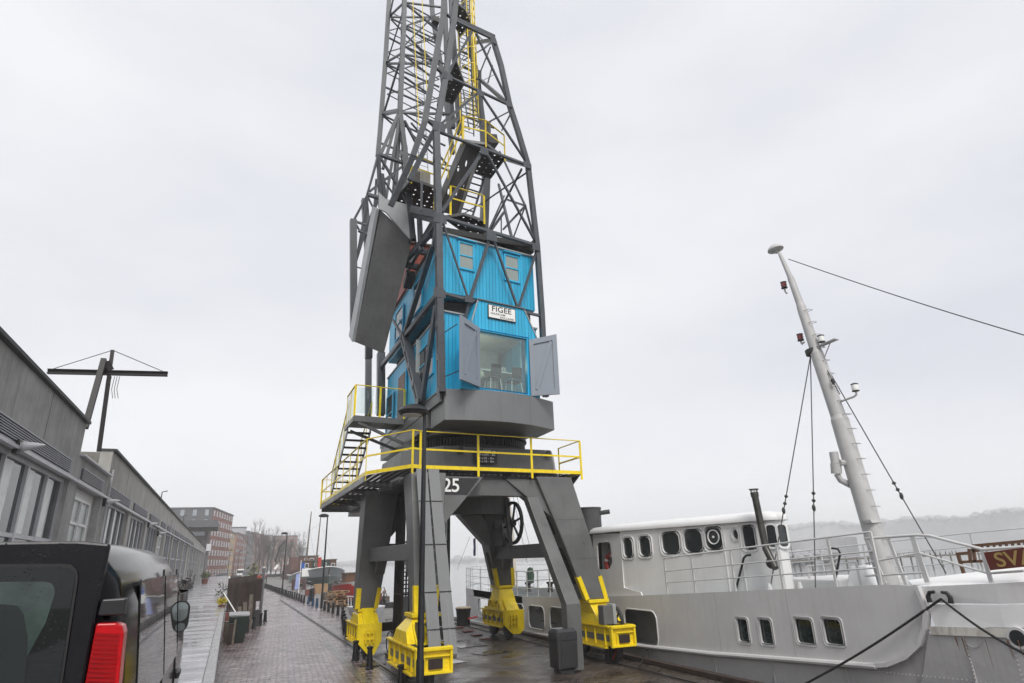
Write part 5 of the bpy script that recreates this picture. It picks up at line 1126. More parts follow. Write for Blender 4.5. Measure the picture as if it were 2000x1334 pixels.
# main mast with steps, lamps, radar dome and stays
MX = 13.2
ma0 = gx(1738, 1147, MX); ma1 = gx(1697, 1000, MX); ma2 = gx(1640, 820, MX); ma3 = gx(1595, 690, MX); ma4 = gx(1565, 600, MX); ma5 = gx(1545, 545, MX); ma6 = gx(1525, 500, MX)
mm_ = MB()
for a, b, r0, r1 in ((ma0, ma2, .215, .20), (ma2, ma3, .175, .155), (ma3, ma4, .135, .115), (ma4, ma5, .10, .085), (ma5, ma6, .07, .05)): mm_.tube([a, b], r0, 18, r2=r1); mm_.tube([b, b + (b - a).normalized() * .1], r1, 18, r2=r1 * .86)
mast = mm_.build('mast', 'mast_grey', SH, smooth=True)
def mpos(t): # t by z
    ps = [ma0, ma2, ma3, ma4, ma5, ma6]
    for a, b in zip(ps, ps[1:]):
        if t <= b.z: return a.lerp(b, (t - a.z) / (b.z - a.z))
    return ps[-1]
st_ = MB(); z = 2.6
while z < 9.0:
    c = mpos(z); s_ = Vector((0, -1, 0)); w_ = .2 if z < 6 else .13
    st_.tube([c + s_ * (w_ - .05) + Vector((.07, 0, 0)), c + s_ * (w_ + .12) + Vector((.07, 0, -.01)), c + s_ * (w_ + .12) + Vector((-.07, 0, -.01)), c + s_ * (w_ - .05) + Vector((-.07, 0, 0))], .009, 5); z += .36
st_.build('steps', 'mast_grey', mast)
c = gx(1515, 488, MX); MB().lathe([(.02, -.12), (.05, -.1), (.05, -.04), (.2, -.02), (.22, 0), (.2, .06), (.13, .12), (.02, .15)], c, (-.1, .1, 1), 22).build('radar_dome', 'mast_grey', mast, smooth=True)
def mlamp(px, py, m_, arm=None):
    c = gx(px, py, MX); o = MB().lathe([(.05, -.1), (.085, -.09), (.085, -.075), (.06, -.07), (.06, .07), (.085, .075), (.085, .09), (.03, .11)], c, n=14).build('navigation_lamp', 'dark_steel', mast, smooth=True)
    MB().lathe([(.072, -.068), (.08, 0), (.072, .068)], c, n=14).build('lens', m_, o, smooth=True)
    if arm: a = gx(*arm, MX); MB().tube([c - ZV * .1, c - ZV * .17, a.lerp(c, .85) - ZV * .17, a], .025, 6).build('arm', 'mast_grey', o)
mlamp(1531, 557, 'red_lens', (1537, 573)); mlamp(1563, 659, 'red_lens', (1571, 668)); mlamp(1604, 662, 'frosted_lens' if False else 'sign_white', (1592, 676)); mlamp(1670, 757, 'sign_white', (1637, 786))
a, b, c = gx(1597, 678, MX), gx(1634, 662, MX), gx(1608, 703, MX); MB().bar(a, b, .16, .025, up=(0, 0, 1)).bar(b.lerp(a, .3), c, .02, .02).build('lamp_platform', 'mast_grey', mast)
c = gx(1588, 688, MX); MB().tube([c - (ma3 - ma2).normalized() * .05, c + (ma3 - ma2).normalized() * .07], .185, 16).build('collar', 'dark_steel', mast)
# whistle on the mast
c = gx(1636, 900, 12.9); d = gx(1665, 950, MX)
MB().tube([gx(1628, 883, 12.9), gx(1632, 905, 12.9)], .1, 12).tube([gx(1632, 905, 12.9), gx(1634, 925, 12.9)], .12, 12).tube([gx(1634, 925, 12.9), gx(1642, 938, 12.95), d], .07, 10).tube([gx(1640, 903, 12.9), gx(1656, 905, 13.1)], .07, 8).build('steam_whistle', 'mast_grey', mast, smooth=True)
MB().prism([gx(1680, 1015, 12.95), gx(1700, 1015, 12.95), gx(1703, 1021, 12.95), gx(1692, 1021, 12.95)], (.3, 0, 0)).build('bracket', 'mast_grey', mast)
sy = MB(); dk_ = MB()
def stay(a, b, k):
    sy.tube([a, b], .014, 5)
    for t in (k, k + .03): c = a.lerp(b, t); dk_.lathe([(.01, -.05), (.05, 0), (.01, .05)], c, (b - a), 8)
    for t in (k + .06,): c = a.lerp(b, t); dk_.sphere(c, .06, 5, (.7, .7, 1.4))
m0 = gx(1583, 695, MX)
stay(m0, gx(1504, 1150, 12.0), .62); stay(m0, gx(1593, 1155, 12.0), .62); stay(gx(1612, 712, MX), gx(1848, 1120, 14.5), .6); stay(gx(1612, 716, MX), gx(1640, 770, 13), .5)
sy.build('stays', 'wire', mast); dk_.build('stay_insulator', 'dark_steel', mast)
q = MB(); f0, f1 = gx(1540, 506, MX), gx(2500, 796, 13.4); MB().tube([(f1.x, f1.y, 1.9), f1 + ZV * .1], .05, 10).build('jackstaff', 'mast_grey', SH)
pp = [f0.lerp(f1, i / 14) - ZV * (.12 * math.sin(math.pi * i / 14)) for i in range(15)]; q.tube(pp, .012, 5); q.build('forestay', 'wire', mast)
# aft mast seen between the crane legs, flag staff
q = MB(); q.tube([gx(1006, 1140, 14.1), gx(1002, 1060, 14.1), gx(992, 958, 14.1)], .12, 12, r2=.08)
q.build('after_mast', mat('cream_paint', (.55, .5, .42), .5), SH, smooth=True)
q = MB()
for (a, b, c, d) in ((1006, 955, 1038, 1080), (1012, 955, 1062, 1040), (1000, 960, 1030, 1100), (918, 1048, 893, 1112)): q.tube([gx(a, b, 14.1), gx(c, d, 13.5)], .012, 4)
q.build('stays', 'wire', SH)
q = MB().tube([gx(934, 1130, 14), gx(932, 1030, 14)], .03, 8).build('flag_staff', 'white_paint', SH)
fl = MB(); a = gx(929, 1050, 14); ring = []
for i in range(9):
    z = -i * .13; ring.append([a + Vector((0, .0 + .02 * math.sin(i), z)), a + Vector((.06 * math.sin(i * .9), .16, z - .03)), a + Vector((-.05, .30 + .04 * math.sin(i * 1.3), z - .06))])
fl.loft(ring, closed=False); fl = fl.build('ensign', mat('flag_navy', (.03, .035, .08), .8), SH, smooth=True)
# name board at the bow
nb = [gx(*p, SX + .02) for p in ((1921, 1079), (2012, 1068), (2020, 1105), (1934, 1114))]
nbo = MB().prism(nb, (.03, 0, 0)).build('name_board', mat('board_maroon', (.13, .025, .015), .4), SH)
o0, ux, uz = nb[0], (nb[1] - nb[0]), (nb[3] - nb[0])
fnb = lambda a, b: o0 + ux * a + uz * b
cu_w = ux.length; cu_h = uz.length
text('SVA', 'lettering', lambda a, b: o0 + ux * (a / cu_w) - uz * (b / cu_h), .3, mat('gold', (.42, .3, .10), .45), nbo, (-1, 0, 0), .005, cu_w * .18, -cu_h * .53, align='LEFT', xs=1.15)
# brown bench-like rack on the foredeck
rk = MB(); c = lambda px, py: gx(px, py, 13.0)
for (a, b, cc_, d) in ((1870, 1080, 1884, 1125), (1884, 1125, 1888, 1135)): rk.bar(c(a, b), c(cc_, d), .05, .05, up=(1, 0, 0))
for (a, b, cc_, d) in ((1868, 1082, 1890, 1080), (1874, 1098, 2000, 1092), (1900, 1066, 2010, 1056), (1900, 1076, 2010, 1066), (1900, 1066, 1905, 1098), (1893, 1072, 1896, 1098)): rk.bar(c(a, b), c(cc_, d), .05, .04, up=(1, 0, 0))
for i in range(9): rk.bar(c(1905 + i * 12, 1066 - i), c(1907 + i * 12, 1076 - i), .04, .03, up=(1, 0, 0))
rk.build('deck_rack', 'wood_brown', SH)
# ---- mooring ropes
def rope(name, a, b, sag, r, lab, m_='rope'):
    pts = [Vector(a).lerp(Vector(b), i / 20) - ZV * (sag * math.sin(math.pi * i / 20)) for i in range(21)]; return tag(MB().tube(pts, r, 7).build(name, m_, None, smooth=True), lab, 'rope')
fa_ = gx(1838, 1170, SX - .02)
rope('mooring_rope', fa_, gz(1555, 1345, .15), .06, .021, 'thick black mooring rope running down left from the bow fairlead to the quay')
rope('mooring_rope', fa_, gx(2010, 1282, SX - 1.0), .06, .019, 'thick black mooring rope running down right from the bow fairlead')
rope('mooring_rope', fa_ + Vector((.15, 0, .02)), gx(2010, 1148, SX + .5), .02, .03, 'dark mooring rope lying along the foredeck of the ship')
rope('mooring_rope', gx(1266, 1266, SX + .1), gz(1249, 1300, .1), .02, .02, 'short black rope hanging from the last gallery opening of the ship')
bp_ = gz(905, 1222, 0)
rope('mooring_rope', bp_ + Vector((.1, 0, .45)), gx(835, 1218, 10.9), .05, .02, 'dark rope from the black quay bollard to the stern of the ship')
# ================================================================== THE SHED ALONG THE DOCK
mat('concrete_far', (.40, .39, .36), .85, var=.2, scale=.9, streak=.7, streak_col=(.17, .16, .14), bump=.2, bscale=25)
WXS = -3.86; RT = 6.45; LOWT = 5.62; SILL = 3.55; HEAD = 4.98
SD = thing('warehouse', (WXS - 5, 40, 0), 'long low concrete warehouse with banks of tall windows behind the timber dock', 'warehouse')
Y0, Y1 = 3.0, 112.0
bays = []                                       # (y0, y1, kind)
bays += [(5.2, 11.6, 'win'), (12.4, 18.35, 'win'), (19.3, 22.7, 'door')]
y = 23.6; k = 0
while y < 108:
    kind = 'door' if k % 5 == 3 else 'win'; w_ = 3.2 if kind == 'door' else 5.0
    bays.append((y, y + w_, kind)); y += w_ + .75; k += 1
gap0, gap1 = 18.9, 23.2                          # low part of the parapet
holes = []
for (a, b, kd) in bays: holes.append([(a, DZ + .05 if kd == 'win' else DZ + .05), (b, DZ + .05), (b, HEAD - .02), (a, HEAD - .02)])
def rt(y): return RT - .0 * (y - 20)
outl = [(Y0, DZ + .01), (Y1, DZ + .01), (Y1, RT - .75), (gap1, RT), (gap1, LOWT), (gap0, LOWT), (gap0, RT), (Y0, RT)]
o1 = [(Y0, DZ + .01), (23.2, DZ + .01), (23.2, LOWT), (gap0, LOWT), (gap0, RT), (Y0, RT)]; o2 = [(23.202, DZ + .01), (Y1, DZ + .01), (Y1, RT - .75), (23.202, RT)]
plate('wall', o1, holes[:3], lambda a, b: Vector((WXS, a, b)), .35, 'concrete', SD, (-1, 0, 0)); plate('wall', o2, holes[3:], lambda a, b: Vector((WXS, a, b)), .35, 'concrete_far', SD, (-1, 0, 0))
MB().box((WXS - 14, Y0, DZ), (WXS - 13.8, Y1, LOWT - .2)).box((WXS - 13.8, Y0, LOWT - .3), (WXS - .35, Y1, LOWT - .2)).box((WXS - 13.8, Y1 - .2, DZ), (WXS - .36, Y1 - .01, LOWT - .31)).build('shell', 'concrete', SD)
cp = MB().bar((WXS - .15, Y0, RT + .03), (WXS - .15, gap0 + .03, RT + .03), .5, .07).bar((WXS - .15, gap1 - .03, RT + .03), (WXS - .15, Y1, RT - .72), .5, .07).build('coping', 'coping', SD)
MB().box((WXS - .4, gap0 + .0, LOWT + .002), (WXS + .12, gap1, LOWT + .05)).build('low_coping', 'frame_metal', SD)
# return walls and roof lantern showing in the gap
MB().box((WXS - 3.5, gap1 + .02, LOWT - .2), (WXS - .352, gap1 + .3, RT - .05)).box((WXS - 3.5, gap0 - .3, LOWT - .2), (WXS - .352, gap0 - .02, RT - .02)).build('parapet_return', 'concrete_pale', SD)
ln = MB().box((WXS - 2.6, 21.2, LOWT - .2), (WXS - .9, 25.5, RT - .15)).build('roof_lantern', 'frame_metal', SD); MB().box((WXS - .9, 21.4, LOWT + .15), (WXS - .88, 23.0, RT - .3)).build('pane', 'glass_dark', ln)
mat('shed_glass', (.02, .03, .033), .06, var=.5, scale=.7, spec=.7); mat('interior_blind', (.88, .9, .89), .6)
random.seed(11)
for (a, b, kd) in bays:
    far = a > 60
    if kd == 'win':
        nm = 4 if a < 60 else 5; f = MB(); x = WXS
        f.box((x - .2, a + .002, DZ + .06), (x - .1, a + .08, HEAD - .03)).box((x - .2, b - .08, DZ + .06), (x - .1, b - .002, HEAD - .03))
        for z in ((SILL - .08, SILL), (2.3, 2.36), (DZ + .06, DZ + .14), (HEAD - .12, HEAD - .03)):
            f.box((x - .2, a + .08, z[0]), (x - .1, b - .08, z[1]))
        for i in range(1, nm):
            yy = a + (b - a) * i / nm; w_ = .055 if i == nm // 2 else .03; f.box((x - .21, yy - w_, DZ + .14), (x - .09, yy + w_, HEAD - .12))
        wn = f.build('window', 'frame_metal', SD)
        MB().box((x - .17, a + .05, DZ + .1), (x - .155, b - .05, HEAD - .05)).build('glazing', 'shed_glass', wn)
        if a < 30:
            for i in range(nm): y0_ = a + (b - a) * i / nm + .12; MB().box((x - .154, y0_, SILL + .02), (x - .15, y0_ + (b - a) / nm * .38, HEAD - .15)).build('blind', 'interior_blind', wn)
    else:
        f = MB(); x = WXS; z1 = HEAD - .28
        for q in ((a + .35, a + .43), (b - .9, b - .82)): f.box((x - .2, q[0], DZ + .06), (x - .1, q[1], z1))
        for z in (DZ + .06, 2.2, 3.2, SILL + .45, z1 - .08): f.box((x - .2, a + .43, z), (x - .1, b - .9, z + .07))
        m_ = (a + .4 + b - .86) / 2; f.box((x - .2, m_ - .03, DZ + .13), (x - .1, m_ + .03, z1 - .08)); f.box((x - .26, b - .82, DZ + .06), (x - .2, b - .002, HEAD - .03)).box((x - .26, a + .002, DZ + .06), (x - .2, a + .35, HEAD - .03)).box((x - .26, a + .35, z1), (x - .2, b - .82, HEAD - .03))
        wn = f.build('loading_door', 'white_paint', SD); MB().box((x - .17, a + .43, DZ + .1), (x - .155, b - .9, z1)).build('glazing', 'glass_frost', wn)
    if a < 75:
        lv = MB(); lv.box((WXS, a - .2, HEAD + .04), (WXS + .03, b + .2, HEAD + .09)).box((WXS, a + .1, HEAD + .37), (WXS + .06, b - .3, HEAD + .40))
        for i in range(6): z = HEAD + .115 + i * .042; lv.box((WXS + .012, a + .12, z), (WXS + .055, b - .32, z + .016))
        lo_ = lv.build('louvre', 'louvre', SD); MB().box((WXS + .002, a + .12, HEAD + .1), (WXS + .008, b - .32, HEAD + .37)).build('dark_slot', 'underside_dark', lo_)
MB().box((WXS, Y0, HEAD - .04), (WXS + .1, Y1, HEAD + .02)).build('gutter_pipe', 'frame_metal', SD)
def wall_lamp(y, z, lab, L_=.55):
    t = thing('wall_lamp', (WXS, y, z), lab, 'lamp', 'cone lamps on the warehouse wall'); MB().box((WXS + .002, y - .1, z - .14), (WXS + .08, y + .1, z + .12)).build('bracket', 'dark_steel', t)
    MB().lathe([(.08, 0), (.09, .07), (.08, .11), (.075, .13), (.05, .24), (.012, .36)], (WXS + .1, y, z), (1, 0, .12), 18).lathe([(.105, .04), (.105, .06)], (WXS + .1, y, z), (1, 0, .12), 18).build('cone', 'frame_metal', t, smooth=True)
for (px, py), lab in zip(((41, 872), (209, 980), (293, 1024), (311, 1042)), ('cone shaped wall lamp nearest the van on the concrete warehouse', 'cone shaped wall lamp beside the low part of the warehouse parapet', 'cone shaped wall lamp halfway along the warehouse wall', 'farthest cone shaped wall lamp on the warehouse wall')):
    q = gx(px, py, WXS + .1); wall_lamp(q.y, q.z, lab)
for y in [4 + i * 5.75 for i in range(18)]:
    if not gap0 - .3 < y < gap1 + .3: MB().box((WXS - .004, y - .012, HEAD + .45), (WXS + .003, y + .012, RT - .01 - (max(0, y - gap1) * .0084))).build('wall_joint', 'coping', SD)
for y in (12.0, 23.4, 47.0): MB().tube([(WXS + .06, y, DZ), (WXS + .06, y, HEAD + .9)], .035, 8).build('rain_pipe', 'frame_metal', SD)
for i, (y, w__) in enumerate(((41, 'nearer'), (60, 'farther'))):
    tag(MB().tube([(WXS - .2, y, RT - .2), (WXS - .2, y, RT + .55), (WXS + .05, y + .1, RT + .62)], .03, 6).build('vent_pipe', 'dark_steel', None), w__ + ' thin bent pipe rising above the warehouse parapet', 'pipe')
# ---- roof hoist: two posts, swinging jib beam with guy wires
HY = 20.5; hz = 8.2
HT = thing('roof_hoist', (WXS - .3, HY, LOWT), 'old steel hoist with a T shaped beam and guy wires on the warehouse roof', 'hoist')
a, b, c = gy(92, 729, HY), gy(327, 734, HY), gy(220, 684, HY)
mat('hoist_steel', (.022, .018, .018), .6)
bm_ = MB().bar(a, b, .16, .02).bar(a + ZV * .11, b + ZV * .11, .16, .02).bar(a + ZV * .055, b + ZV * .055, .02, .1).build('beam', 'hoist_steel', HT)
MB().tube([gy(193, 882, HY), gy(212, 742, HY), gy(214, 735, HY)], .06, 8).bar(gy(212, 740, HY), gy(220, 684, HY), .09, .09).build('mast', 'hoist_steel', HT); MB().bar(gy(166, 836, 19.6), gy(203, 702, 20.3), .14, .14, up=(0, 1, 0)).bar(gy(190, 745, 20.3), gy(206, 715, 20.5), .06, .06).build('raking_post', 'hoist_steel', HT)
MB().bar(gy(205, 707, 20.4), gy(214, 724, 20.5), .18, .18).build('bracket', 'hoist_steel', HT)
MB().tube([c, gy(92, 724, HY)], .012, 5).tube([c, gy(322, 727, HY)], .012, 5).build('guy_wire', 'wire', HT)
q = MB()
for (x0, x1) in ((224, 217), (229, 222), (234, 228)): q.tube([gy(x0, 735, HY - .1), gy(x0 - 6, 760, HY - .1), gy(x1 + 3, 778, HY - .1)], .008, 4)
q.build('chain', 'wire', HT)
# ================================================================== THE BLACK VAN
VX0, VX1, VY = -2.24, -.31, 3.0; VC = (VX0 + VX1) / 2
VN = thing('parked_van', (VC, VY, DZ), 'wet black van seen from behind, parked on the timber dock', 'van')
def vring(y, zt, zb, w_, tumble, rr=.2, inset=0.):
    """closed ring around the van at y: z measured above the dock"""
    h = w_ / 2 - inset; pts = []; 
    def side(z): # half width at height z
        return h - tumble * max(0, (z - .95) / 1.0) ** 1.4 - .05 * max(0, (.55 - z) / .4)
    zs = [zb, zb + .15, .6, .95, 1.25, 1.5, zt - .26, zt - .14, zt - .06, zt - .015]
    R_ = []
    for i, z in enumerate(zs):
        d = 0 if i < 7 else (.022, .075, .17)[i - 7]
        R_.append((side(min(z, zt - .1)) - d, z))
    for x, z in R_: pts.append((VC + x, y, DZ + z))
    for t in (.55, 0, -.55): pts.append((VC + t * h, y, DZ + zt + .015 * (1 - abs(t))))
    for x, z in R_[::-1]: pts.append((VC - x, y, DZ + z))
    return pts
W_ = VX1 - VX0
vr = [vring(VY + .02, 1.70, .42, W_, .13, inset=.09), vring(VY + .0, 1.745, .38, W_, .13, inset=.05), vring(VY + .05, 1.79, .35, W_, .13, inset=.012), vring(VY + .16, 1.81, .33, W_, .13), vring(VY + 1.2, 1.85, .33, W_, .13), vring(VY + 2.6, 1.85, .33, W_, .13),
      vring(VY + 3.1, 1.80, .33, W_, .14), vring(VY + 3.5, 1.70, .33, W_, .15), vring(VY + 3.95, 1.32, .33, W_ - .02, .16), vring(VY + 4.45, 1.08, .34, W_ - .1, .16), vring(VY + 4.72, .85, .38, W_ - .4, .16)]
# keep rings valid where the roof is low
vb = MB().loft(vr).build('van_body', 'van_paint', VN, smooth=True)
m = MATS['van_paint']; n = m.node_tree.nodes; l = m.node_tree.links.new
# rain drops on the paint
def drops(mname, strength=.35, sc_a=70):
    m = MATS[mname]; n = m.node_tree.nodes; l = m.node_tree.links.new; t = n.new('ShaderNodeTexCoord'); v = n.new('ShaderNodeTexVoronoi'); v.inputs['Scale'].default_value = sc_a; l(t.outputs['Object'], v.inputs['Vector'])
    nn_ = n.new('ShaderNodeTexNoise'); nn_.inputs['Scale'].default_value = 9; l(t.outputs['Object'], nn_.inputs['Vector'])
    th_ = n.new('ShaderNodeMapRange'); th_.inputs['From Min'].default_value = .4; th_.inputs['From Max'].default_value = .7; th_.inputs['To Min'].default_value = .12; th_.inputs['To Max'].default_value = .36; l(nn_.outputs['Fac'], th_.inputs['Value'])
    s_ = n.new('ShaderNodeMath'); s_.operation = 'SUBTRACT'; l(th_.outputs[0], s_.inputs[0]); l(v.outputs['Distance'], s_.inputs[1]); k = n.new('ShaderNodeMath'); k.operation = 'MAXIMUM'; k.inputs[1].default_value = 0; l(s_.outputs[0], k.inputs[0])
    b = n.new('ShaderNodeBump'); b.inputs['Strength'].default_value = strength; b.inputs['Distance'].default_value = .01; l(k.outputs[0], b.inputs['Height']); l(b.outputs[0], n['Principled BSDF'].inputs['Normal'])
drops('van_paint', .25)
mat('van_door', (.009, .009, .011), .24, var=.3, scale=4, spec=.5, coat=0, rvar=.1); drops('van_door', .5, 60); MATS['van_door'].node_tree.nodes['Principled BSDF'].inputs['IOR'].default_value = 1.3
def rearp(px, py, y=VY - .012): return gy(px, py, y)
def rear_panel(poly, d, m_, name, par, bev=0.):
    return MB().prism([rearp(*p) for p in poly], (0, d, 0)).build(name, m_, par, bevel=bev)
# tailgate (right part seen from behind): top edge, seam on the right
zt_ = rearp(120, 1062).z; xr = rearp(212, 1090).x
door = MB().prism([(VC - .82, VY - .014, DZ + .45), (rearp(160, 1345).x - .02, VY - .014, DZ + .45), rearp(163, 1340), rearp(196, 1160), rearp(216, 1062), (rearp(210, 1058).x - .1, VY - .014, zt_ + .01), (VC - .6, VY - .014, zt_ + .012), (VC - .82, VY - .014, zt_ - .1)], (0, .03, 0)).build('tailgate', 'van_door', VN, bevel=.01)
wr = [(-260, 1103), (120, 1101), (140, 1103), (150, 1112), (153, 1126), (151, 1145), (122, 1336), (118, 1420), (-300, 1420)]
bw = MB().prism([rearp(x, y, VY - .016) for x, y in wr], (0, -.008, 0)).build('rear_window', 'rubber', door)
def shrink(poly, k): 
    cx = sum(p[0] for p in poly) / len(poly); cy = sum(p[1] for p in poly) / len(poly); return [(cx + (x - cx) * k, cy + (y - cy) * k) for x, y in poly]
mat('van_glass', (.006, .008, .008), .03, var=.4, scale=2, spec=.45); drops('van_glass', .3, 55)
wg = [(-260, 1110), (118, 1108), (135, 1110), (144, 1117), (146, 1128), (144, 1145), (114, 1345), (110, 1420), (-300, 1420)]
gp_ = MB().prism([rearp(x, y, VY - .0265) for x, y in wg], (0, -.002, 0)).build('pane', 'van_glass', bw)
mat('van_glass_clear', (.03, .048, .042), .05, var=.5, scale=6, spec=.6); drops('van_glass_clear', .3, 55)
ig = [(-200, 1137), (88, 1136), (100, 1139), (106, 1147), (107, 1160), (90, 1215), (52, 1284), (40, 1285), (-200, 1300)]
MB().prism([rearp(x, y, VY - .029) for x, y in ig], (0, -.001, 0)).build('clear_area', 'van_glass_clear', bw)
hd = [(-60, 1185), (0, 1180), (34, 1183), (46, 1200), (54, 1245), (52, 1300), (40, 1420), (-80, 1420)]
MB().prism([rearp(x, y, VY - .0305) for x, y in hd], (0, -.0006, 0)).build('headrest_shape', mat('headrest', (.010, .014, .013), .2), bw)
# corner post panels and lamp on the right
def corner(poly, d, m_, name, par=VN, y=VY - .0):
    return MB().prism([gy(*p, y) for p in poly], (0, d, 0)).build(name, m_, par, bevel=.006)
corner([(199, 1171), (247, 1168), (243, 1202), (190, 1203)], .05, 'black', 'hinge_cover', y=VY - .02)
tl = [(188, 1218), (226, 1217), (239, 1222), (242, 1236), (236, 1290), (231, 1345), (222, 1400), (150, 1400), (166, 1334)]
m = mat('tail_red', (.42, .002, .005), .2, var=.4, scale=9, spec=.25); lamp_o = corner(tl, .10, 'tail_red', 'tail_lamp', y=VY - .05)
gr = MB()
for i in range(14): a, b = gy(186 - i * 1.7, 1238 + i * 9, VY - .054), gy(233 - i * .9, 1240 + i * 9, VY - .054); gr.bar(a, b, .004, .008)
gr.build('lens_ribs', mat('tail_red_dark', (.30, .002, .004), .3, spec=.2), lamp_o)
# right side: glass strip, seam lines, sliding rail, door mirror, front handle
sx = lambda z, dy=0: VX1 - .13 * max(0, (z - .95)) ** 1.4
sg_ = MB()
for (y0, y1, k) in ((.5, 1.75, 0), (1.83, 2.85, 1), (2.92, 3.5, 2)):
    zt1 = 1.66 if k < 2 else 1.5; pts = []
    for (yy, z) in ((y0, 1.08), (y1, 1.08), (y1, zt1), (y0 + (.06 if k == 0 else 0), zt1)): pts.append((sx(z) + .004, VY + yy, DZ + z))
    MB().prism(pts, (.006, 0, 0)).build('side_window', 'van_glass', VN)
sm = MB()
for yy in (1.79, 2.88): sm.bar((sx(.5) + .003, VY + yy, DZ + .5), (sx(.95) + .003, VY + yy, DZ + .95), .012, .008).bar((sx(.95) + .003, VY + yy, DZ + .95), (sx(1.7) + .003, VY + yy, DZ + 1.7), .012, .008)
sm.build('door_seam', 'rubber', VN)
MB().box((VX1 - .004, VY + .35, DZ + .86), (VX1 + .012, VY + 1.75, DZ + .9)).build('sliding_rail', 'frame_metal', VN); MB().box((VX1 + .0, VY + 2.95, DZ + .9), (VX1 + .035, VY + 3.15, DZ + .95)).build('door_handle', 'black', VN, bevel=.01)
mc = gy(344, 1204, VY + 3.25); mr_ = MB().loft([[mc + Vector((.0 + a * .8, .1, b * .8)) for a, b in rrect(-.085, -.1, .085, .1, .06)], [mc + Vector((a, -.02, b)) for a, b in rrect(-.1, -.125, .1, .125, .07)], [mc + Vector((a, -.06, b)) for a, b in rrect(-.1, -.125, .1, .125, .07)]]).build('door_mirror', 'rubber', VN, smooth=True)
mat('mirror_glass', (.25, .29, .29), .03, metal=.6, var=.2, scale=5)
MB().prism([mc + Vector((a, -.061, b)) for a, b in rrect(-.085, -.035, .085, .112, .05)], (0, -.003, 0)).build('mirror_glass', 'mirror_glass', mr_); MB().prism([mc + Vector((a, -.061, b)) for a, b in rrect(-.08, -.11, .08, -.048, .03)], (0, -.003, 0)).build('lower_mirror_glass', 'mirror_glass', mr_)
MB().bar(mc + Vector((-.22, .08, .06)), mc + Vector((-.06, .03, .07)), .06, .05).bar(mc + Vector((-.22, .08, -.12)), mc + Vector((-.06, .03, -.1)), .06, .05).build('arm', 'rubber', mr_)
for (yy) in (.85, 3.85):
    for s_ in (-1, 1):
        wo = MB().lathe([(.2, -.1), (.3, -.11), (.33, -.08), (.33, .08), (.3, .11), (.2, .1)], (VC + s_ * (W_ / 2 - .13), VY + yy, DZ + .33), (1, 0, 0), 28).build('wheel', 'rubber', VN, smooth=True); MB().lathe([(.2, -.09), (.2, .09)], (VC + s_ * (W_ / 2 - .13), VY + yy, DZ + .33), (1, 0, 0), 20).build('rim', 'frame_metal', wo)
MB().box((VX0 + .05, VY - .08, DZ + .3), (VX1 - .05, VY + .1, DZ + .52)).build('bumper', 'van_matt', VN, bevel=.04)
# ================================================================== street lamps
def lamp_post(name='street_lamp'):
    t = thing(name, (0, 0, 0), 'x', 'street lamp')
    MB().lathe([(.085, 0), (.085, .9), (.07, .95), (.062, 2.6), (.052, 4.6), (.042, 6.0)], n=16).lathe([(.1, 0), (.1, .05)], n=16).build('pole', 'bollard_black', t, smooth=True)
    h = MB().lathe([(.02, -.0), (.32, .03), (.36, .09), (.3, .17), (.14, .24), (.02, .25)], (-.26, 0, 5.96), (.0, 0, 1), 26).build('lamp_head', 'black', t, smooth=True)
    MB().lathe([(.02, -.012), (.2, -.006), (.22, .012)], (-.3, 0, 5.96), n=20).build('diffuser', 'frame_metal', h)
    return t
LA = lamp_post()
tag(LA, 'nearest street lamp, its black pole standing in front of the near crane leg'); LA.location = (3.74, 13.5, 0); LA.rotation_euler = (0, 0, R(-5))
lamps = [((5.95, 46.6), 'second street lamp, standing between the blue bollards and the pallets'), ((5.2, 72.6), 'third street lamp, standing on the quay before the rusty barge'), ((6.0, 122), 'street lamp standing far down the quay past the rusty barge'),
         ((6.2, 165), 'small distant street lamp before the bare trees')]
for (x, y), lab in lamps: dup(LA, (x, y, 0), 0, lab, 'street lamps along the quay')
for i, (x, y) in enumerate(((1.4, 150), (-.4, 140), (3.2, 172), (.9, 205))):
    dup(LA, (x, y, 0), R(180), 'thin distant street lamp on the left side of the road before the brick block', 'distant lamps on the left')
LA['group'] = 'street lamps along the quay'
# stickers on the near pole
for z, w_, m_ in ((1.42, .05, 'sign_white'), (1.24, .06, 'sign_white'), (.98, .05, 'pale_blue')):
    t = MB().lathe([(.0705, -w_), (.0705, w_)], (0, 0, z + .3), n=16); t.build('sticker', m_, LA)
# ================================================================== bollards
def bollard(m_='bollard_black'):
    return MB().lathe([(.115, 0), (.115, .03), (.095, .05), (.072, .40), (.068, .50), (.095, .525), (.098, .555), (.07, .575), (.02, .58)], n=18).build('bollard', m_, None, smooth=True)
B0 = bollard(); tag(B0, 'black cast iron bollard beside the near yellow bogie, in front of the street lamp foot', 'bollard', 'bollards beside the crane'); B0.location = (3.86, 15.55, 0)
def bo(x, y, lab, grp, s=1.):
    o = dup(B0, (x, y, 0), random.uniform(0, 6), lab, grp); o.scale = (s, s, s * random.uniform(.97, 1.03)); o.rotation_euler = (random.uniform(-.03, .03), random.uniform(-.03, .03), random.uniform(0, 6)); return o
bo(3.88, 19.3, 'black bollard directly in front of the hexagonal clamp plate of the rear left bogie', 'bollards beside the crane'); bo(3.8, 21.1, 'black bollard at the left corner of the rear left yellow bogie', 'bollards beside the crane')
for x, y in ((4.54, 27.2), (4.76, 29.1), (4.99, 30.7), (5.24, 32.5), (5.53, 34.5), (5.88, 37.0)): bo(x, y, 'black bollard in the close row running behind the rear left yellow bogie', 'close row of bollards behind the crane')
for x, y in ((6.01, 39.6), (5.98, 41.4), (5.92, 42.9), (5.87, 44.4)): bo(x, y, 'black bollard to the right of the second street lamp, beside the pallets', 'bollards between crane and second lamp')
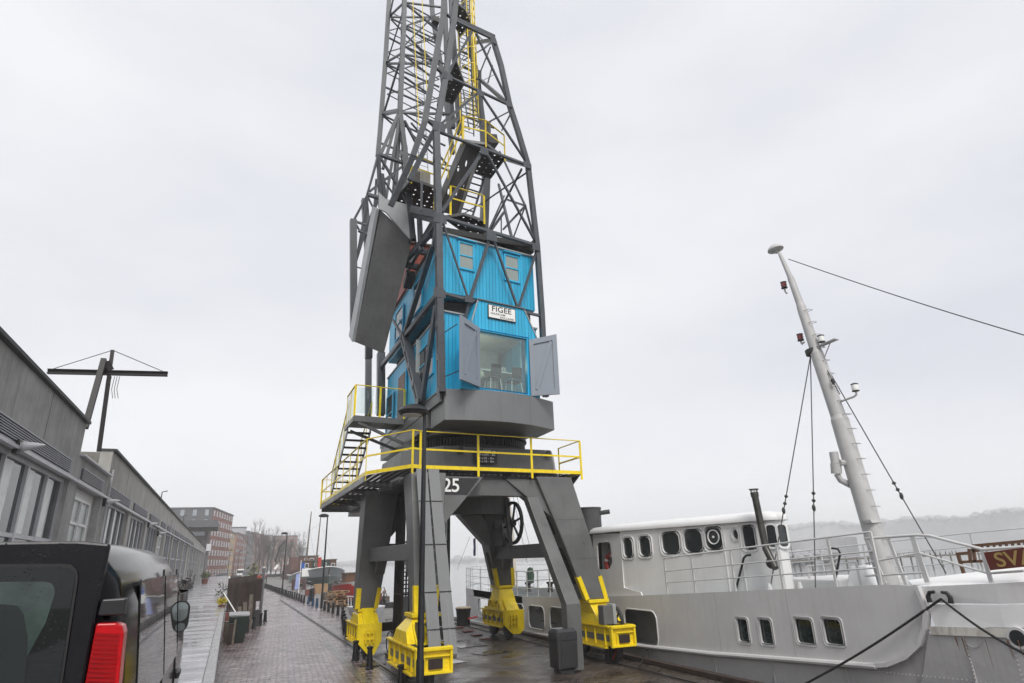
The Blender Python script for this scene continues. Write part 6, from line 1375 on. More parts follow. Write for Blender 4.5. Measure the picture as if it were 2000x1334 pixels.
BB = bollard('bollard_blue'); tag(BB, 'blue painted bollard in the row left of the second street lamp', 'bollard', 'blue bollards'); BB.location = (5.85, 48.3, 0)
for x, y in ((5.75, 49.9), (5.72, 52.5)): dup(BB, (x, y, 0), 1)
far_b = [(5.59, 54.45), (5.53, 55.8), (5.54, 57.9), (5.51, 59.7), (5.45, 61.1), (5.39, 62.6), (5.34, 64.3), (5.29, 65.8), (5.27, 67.7), (5.24, 69.4)]
y = 71.2
while y < 112: far_b.append((5.24 - (y - 69.4) * .021, y)); y += 1.75
for x, y in far_b: bo(x, y, 'black bollard in the long dense row curving away on the right of the brick road', 'long row of bollards along the road')
for x, y in ((6.25, 56.0), (6.5, 57.0)): bo(x, y, 'tall black double bollard standing behind the long row near the blue bollards', 'tall bollard pair', 1.7)
for (x, y), lab in zip(((.58, 30.9), (.99, 32.7), (1.32, 34.4), (1.7, 36.5), (2.01, 38.3)), ('black bollard nearest the grey lidded bin left of the road', 'second black bollard from the grey lidded bin left of the road', 'middle black bollard of the five in front of the rusty sheet', 'black bollard at the foot of the grey pole by the rusty sheet', 'black bollard at the far right end of the rusty sheet, by the road')):
    bo(x, y, lab, 'bollards before the rusty sheet')
# ================================================================== litter bin, mooring bollard, covers
c = gz(1108, 1318, 0); cx, cy = c.x + .05, c.y + .25
BN = thing('litter_bin', (cx, cy, 0), 'dark grey litter bin with sloping hood in front of the ship side crane leg', 'bin')
def rr3(w_, d, z, r=.06): return [(cx + a, cy + b, z) for a, b in rrect(-w_, -d, w_, d, r)]
bd = MB().loft([rr3(.22, .20, .03), rr3(.22, .20, .1), rr3(.29, .26, .14), rr3(.30, .27, .78)]).build('bin_body', mat('bin_grey', (.03, .031, .033), .35, var=.15), BN, smooth=True)
MB().loft([rr3(.305, .275, .79), rr3(.305, .275, .86), [(x, y, z + (.0 if y < cy else .0)) for x, y, z in rr3(.30, .27, .98)], rr3(.26, .20, 1.05)]).build('hood', 'bin_grey', BN, smooth=True)
MB().box((cx - .2, cy - .2795, .16), (cx + .2, cy - .272, .74)).build('door', 'bin_grey', BN, bevel=.01)
MB().box((cx - .2, cy - .16, 0), (cx + .2, cy + .16, .03)).build('base_slab', 'quay_stone', BN)
p = gz(905, 1222, 0); mb_ = thing('mooring_bollard', p, 'squat black timber mooring post with pale worn top on the quay edge', 'mooring post')
MB().lathe([(.32, 0), (.30, .3), (.33, .62), (.36, .72)], p, n=14).build('post', mat('tarred_wood', (.014, .013, .012), .5, var=.5, scale=9, bump=.4, bscale=18), mb_, smooth=True); MB().lathe([(.36, .722), (.36, .76), (.3, .79), (.02, .8)], p, n=14).build('worn_top', mat('worn_wood', (.42, .34, .24), .7, var=.4, scale=9), mb_)
MB().tube([p + Vector((.1, -.36, .3)), p + Vector((.5, -.5, .38))], .035, 8).build('strap', 'red_paint', mb_)
for i, (px, py, w_, d) in enumerate(((905, 1258, .55, .9), (870, 1293, .4, .5), (960, 1275, .5, .35))):
    q = gz(px, py, .006); lab = ('large wet steel cover plate lying between the crane rails', 'small dark cover plate in the paving beside the near bogie', 'long steel cover plate beside the ship side rail')[i]
    tag(MB().obox(q + ZV * .008, (w_, .1, 0), (-.1, d, 0), (0, 0, .006)).build('cover_plate', mat('wet_steel', (.05, .05, .05), .12, var=.3, scale=3, rvar=.06)), lab, 'cover')
for i in range(5):
    q = gz(880 + i * 17, 1219 + i * 7.5, .02); tag(MB().obox(q + ZV * .02, (.2, .02, 0), (-.02, .12, 0), (0, 0, .02)).build('timber_block', 'rust_red'), 'short rusty block in the row lying on the quay by the black mooring post', 'block', 'row of rusty blocks')
q = gz(728, 1298, .01); tag(MB().lathe([(.38, 0), (.38, .012), (.36, .018)], q, n=26).build('manhole_cover', 'black'), 'round black manhole cover between the two left crane bogies', 'cover')
# ================================================================== bicycles
def bicycle(label):
    t = thing('bicycle', (0, 0, 0), label, 'bicycle'); rr = .34
    for x in (-.53, .53):
        w_ = MB(); w_.tube([(x + rr * math.cos(a), 0, rr + rr * math.sin(a)) for a in [math.pi * 2 * i / 28 for i in range(29)]], .018, 6, cap=False); w_ = w_.build('wheel', 'rubber', t, smooth=True)
        s_ = MB()
        for i in range(14): a = math.pi * 2 * i / 14; s_.tube([(x, 0, rr), (x + rr * math.cos(a), 0, rr + rr * math.sin(a))], .003, 4)
        s_.build('spokes', 'frame_metal', w_)
    f = MB(); J_ = dict(bb=(-.05, 0, .30), seat=(-.2, 0, .86), head=(.36, 0, .82), ra=(-.53, 0, .34), fa=(.53, 0, .34), hb=(.33, 0, 1.0))
    for a, b in (('bb', 'seat'), ('bb', 'head'), ('bb', 'ra'), ('ra', 'seat'), ('head', 'fa'), ('head', 'hb')): f.tube([J_[a], J_[b]], .016, 7)
    f.tube([(-.18, 0, .72), (.36, 0, .80)], .016, 7); f.build('frame', 'black', t, smooth=True)
    MB().tube([(.1, -.27, .98), (.3, -.25, 1.03), (.36, 0, 1.04), (.3, .25, 1.03), (.1, .27, .98)], .012, 6).build('handlebar', 'frame_metal', t, smooth=True)
    MB().loft([[(-.36, -.09, .88), (-.36, .09, .88), (-.36, .06, .93), (-.36, -.06, .93)], [(-.08, -.03, .9), (-.08, .03, .9), (-.08, .02, .93), (-.08, -.02, .93)]]).build('saddle', 'rubber', t, smooth=True)
    MB().box((.42, -.2, .72), (.75, .2, .98)).build('front_crate', 'black', t, bevel=.01)
    MB().bar((-.75, 0, .72), (-.25, 0, .72), .12, .015).build('carrier', 'black', t); return t
BK = bicycle('black bicycle with front crate parked against the crane lift cage'); c = gz(768, 1279, .0); BK.location = (c.x + .25, c.y + .55, 0); BK.rotation_euler = (R(4), 0, R(-125))
def bk(x, y, z, rz, lab): 
    o = dup(BK, (x, y, z), rz, lab); o.rotation_euler = (R(8), 0, rz); return o
bk(-3.35, 49, DZ, R(100), 'bicycle leaning on the warehouse front nearest the van mirror'); bk(-3.1, 51, DZ, R(70), 'bicycle with front crate in the heap at the warehouse front'); bk(-3.3, 62, DZ, R(95), 'bicycle farther down the warehouse front beyond the heap')
bk(9.5, 60, 0, R(60), 'bicycle parked on the quay beneath the bow of the grey tug'); bk(6.6, 75, 0, R(10), 'bicycle parked on the quay by the third street lamp'); bk(8.2, 80, 0, R(30), 'bicycle parked on the quay beside the rusty barge')
# ================================================================== junk corner with rusty sheet, left of the road
SYY = 37.0
a, b, c_, d = gy(446, 1130, SYY), gy(503, 1122, SYY), gy(498, 1212, SYY), gy(441, 1205, SYY)
m_ = mat('corten_', (.04, .022, .018), .8)
rs = MB(); rows = []
for j in range(7):
    r_ = []
    for i in range(25):
        p = (a.lerp(b, i / 24)).lerp(d.lerp(c_, i / 24), j / 6); r_.append(p + Vector((0, .012 * math.sin(i * 1.2) + .05 * math.sin(i * .33 + j * .5), 0)))
    rows.append(r_)
rs.loft(rows, closed=False); RSo = rs.build('rusty_sheet', 'corten', None, smooth=True); s_ = RSo.modifiers.new('solid', 'SOLIDIFY'); s_.thickness = .02; tag(RSo, 'big dark rusty steel sheet standing upright beside the brick road', 'metal sheet')
p0 = gy(503, 1128, SYY); pl_ = MB().obox((p0.x + .13, SYY, 1.65), (.14, 0, 0), (0, .04, 0), (0, 0, .55)).build('rusty_strip', 'corten'); tag(pl_, 'narrow rusty steel strip rising above the right end of the rusty sheet', 'metal strip')
tag(MB().tube([gz(507, 1213, 0), gy(516, 1108, SYY + .2)], .085, 12).build('grey_pole', 'light_grey', None, smooth=True), 'leaning grey steel pole at the right end of the rusty sheet', 'pole')
tag(MB().tube([gz(461, 1197, 1.0), gy(437, 1158, 33)], .025, 6).build('pale_stick', 'sign_white'), 'thin pale stick leaning against the rusty sheet', 'stick')
random.seed(3)
for i, (px, y, h, lab) in enumerate(((468, 33.8, 1.05, 'short grey post in the gap between rusty sheet and bollards'), (478, 34.4, 1.2, 'curved grey plank standing before the rusty sheet'), (489, 35.2, 1.5, 'tall grey plank standing before the right half of the rusty sheet'))):
    x = gy(px, 1210, y).x; tag(MB().loft([[(x - .1, y - .04, 0), (x + .1, y - .04, 0), (x + .1, y + .04, 0), (x - .1, y + .04, 0)], [(x - .08 - .03 * i, y - .04, h * .6), (x + .1 - .03 * i, y - .04, h * .6), (x + .1 - .03 * i, y + .04, h * .6), (x - .08 - .03 * i, y + .04, h * .6)], [(x - .14, y + .05, h), (x + .02, y + .05, h), (x + .02, y + .12, h), (x - .14, y + .12, h)]]).build('plank', 'wood_grey'), lab, 'plank')
x = gy(501, 1205, 36).x; tag(MB().box((x - .16, 35.9, 0), (x + .16, 36.2, .75)).build('metal_crate', 'dark_steel', None, bevel=.02), 'dark metal crate at the foot of the grey pole', 'crate')
cc = gz(440, 1258, 0); X0 = cc.x + .05; Y_ = cc.y + .1
bt = thing('storage_bin', (X0 + .3, Y_, 0), 'dark green tapered storage bin with wet grey lid beside the dock edge', 'bin')
MB().loft([[(X0 + .05, Y_, 0), (X0 + .6, Y_, 0), (X0 + .6, Y_ + .7, 0), (X0 + .05, Y_ + .7, 0)], [(X0 - .02, Y_ - .06, .95), (X0 + .72, Y_ - .06, .95), (X0 + .72, Y_ + .8, .95), (X0 - .02, Y_ + .8, .95)]]).build('tub', mat('bin_green', (.012, .022, .018), .35), bt, bevel=.02)
MB().loft([[(X0 - .05, Y_ - .09, .955), (X0 + .75, Y_ - .09, .955), (X0 + .75, Y_ + .83, .955), (X0 - .05, Y_ + .83, .955)], [(X0 - .03, Y_ - .07, 1.02), (X0 + .73, Y_ - .07, 1.0), (X0 + .73, Y_ + .8, 1.08), (X0 - .03, Y_ + .8, 1.1)]]).build('lid', mat('lid_grey', (.12, .12, .12), .18, var=.3), bt, bevel=.02)
tag(MB().box((X0 - .0, Y_ - .55, 0), (X0 + .25, Y_ - .35, .75)).build('brown_board', 'corten'), 'brown board leaning by the dock edge before the storage bin', 'board'); tag(MB().bar((X0 + .2, Y_ - .7, 0), (X0 + .22, Y_ - .62, .9), .07, .03).build('pale_plank', 'wood_grey'), 'short pale plank before the storage bin', 'plank')
# pots, plants and rubble along the dock edge
def plant_pot(px, y, z, s, m_leaf, lab, n_=90, tall=1., pot='rust_red'):
    x = gy(px, 1150, y).x; t = thing('potted_plant', (x, y, z), lab, 'plant'); MB().lathe([(.16 * s, 0), (.22 * s, .3 * s), (.2 * s, .3 * s), (.18 * s, .27 * s)], (x, y, z), n=12).build('pot', pot, t)
    lf = MB(); c = Vector((x, y, z + .3 * s + .3 * s * tall))
    for i in range(n_):
        v = Vector((random.gauss(0, 1), random.gauss(0, 1), random.gauss(0, tall))).normalized() * (random.random() ** .4) * .32 * s; v.z *= tall; p = c + v; q = Vector((random.uniform(-1, 1), random.uniform(-1, 1), random.uniform(-1, 1))).normalized() * .07 * s; r_ = q.cross(Vector((random.random(), random.random(), random.random()))).normalized() * .03 * s
        lf.add([p - q, p + r_, p + q, p - r_], [(0, 1, 2, 3)])
    lf.build('foliage', m_leaf, t); st = MB()
    for i in range(6): st.tube([(x, y, z + .25 * s), c + Vector((random.uniform(-.2, .2), random.uniform(-.2, .2), random.uniform(-.1, .3))) * s], .008, 4)
    st.build('stem', 'twig', t)
plant_pot(437, 33.5, .95, .75, 'mimosa', 'bright yellow flowering shrub in a brown box at the dock edge', 220, .8)
plant_pot(434, 43, .6, 1.2, 'foliage', 'leafy pot plant at the dock edge behind the yellow shrub', 80, 1.4); plant_pot(490, 42, .9, 1.6, mat('leaf_olive', (.12, .14, .05), .8, var=.3), 'tall olive green plant rising behind the rusty sheet', 150, 1.6)
plant_pot(398, 84, DZ, 1.7, 'leaf_olive', 'green bush against the far end of the warehouse front', 200, .8)
plant_pot(660, 62, 0, 1.6, 'twig', 'bare brown shrub on the quay under the grey tug', 200, 1.)
tw = MB(); random.seed(9)
def twigs(x, y, z, h, n_, sp):
    for i in range(n_):
        a = random.uniform(0, 6.28); b = Vector((x, y, z)); e = b + Vector((math.cos(a) * sp * random.random(), math.sin(a) * sp * random.random(), h * random.uniform(.6, 1))); mdl = b.lerp(e, .5) + Vector((random.uniform(-.08, .08), random.uniform(-.08, .08), 0)); tw.tube([b, mdl, e], .012, 4, r2=.004)
for y in (36, 39.5, 41, 44, 47): twigs(random.uniform(.1, .5), y, .2, random.uniform(1.2, 2.3), 9, .6)
tag(tw.build('bare_shrub', 'twig'), 'tangle of bare twigs growing along the dock edge', 'shrub')
for i, (y, x0, w_, h) in enumerate(((29.5, .05, .5, .7), (31.8, .02, .4, .9), (34, .02, .45, .85), (40, .1, 1.0, 1.5), (43.5, .1, .8, 1.7), (46, .15, .9, 1.3))):
    lab = ('low dark crate beside the dock edge behind the storage bin', 'upright dark crate under the yellow shrub', 'brown planter box carrying the yellow shrub', 'dark weathered cabinet behind the rusty sheet', 'tall dark cabinet left of the rusty sheet', 'farthest dark cabinet by the dock edge')[i]
    tag(MB().box((x0, y, 0), (x0 + w_, y + .5, h)).box((x0 - .02, y - .02, h + .002), (x0 + w_ + .02, y + .52, h + .03)).build('crate' if i < 3 else 'cabinet', ('wood_grey', 'rust_red', 'corten')[i % 3], None, bevel=.01), lab, 'crate' if i < 3 else 'cabinet')
# scrap heaps by the warehouse front
for i, (x, y) in enumerate(((-3.5, 47), (-3.3, 56), (-3.3, 66))):
    h = MB(); random.seed(20 + i)
    for k in range(12): p = Vector((x + random.uniform(-.3, .4), y + random.uniform(-.8, .8), DZ + .02)); h.bar(p, p + Vector((random.uniform(-.4, .4), random.uniform(-.5, .5), random.uniform(.3, 1.6))), .05, .04)
    h.box((x - .2, y - .4, DZ + .01), (x + .25, y + .2, DZ + .4)); tag(h.build('scrap_pile', ('rust_red', 'wood_grey', 'dark_steel')[i]), ('rusty scrap pile against the warehouse front nearest the van', 'grey timber scrap pile at the warehouse front', 'small dark scrap pile far along the warehouse front')[i], 'scrap')
# ================================================================== pallets and small boats on the quay
def pallet():
    m_ = MB()
    for i in range(6): m_.box((-.6, -.4 + i * .152, .115), (.6, -.4 + i * .152 + .1, .137))
    for y in (-.4, -.06, .28): m_.box((-.6, y, .0), (.6, y + .1, .02))
    for y in (-.4, -.06, .28):
        for x in (-.6, -.07, .46): m_.box((x, y, .021), (x + .14, y + .1, .114))
    return m_.build('pallet', 'wood', None)
PA = pallet(); random.seed(4); pc_ = gz(652, 1186, 0)
tag(PA, 'wooden pallet at the bottom of the leaning stack beside the second street lamp', 'pallet', 'stacked pallets'); PA.location = (pc_.x + .3, pc_.y, 0); PA.rotation_euler = (0, 0, .2); PA.scale = (1, 1, 1)
for i in range(1, 7): o = dup(PA, (pc_.x + .2 + random.uniform(-.15, .15), pc_.y + random.uniform(-.15, .15), i * .15), random.uniform(-.3, .5), 'wooden pallet ' + ('on top' if i == 6 else 'within the middle') + ' of the leaning stack beside the second street lamp', 'stacked pallets')
for i in range(3): o = dup(PA, (pc_.x + 2.0, pc_.y + .8, i * .15), .9 + i * .2, 'wooden pallet in the low stack right of the leaning stack', 'low pallet stack')
def boat_hull(name, par, cx, y0, y1, beam, z0, dfun, m_, flare=.8, sections=12, stern=.8):
    rings = []
    for i in range(sections + 1):
        t = i / sections; y = y0 + (y1 - y0) * t; k = min(1, (math.sin(min(1, t * 1.6) * math.pi / 2)) ** .7) * (1 if t < .8 else 1 - (1 - stern) * ((t - .8) / .2)); k = max(k, .03); zt = dfun(t); b = beam / 2 * k
        rings.append([(cx - b, y, zt), (cx - b * flare - .02, y, z0 + (zt - z0) * .5), (cx - b * flare * .5, y, z0), (cx + b * flare * .5, y, z0), (cx + b * flare + .02, y, z0 + (zt - z0) * .5), (cx + b, y, zt)])
    return MB().loft(rings).build(name, m_, par, smooth=True)
rb = thing('red_boat', (8.6, 52, 0), 'small red wooden boat with white rail hauled out behind the pallets', 'boat'); boat_hull('hull', rb, 8.6, 47.5, 55, 2.2, .2, lambda t: 1.5 - .5 * t, 'red_paint'); boat_hull('rail', rb, 8.6, 47.4, 55, 2.3, 1.05, lambda t: 1.62 - .5 * t, 'white_paint')
MB().box((8.0, 50, 1.3), (9.2, 52, 2.1)).build('cabin', 'wood_brown', rb); MB().box((7.9, 49.9, 2.102), (9.3, 52.1, 2.17)).build('cabin_roof', 'wood_grey', rb)
wb = thing('white_dinghy', (6.2, 31, 0), 'small white boat on the quay between the bollards and the rear left crane leg', 'boat'); boat_hull('hull', wb, 6.1, 29.3, 33, 1.6, .15, lambda t: .95 - .1 * t, 'white_paint'); q = MB()
q.tube([(5.5, 30, 1.15), (5.4, 31.3, 1.35), (5.4, 33, 1.3)], .03, 6); [q.tube([(5.45, y, .9), (5.42, y, 1.28)], .025, 6) for y in (30.4, 31.2, 32, 32.8)]; q.build('grab_rail', 'white_paint', wb)
# deck gear lying on the quay
random.seed(31)
gear = [('blue_drum', 'blue', 8.9, 46.6, .32, 'bright blue drum on the gear heap right of the pallets', 'drum'), ('yellow_buoy', 'mimosa', 9.4, 50.5, .25, 'yellow buoy hanging above the gear heap right of the red boat', 'buoy')]
for nm, m_, x, y, r_, lab, cat in gear: z = .95 if nm == 'blue_drum' else 2.3; tag(MB().sphere((x, y, z), r_, 7, (1.3, 1, .8)).build(nm, m_, None, smooth=True), lab, cat)
tag(MB().tube([(9.45, 50.4, 0), (9.45, 50.4, 3.0)], .04, 6).build('buoy_pole', 'dark_steel'), 'thin dark pole carrying the yellow buoy', 'pole')
for i, (x, y, w_, h) in enumerate(((8.5, 46.3, .6, .7), (9.3, 45.8, .5, 1.3), (9.9, 47, .7, .9), (9.6, 43.5, .5, .55), (8.6, 44.5, .7, .35))):
    o = MB(); o.box((x - w_, y - .4, 0), (x + w_, y + .4, h * .6))
    for k in range(7): p = Vector((x + random.uniform(-w_, w_), y + random.uniform(-.4, .4), h * .5)); o.bar(p, p + Vector((random.uniform(-.5, .5), random.uniform(-.3, .3), random.uniform(.1, .7))), .07, .05)
    tag(o.build('gear_heap', ('dark_steel', 'rust_red', 'wood_grey', 'dark_steel', 'wood')[i]), ('dark gear heap under the blue drum', 'rusty upright gear heap left of the rear crane leg', 'grey timber gear heap behind the rear left crane leg', 'low dark gear heap nearest the white boat', 'heap of loose brown planks right of the pallet stack')[i], 'gear')
wn = thing('deck_winch', (10.0, 49, 0), 'dark davit with a lamp head standing on the quay left of the rear crane leg', 'davit'); MB().tube([(9.8, 49, 0), (9.9, 49, 2.0), (10.1, 49, 3.2), (10.5, 49, 3.5)], .07, 8).build('davit', 'dark_steel', wn); MB().sphere((10.55, 49, 3.45), .2, 5).build('block', 'dark_steel', wn); MB().tube([(9.3, 49, .2), (9.8, 49, 2.4)], .15, 8).build('stump', 'dark_steel', wn)
random.seed(41)
for i, (x, y, w_, h, m_, lab, cat) in enumerate(((8.0, 57.5, .5, .6, 'wood_grey', 'weathered grey crate on the quay by the lilac banner', 'crate'), (9.3, 64, .6, 1.1, 'dark_steel', 'dark machine crate on the quay behind the lilac banner', 'crate'), (7.4, 67, .45, .55, 'rust_red', 'low rusty crate by the long bollard row', 'crate'), (8.9, 71, .7, .9, 'wood', 'pale wooden crate on the quay near the third street lamp', 'crate'), (7.9, 84, .8, 1.2, 'barge_c', 'large brown crate on the quay before the rusty barge', 'crate'))):
    if m_ == 'barge_c': mat('barge_c', (.07, .035, .03), .7, var=.3)
    o = MB().box((x - w_, y - .4, 0), (x + w_, y + .4, h)); [o.box((x - w_ - .02, y - .42, z), (x + w_ + .02, y + .42, z + .06)) for z in (.05, h - .08)]; tag(o.build('quay_crate', m_, None, bevel=.01), lab, cat)
# blue flag banner
fb = thing('banner_flag', gz(583, 1158, 0), 'tall pale lilac banner with bright blue top flying on a white pole by the bollards', 'flag'); p = gz(583, 1160, 0)
MB().tube([p, p + ZV * 3.3], .035, 8).build('pole', 'white_paint', fb); q = []
for i in range(9): z = 2.0 - i * .19; q.append([p + Vector((-.04, 0, z)), p + Vector((-.2, .05 * math.sin(i), z - .03)), p + Vector((-.36 - .01 * i, .03 * math.cos(i), z - .06))])
MB().loft(q, closed=False).build('banner', 'pale_blue', fb, smooth=True); q = []
for i in range(5): z = 3.05 - i * .15; q.append([p + Vector((.04, 0, z)), p + Vector((.2, .05 * math.sin(i), z + .02)), p + Vector((.4, 0, z - .02))])
MB().loft(q, closed=False).build('blue_flag', 'blue', fb, smooth=True)
# ================================================================== the grey tug and the rusty barge
TG = thing('grey_tug', (13.6, 58, -1.5), 'grey and dark green tug with brown wheelhouse, red funnel and two tall masts', 'ship')
TX = 13.4; dk_t = lambda t: 2.0 - 1.1 * min(1, t * 1.6)
boat_hull('lower_hull', TG, TX, 50.5, 74, 5.2, -1.6, lambda t: 1.1 - .8 * min(1, t * 1.6), 'hull_green', .75)
up_ = []
for s_ in (-1, 1):
    r0, r1 = [], []
    for i in range(13):
        t = i / 12; y = 50.3 + 23.6 * t; k = max(.03, math.sin(min(1, t * 1.6) * math.pi / 2) ** .7); r0.append((TX + s_ * 2.6 * k, y, 1.1 - .8 * min(1, t * 1.6))); r1.append((TX + s_ * 2.75 * k, y - .5 * (1 - t), 2.5 - 1.3 * min(1, t * 1.6)))
    up_.append((r0, r1))
mb = MB(); [mb.loft([a, b], closed=False) for a, b in up_]; o = mb.build('bulwark', 'tug_grey', TG, smooth=True)
mb = MB(); [mb.tube(b, .09, 6) for a, b in up_]; mb.build('rail_cap', 'white_paint', TG)
mb = MB(); mb.loft([[p for p in up_[0][0]], [p for p in up_[1][0]]], closed=False).build('deck', 'deck_wet', TG)
def cabin(par, x0, x1, y0, y1, z0, z1, m_, roof='wood_grey', wins=(), name='wheelhouse'):
    o = MB().box((x0, y0, z0), (x1, y1, z1)).build(name, m_, par, bevel=.03); MB().box((x0 - .15, y0 - .15, z1 + .002), (x1 + .15, y1 + .15, z1 + .12)).build('roof', roof, o)
    for (a, b, c, d) in wins:
        f = MB().box((a - .06, y0 - .04, c - .06), (b + .06, y0 - .003, d + .06)).build('window', 'white_paint', o); MB().box((a, y0 - .05, c), (b, y0 - .042, d)).build('pane', 'glass_dark', f)
    return o
cabin(TG, 10.9, 12.3, 57.0, 60, 1.4, 3.4, 'wood_brown', wins=((11.25, 11.75, 2.4, 3.0),)); cabin(TG, 12.32, 15.3, 57.1, 66, 1.0, 3.45, 'hull_green', wins=((12.8, 13.1, 2.7, 3.0), (14.4, 14.7, 2.7, 3.0)), name='deckhouse'); cabin(TG, 15.33, 16.4, 57, 61, 1.2, 3.5, 'wood_brown', wins=((15.6, 16.1, 2.3, 2.9),))
MB().lathe([(.3, 0), (.3, 2.4), (.32, 2.42), (.32, 2.6)], (13.4, 55.6, 1.3), n=20).build('funnel', 'red_paint', TG, smooth=True); MB().lathe([(.32, 0), (.32, .7)], (13.4, 55.6, .9), n=20).build('funnel_base', 'white_paint', TG)
MB().box((10.6, 54.9, 1.1), (12.0, 55.2, 2.3)).build('white_dodger', 'white_paint', TG); MB().box((12.5, 54.6, 1.5), (12.9, 54.8, 2.2)).build('orange_patch', mat('orange', (.7, .15, .05), .6), TG)
mt = MB(); mt.tube([(11.6, 60, 1), (11.9, 60, 11.4)], .2, 10, r2=.08); mt.build('mast', 'wood_grey', TG); mt = MB(); mt.tube([(12.8, 56, 1), (13.1, 56, 10.6)], .17, 10, r2=.07); mt.build('mast', 'wood_grey', TG)
mt = MB()
for a, b in (((11.85, 60, 9.5), (10.6, 62, 1.5)), ((13.05, 56, 9.2), (11.85, 60, 8.3)), ((13.05, 56, 9.5), (15.6, 52, 2.2)), ((11.85, 60, 8.5), (12.8, 57, 3.5))): mt.tube([a, b], .014, 4)
mt.build('rigging', 'wire', TG); rails_ = MB()
for h in (.35, .7, 1.0): rails_.tube([(14.6, 53, 1.9 + h), (15.6, 55, 1.6 + h), (16.1, 60, 1.2 + h)], .025, 5)
for i in range(6): p = Vector((14.6, 53, 1.9)).lerp(Vector((16.1, 60, 1.2)), i / 5); rails_.tube([p, p + ZV * 1.0], .025, 5)
rails_.build('railing', 'dark_steel', TG); q = MB(); [q.tube([(TX - 2.75 + .3 * math.cos(t) * 0, 55.5 + 1.3 * math.cos(t), .9 + 1.1 * math.sin(t)) for t in [math.pi * 2 * i / 24 for i in range(25)]], .1, 6, cap=False)]
RBG = thing('rusty_barge', (13.5, 92, -1.5), 'rust brown work barge with small cabin and a crane arm behind the grey tug', 'ship'); mat('barge_rust', (.11, .05, .04), .75, var=.35, scale=1.2)
MB().box((11.0, 80, -1.6), (16, 112, 1.6)).box((11.0, 84, 1.6), (12.6, 108, 3.0)).build('hull', 'barge_rust', RBG, bevel=.1); boat_hull('bow', RBG, 13.5, 75, 84, 5, -1.5, lambda t: 1.9, 'barge_rust')
cabin(RBG, 12.6, 16.2, 82, 86, 1.9, 4.6, 'wood_brown', wins=((13.4, 13.9, 3.4, 4.1), (14.5, 15.2, 3.4, 4.1)), name='cabin')
MB().box((11.2, 90, 3.0), (13.8, 95, 4.6)).build('winch_house', 'barge_rust', RBG); MB().bar((11.6, 80.3, 2.3), (16, 80.3, 2.3), .1, .1).bar((11.6, 80.3, 1.6), (11.6, 80.3, 2.6), .1, .1).build('railing', 'barge_rust', RBG); SHB = Vector((1.0, 63, 0)); MB().tube([gy(537, 1098, 150) - SHB, gy(546, 1068, 150) - SHB, gy(557, 1056, 150) - SHB], .22, 6).tube([gy(545, 1100, 150) - SHB, gy(551, 1070, 150) - SHB], .08, 5).build('crane_arm', 'dark_steel', RBG)
MB().bar(gy(543, 1103, 150) - SHB, gy(536, 1112, 150) - SHB, .5, .5).build('white_chute', 'white_paint', RBG)
TG.location = (13.3, 111, -1.5); TG.scale = (.95, 1, 1)
for o in children(TG):
    if o.name.split('.')[0] in ('lower_hull', 'bulwark', 'rail_cap', 'deck'): o.scale = (1.6, 1, 1); o.location.x = 1.0
RBG.location = Vector(RBG.location) + SHB
# ================================================================== far end: buildings, trees, cars
def block(name, x0, x1, y0, y1, h, m_wall, lab, rot=0, side_cols=0, front_cols=0, rows=5, wcol='win_far', side=1, base=0., m_front=None, roofh=.4, wsize=(.9, 1.5)):
    t = thing(name, (x1, y0, 0), lab, 'building'); MB().box((x0, y0, 0), (x1, y1, h)).build('wall', m_wall, t)
    if m_front: MB().box((x0, y0 - .06, 0), (x1, y0 - .003, h)).build('front_wall', m_front, t)
    MB().box((x0 - .2, y0 - .2, h + .003), (x1 + .2, y1 + .2, h + roofh)).build('roof', 'slate', t); fh = (h - base) / rows
    for r_ in range(rows):
        for c in range(side_cols):
            y = y0 + (y1 - y0) * (c + .5) / side_cols; z = base + fh * (r_ + .3); f = MB().box((x1 + .002, y - wsize[0], z), (x1 + .06, y + wsize[0], z + wsize[1])).build('window', wcol, t)
        for c in range(front_cols):
            x = x0 + (x1 - x0) * (c + .5) / front_cols; z = base + fh * (r_ + .3); MB().box((x - wsize[0] * .6, y0 - .12, z), (x + wsize[0] * .6, y0 - .064, z + wsize[1])).build('window', wcol, t)
    t.rotation_euler = (0, 0, R(rot)); return t
mat('far_bricks', (.25, .085, .05), .8, var=.15, scale=.5)
mat('win_far', (.30, .33, .36), .15, var=.2, scale=.3)
block('brick_block', -28, -6.1, 196, 226.5, 18.5, 'far_bricks', 'big red brick apartment block with rows of windows and a grey front', -9.7, 8, 7, 7, m_front='slate', wsize=(.8, 1.6))
ob = thing('dark_pavilion', (-9, 152, 0), 'dark flat roofed building with overhanging canopy in front of the brick block', 'building'); MB().box((-16, 152, 0), (-5.2, 166, 11.0)).build('wall', mat('pavilion_brown', (.06, .045, .045), .7), ob); MB().box((-16.5, 149, 11.003), (-3.5, 167, 12.4)).build('canopy', 'slate', ob); MB().box((-15, 151.9, 9.4), (-5.8, 151.99, 10.2)).build('window', 'win_far', ob); MB().box((-5.1, 150, 6.2), (-4.2, 152, 7.6)).build('balcony_box', 'frame_metal', ob); MB().bar((-4.8, 151, 0), (-4.8, 151, 6.19), .4, .4).build('pillar', 'slate', ob)
block('tan_block', -14, -1.2, 236, 264, 14.2, 'tan_wall', 'sand coloured apartment block right of the brick block', -3.6, 4, 0, 5, wsize=(1.6, 1.4))
block('balcony_block', -12, 1.1, 270, 306, 15.2, 'brick_far2', 'red brown apartment block with pale balconies beside the sand coloured one', -7, 5, 2, 6, wcol='pale_wall', wsize=(2.0, 1.1))
block('slate_block', -4, 5.8, 307, 345, 17.5, 'slate', 'dark slate coloured apartment block behind the pale balconies', -5.5, 4, 0, 6, wsize=(1.2, 1.3))
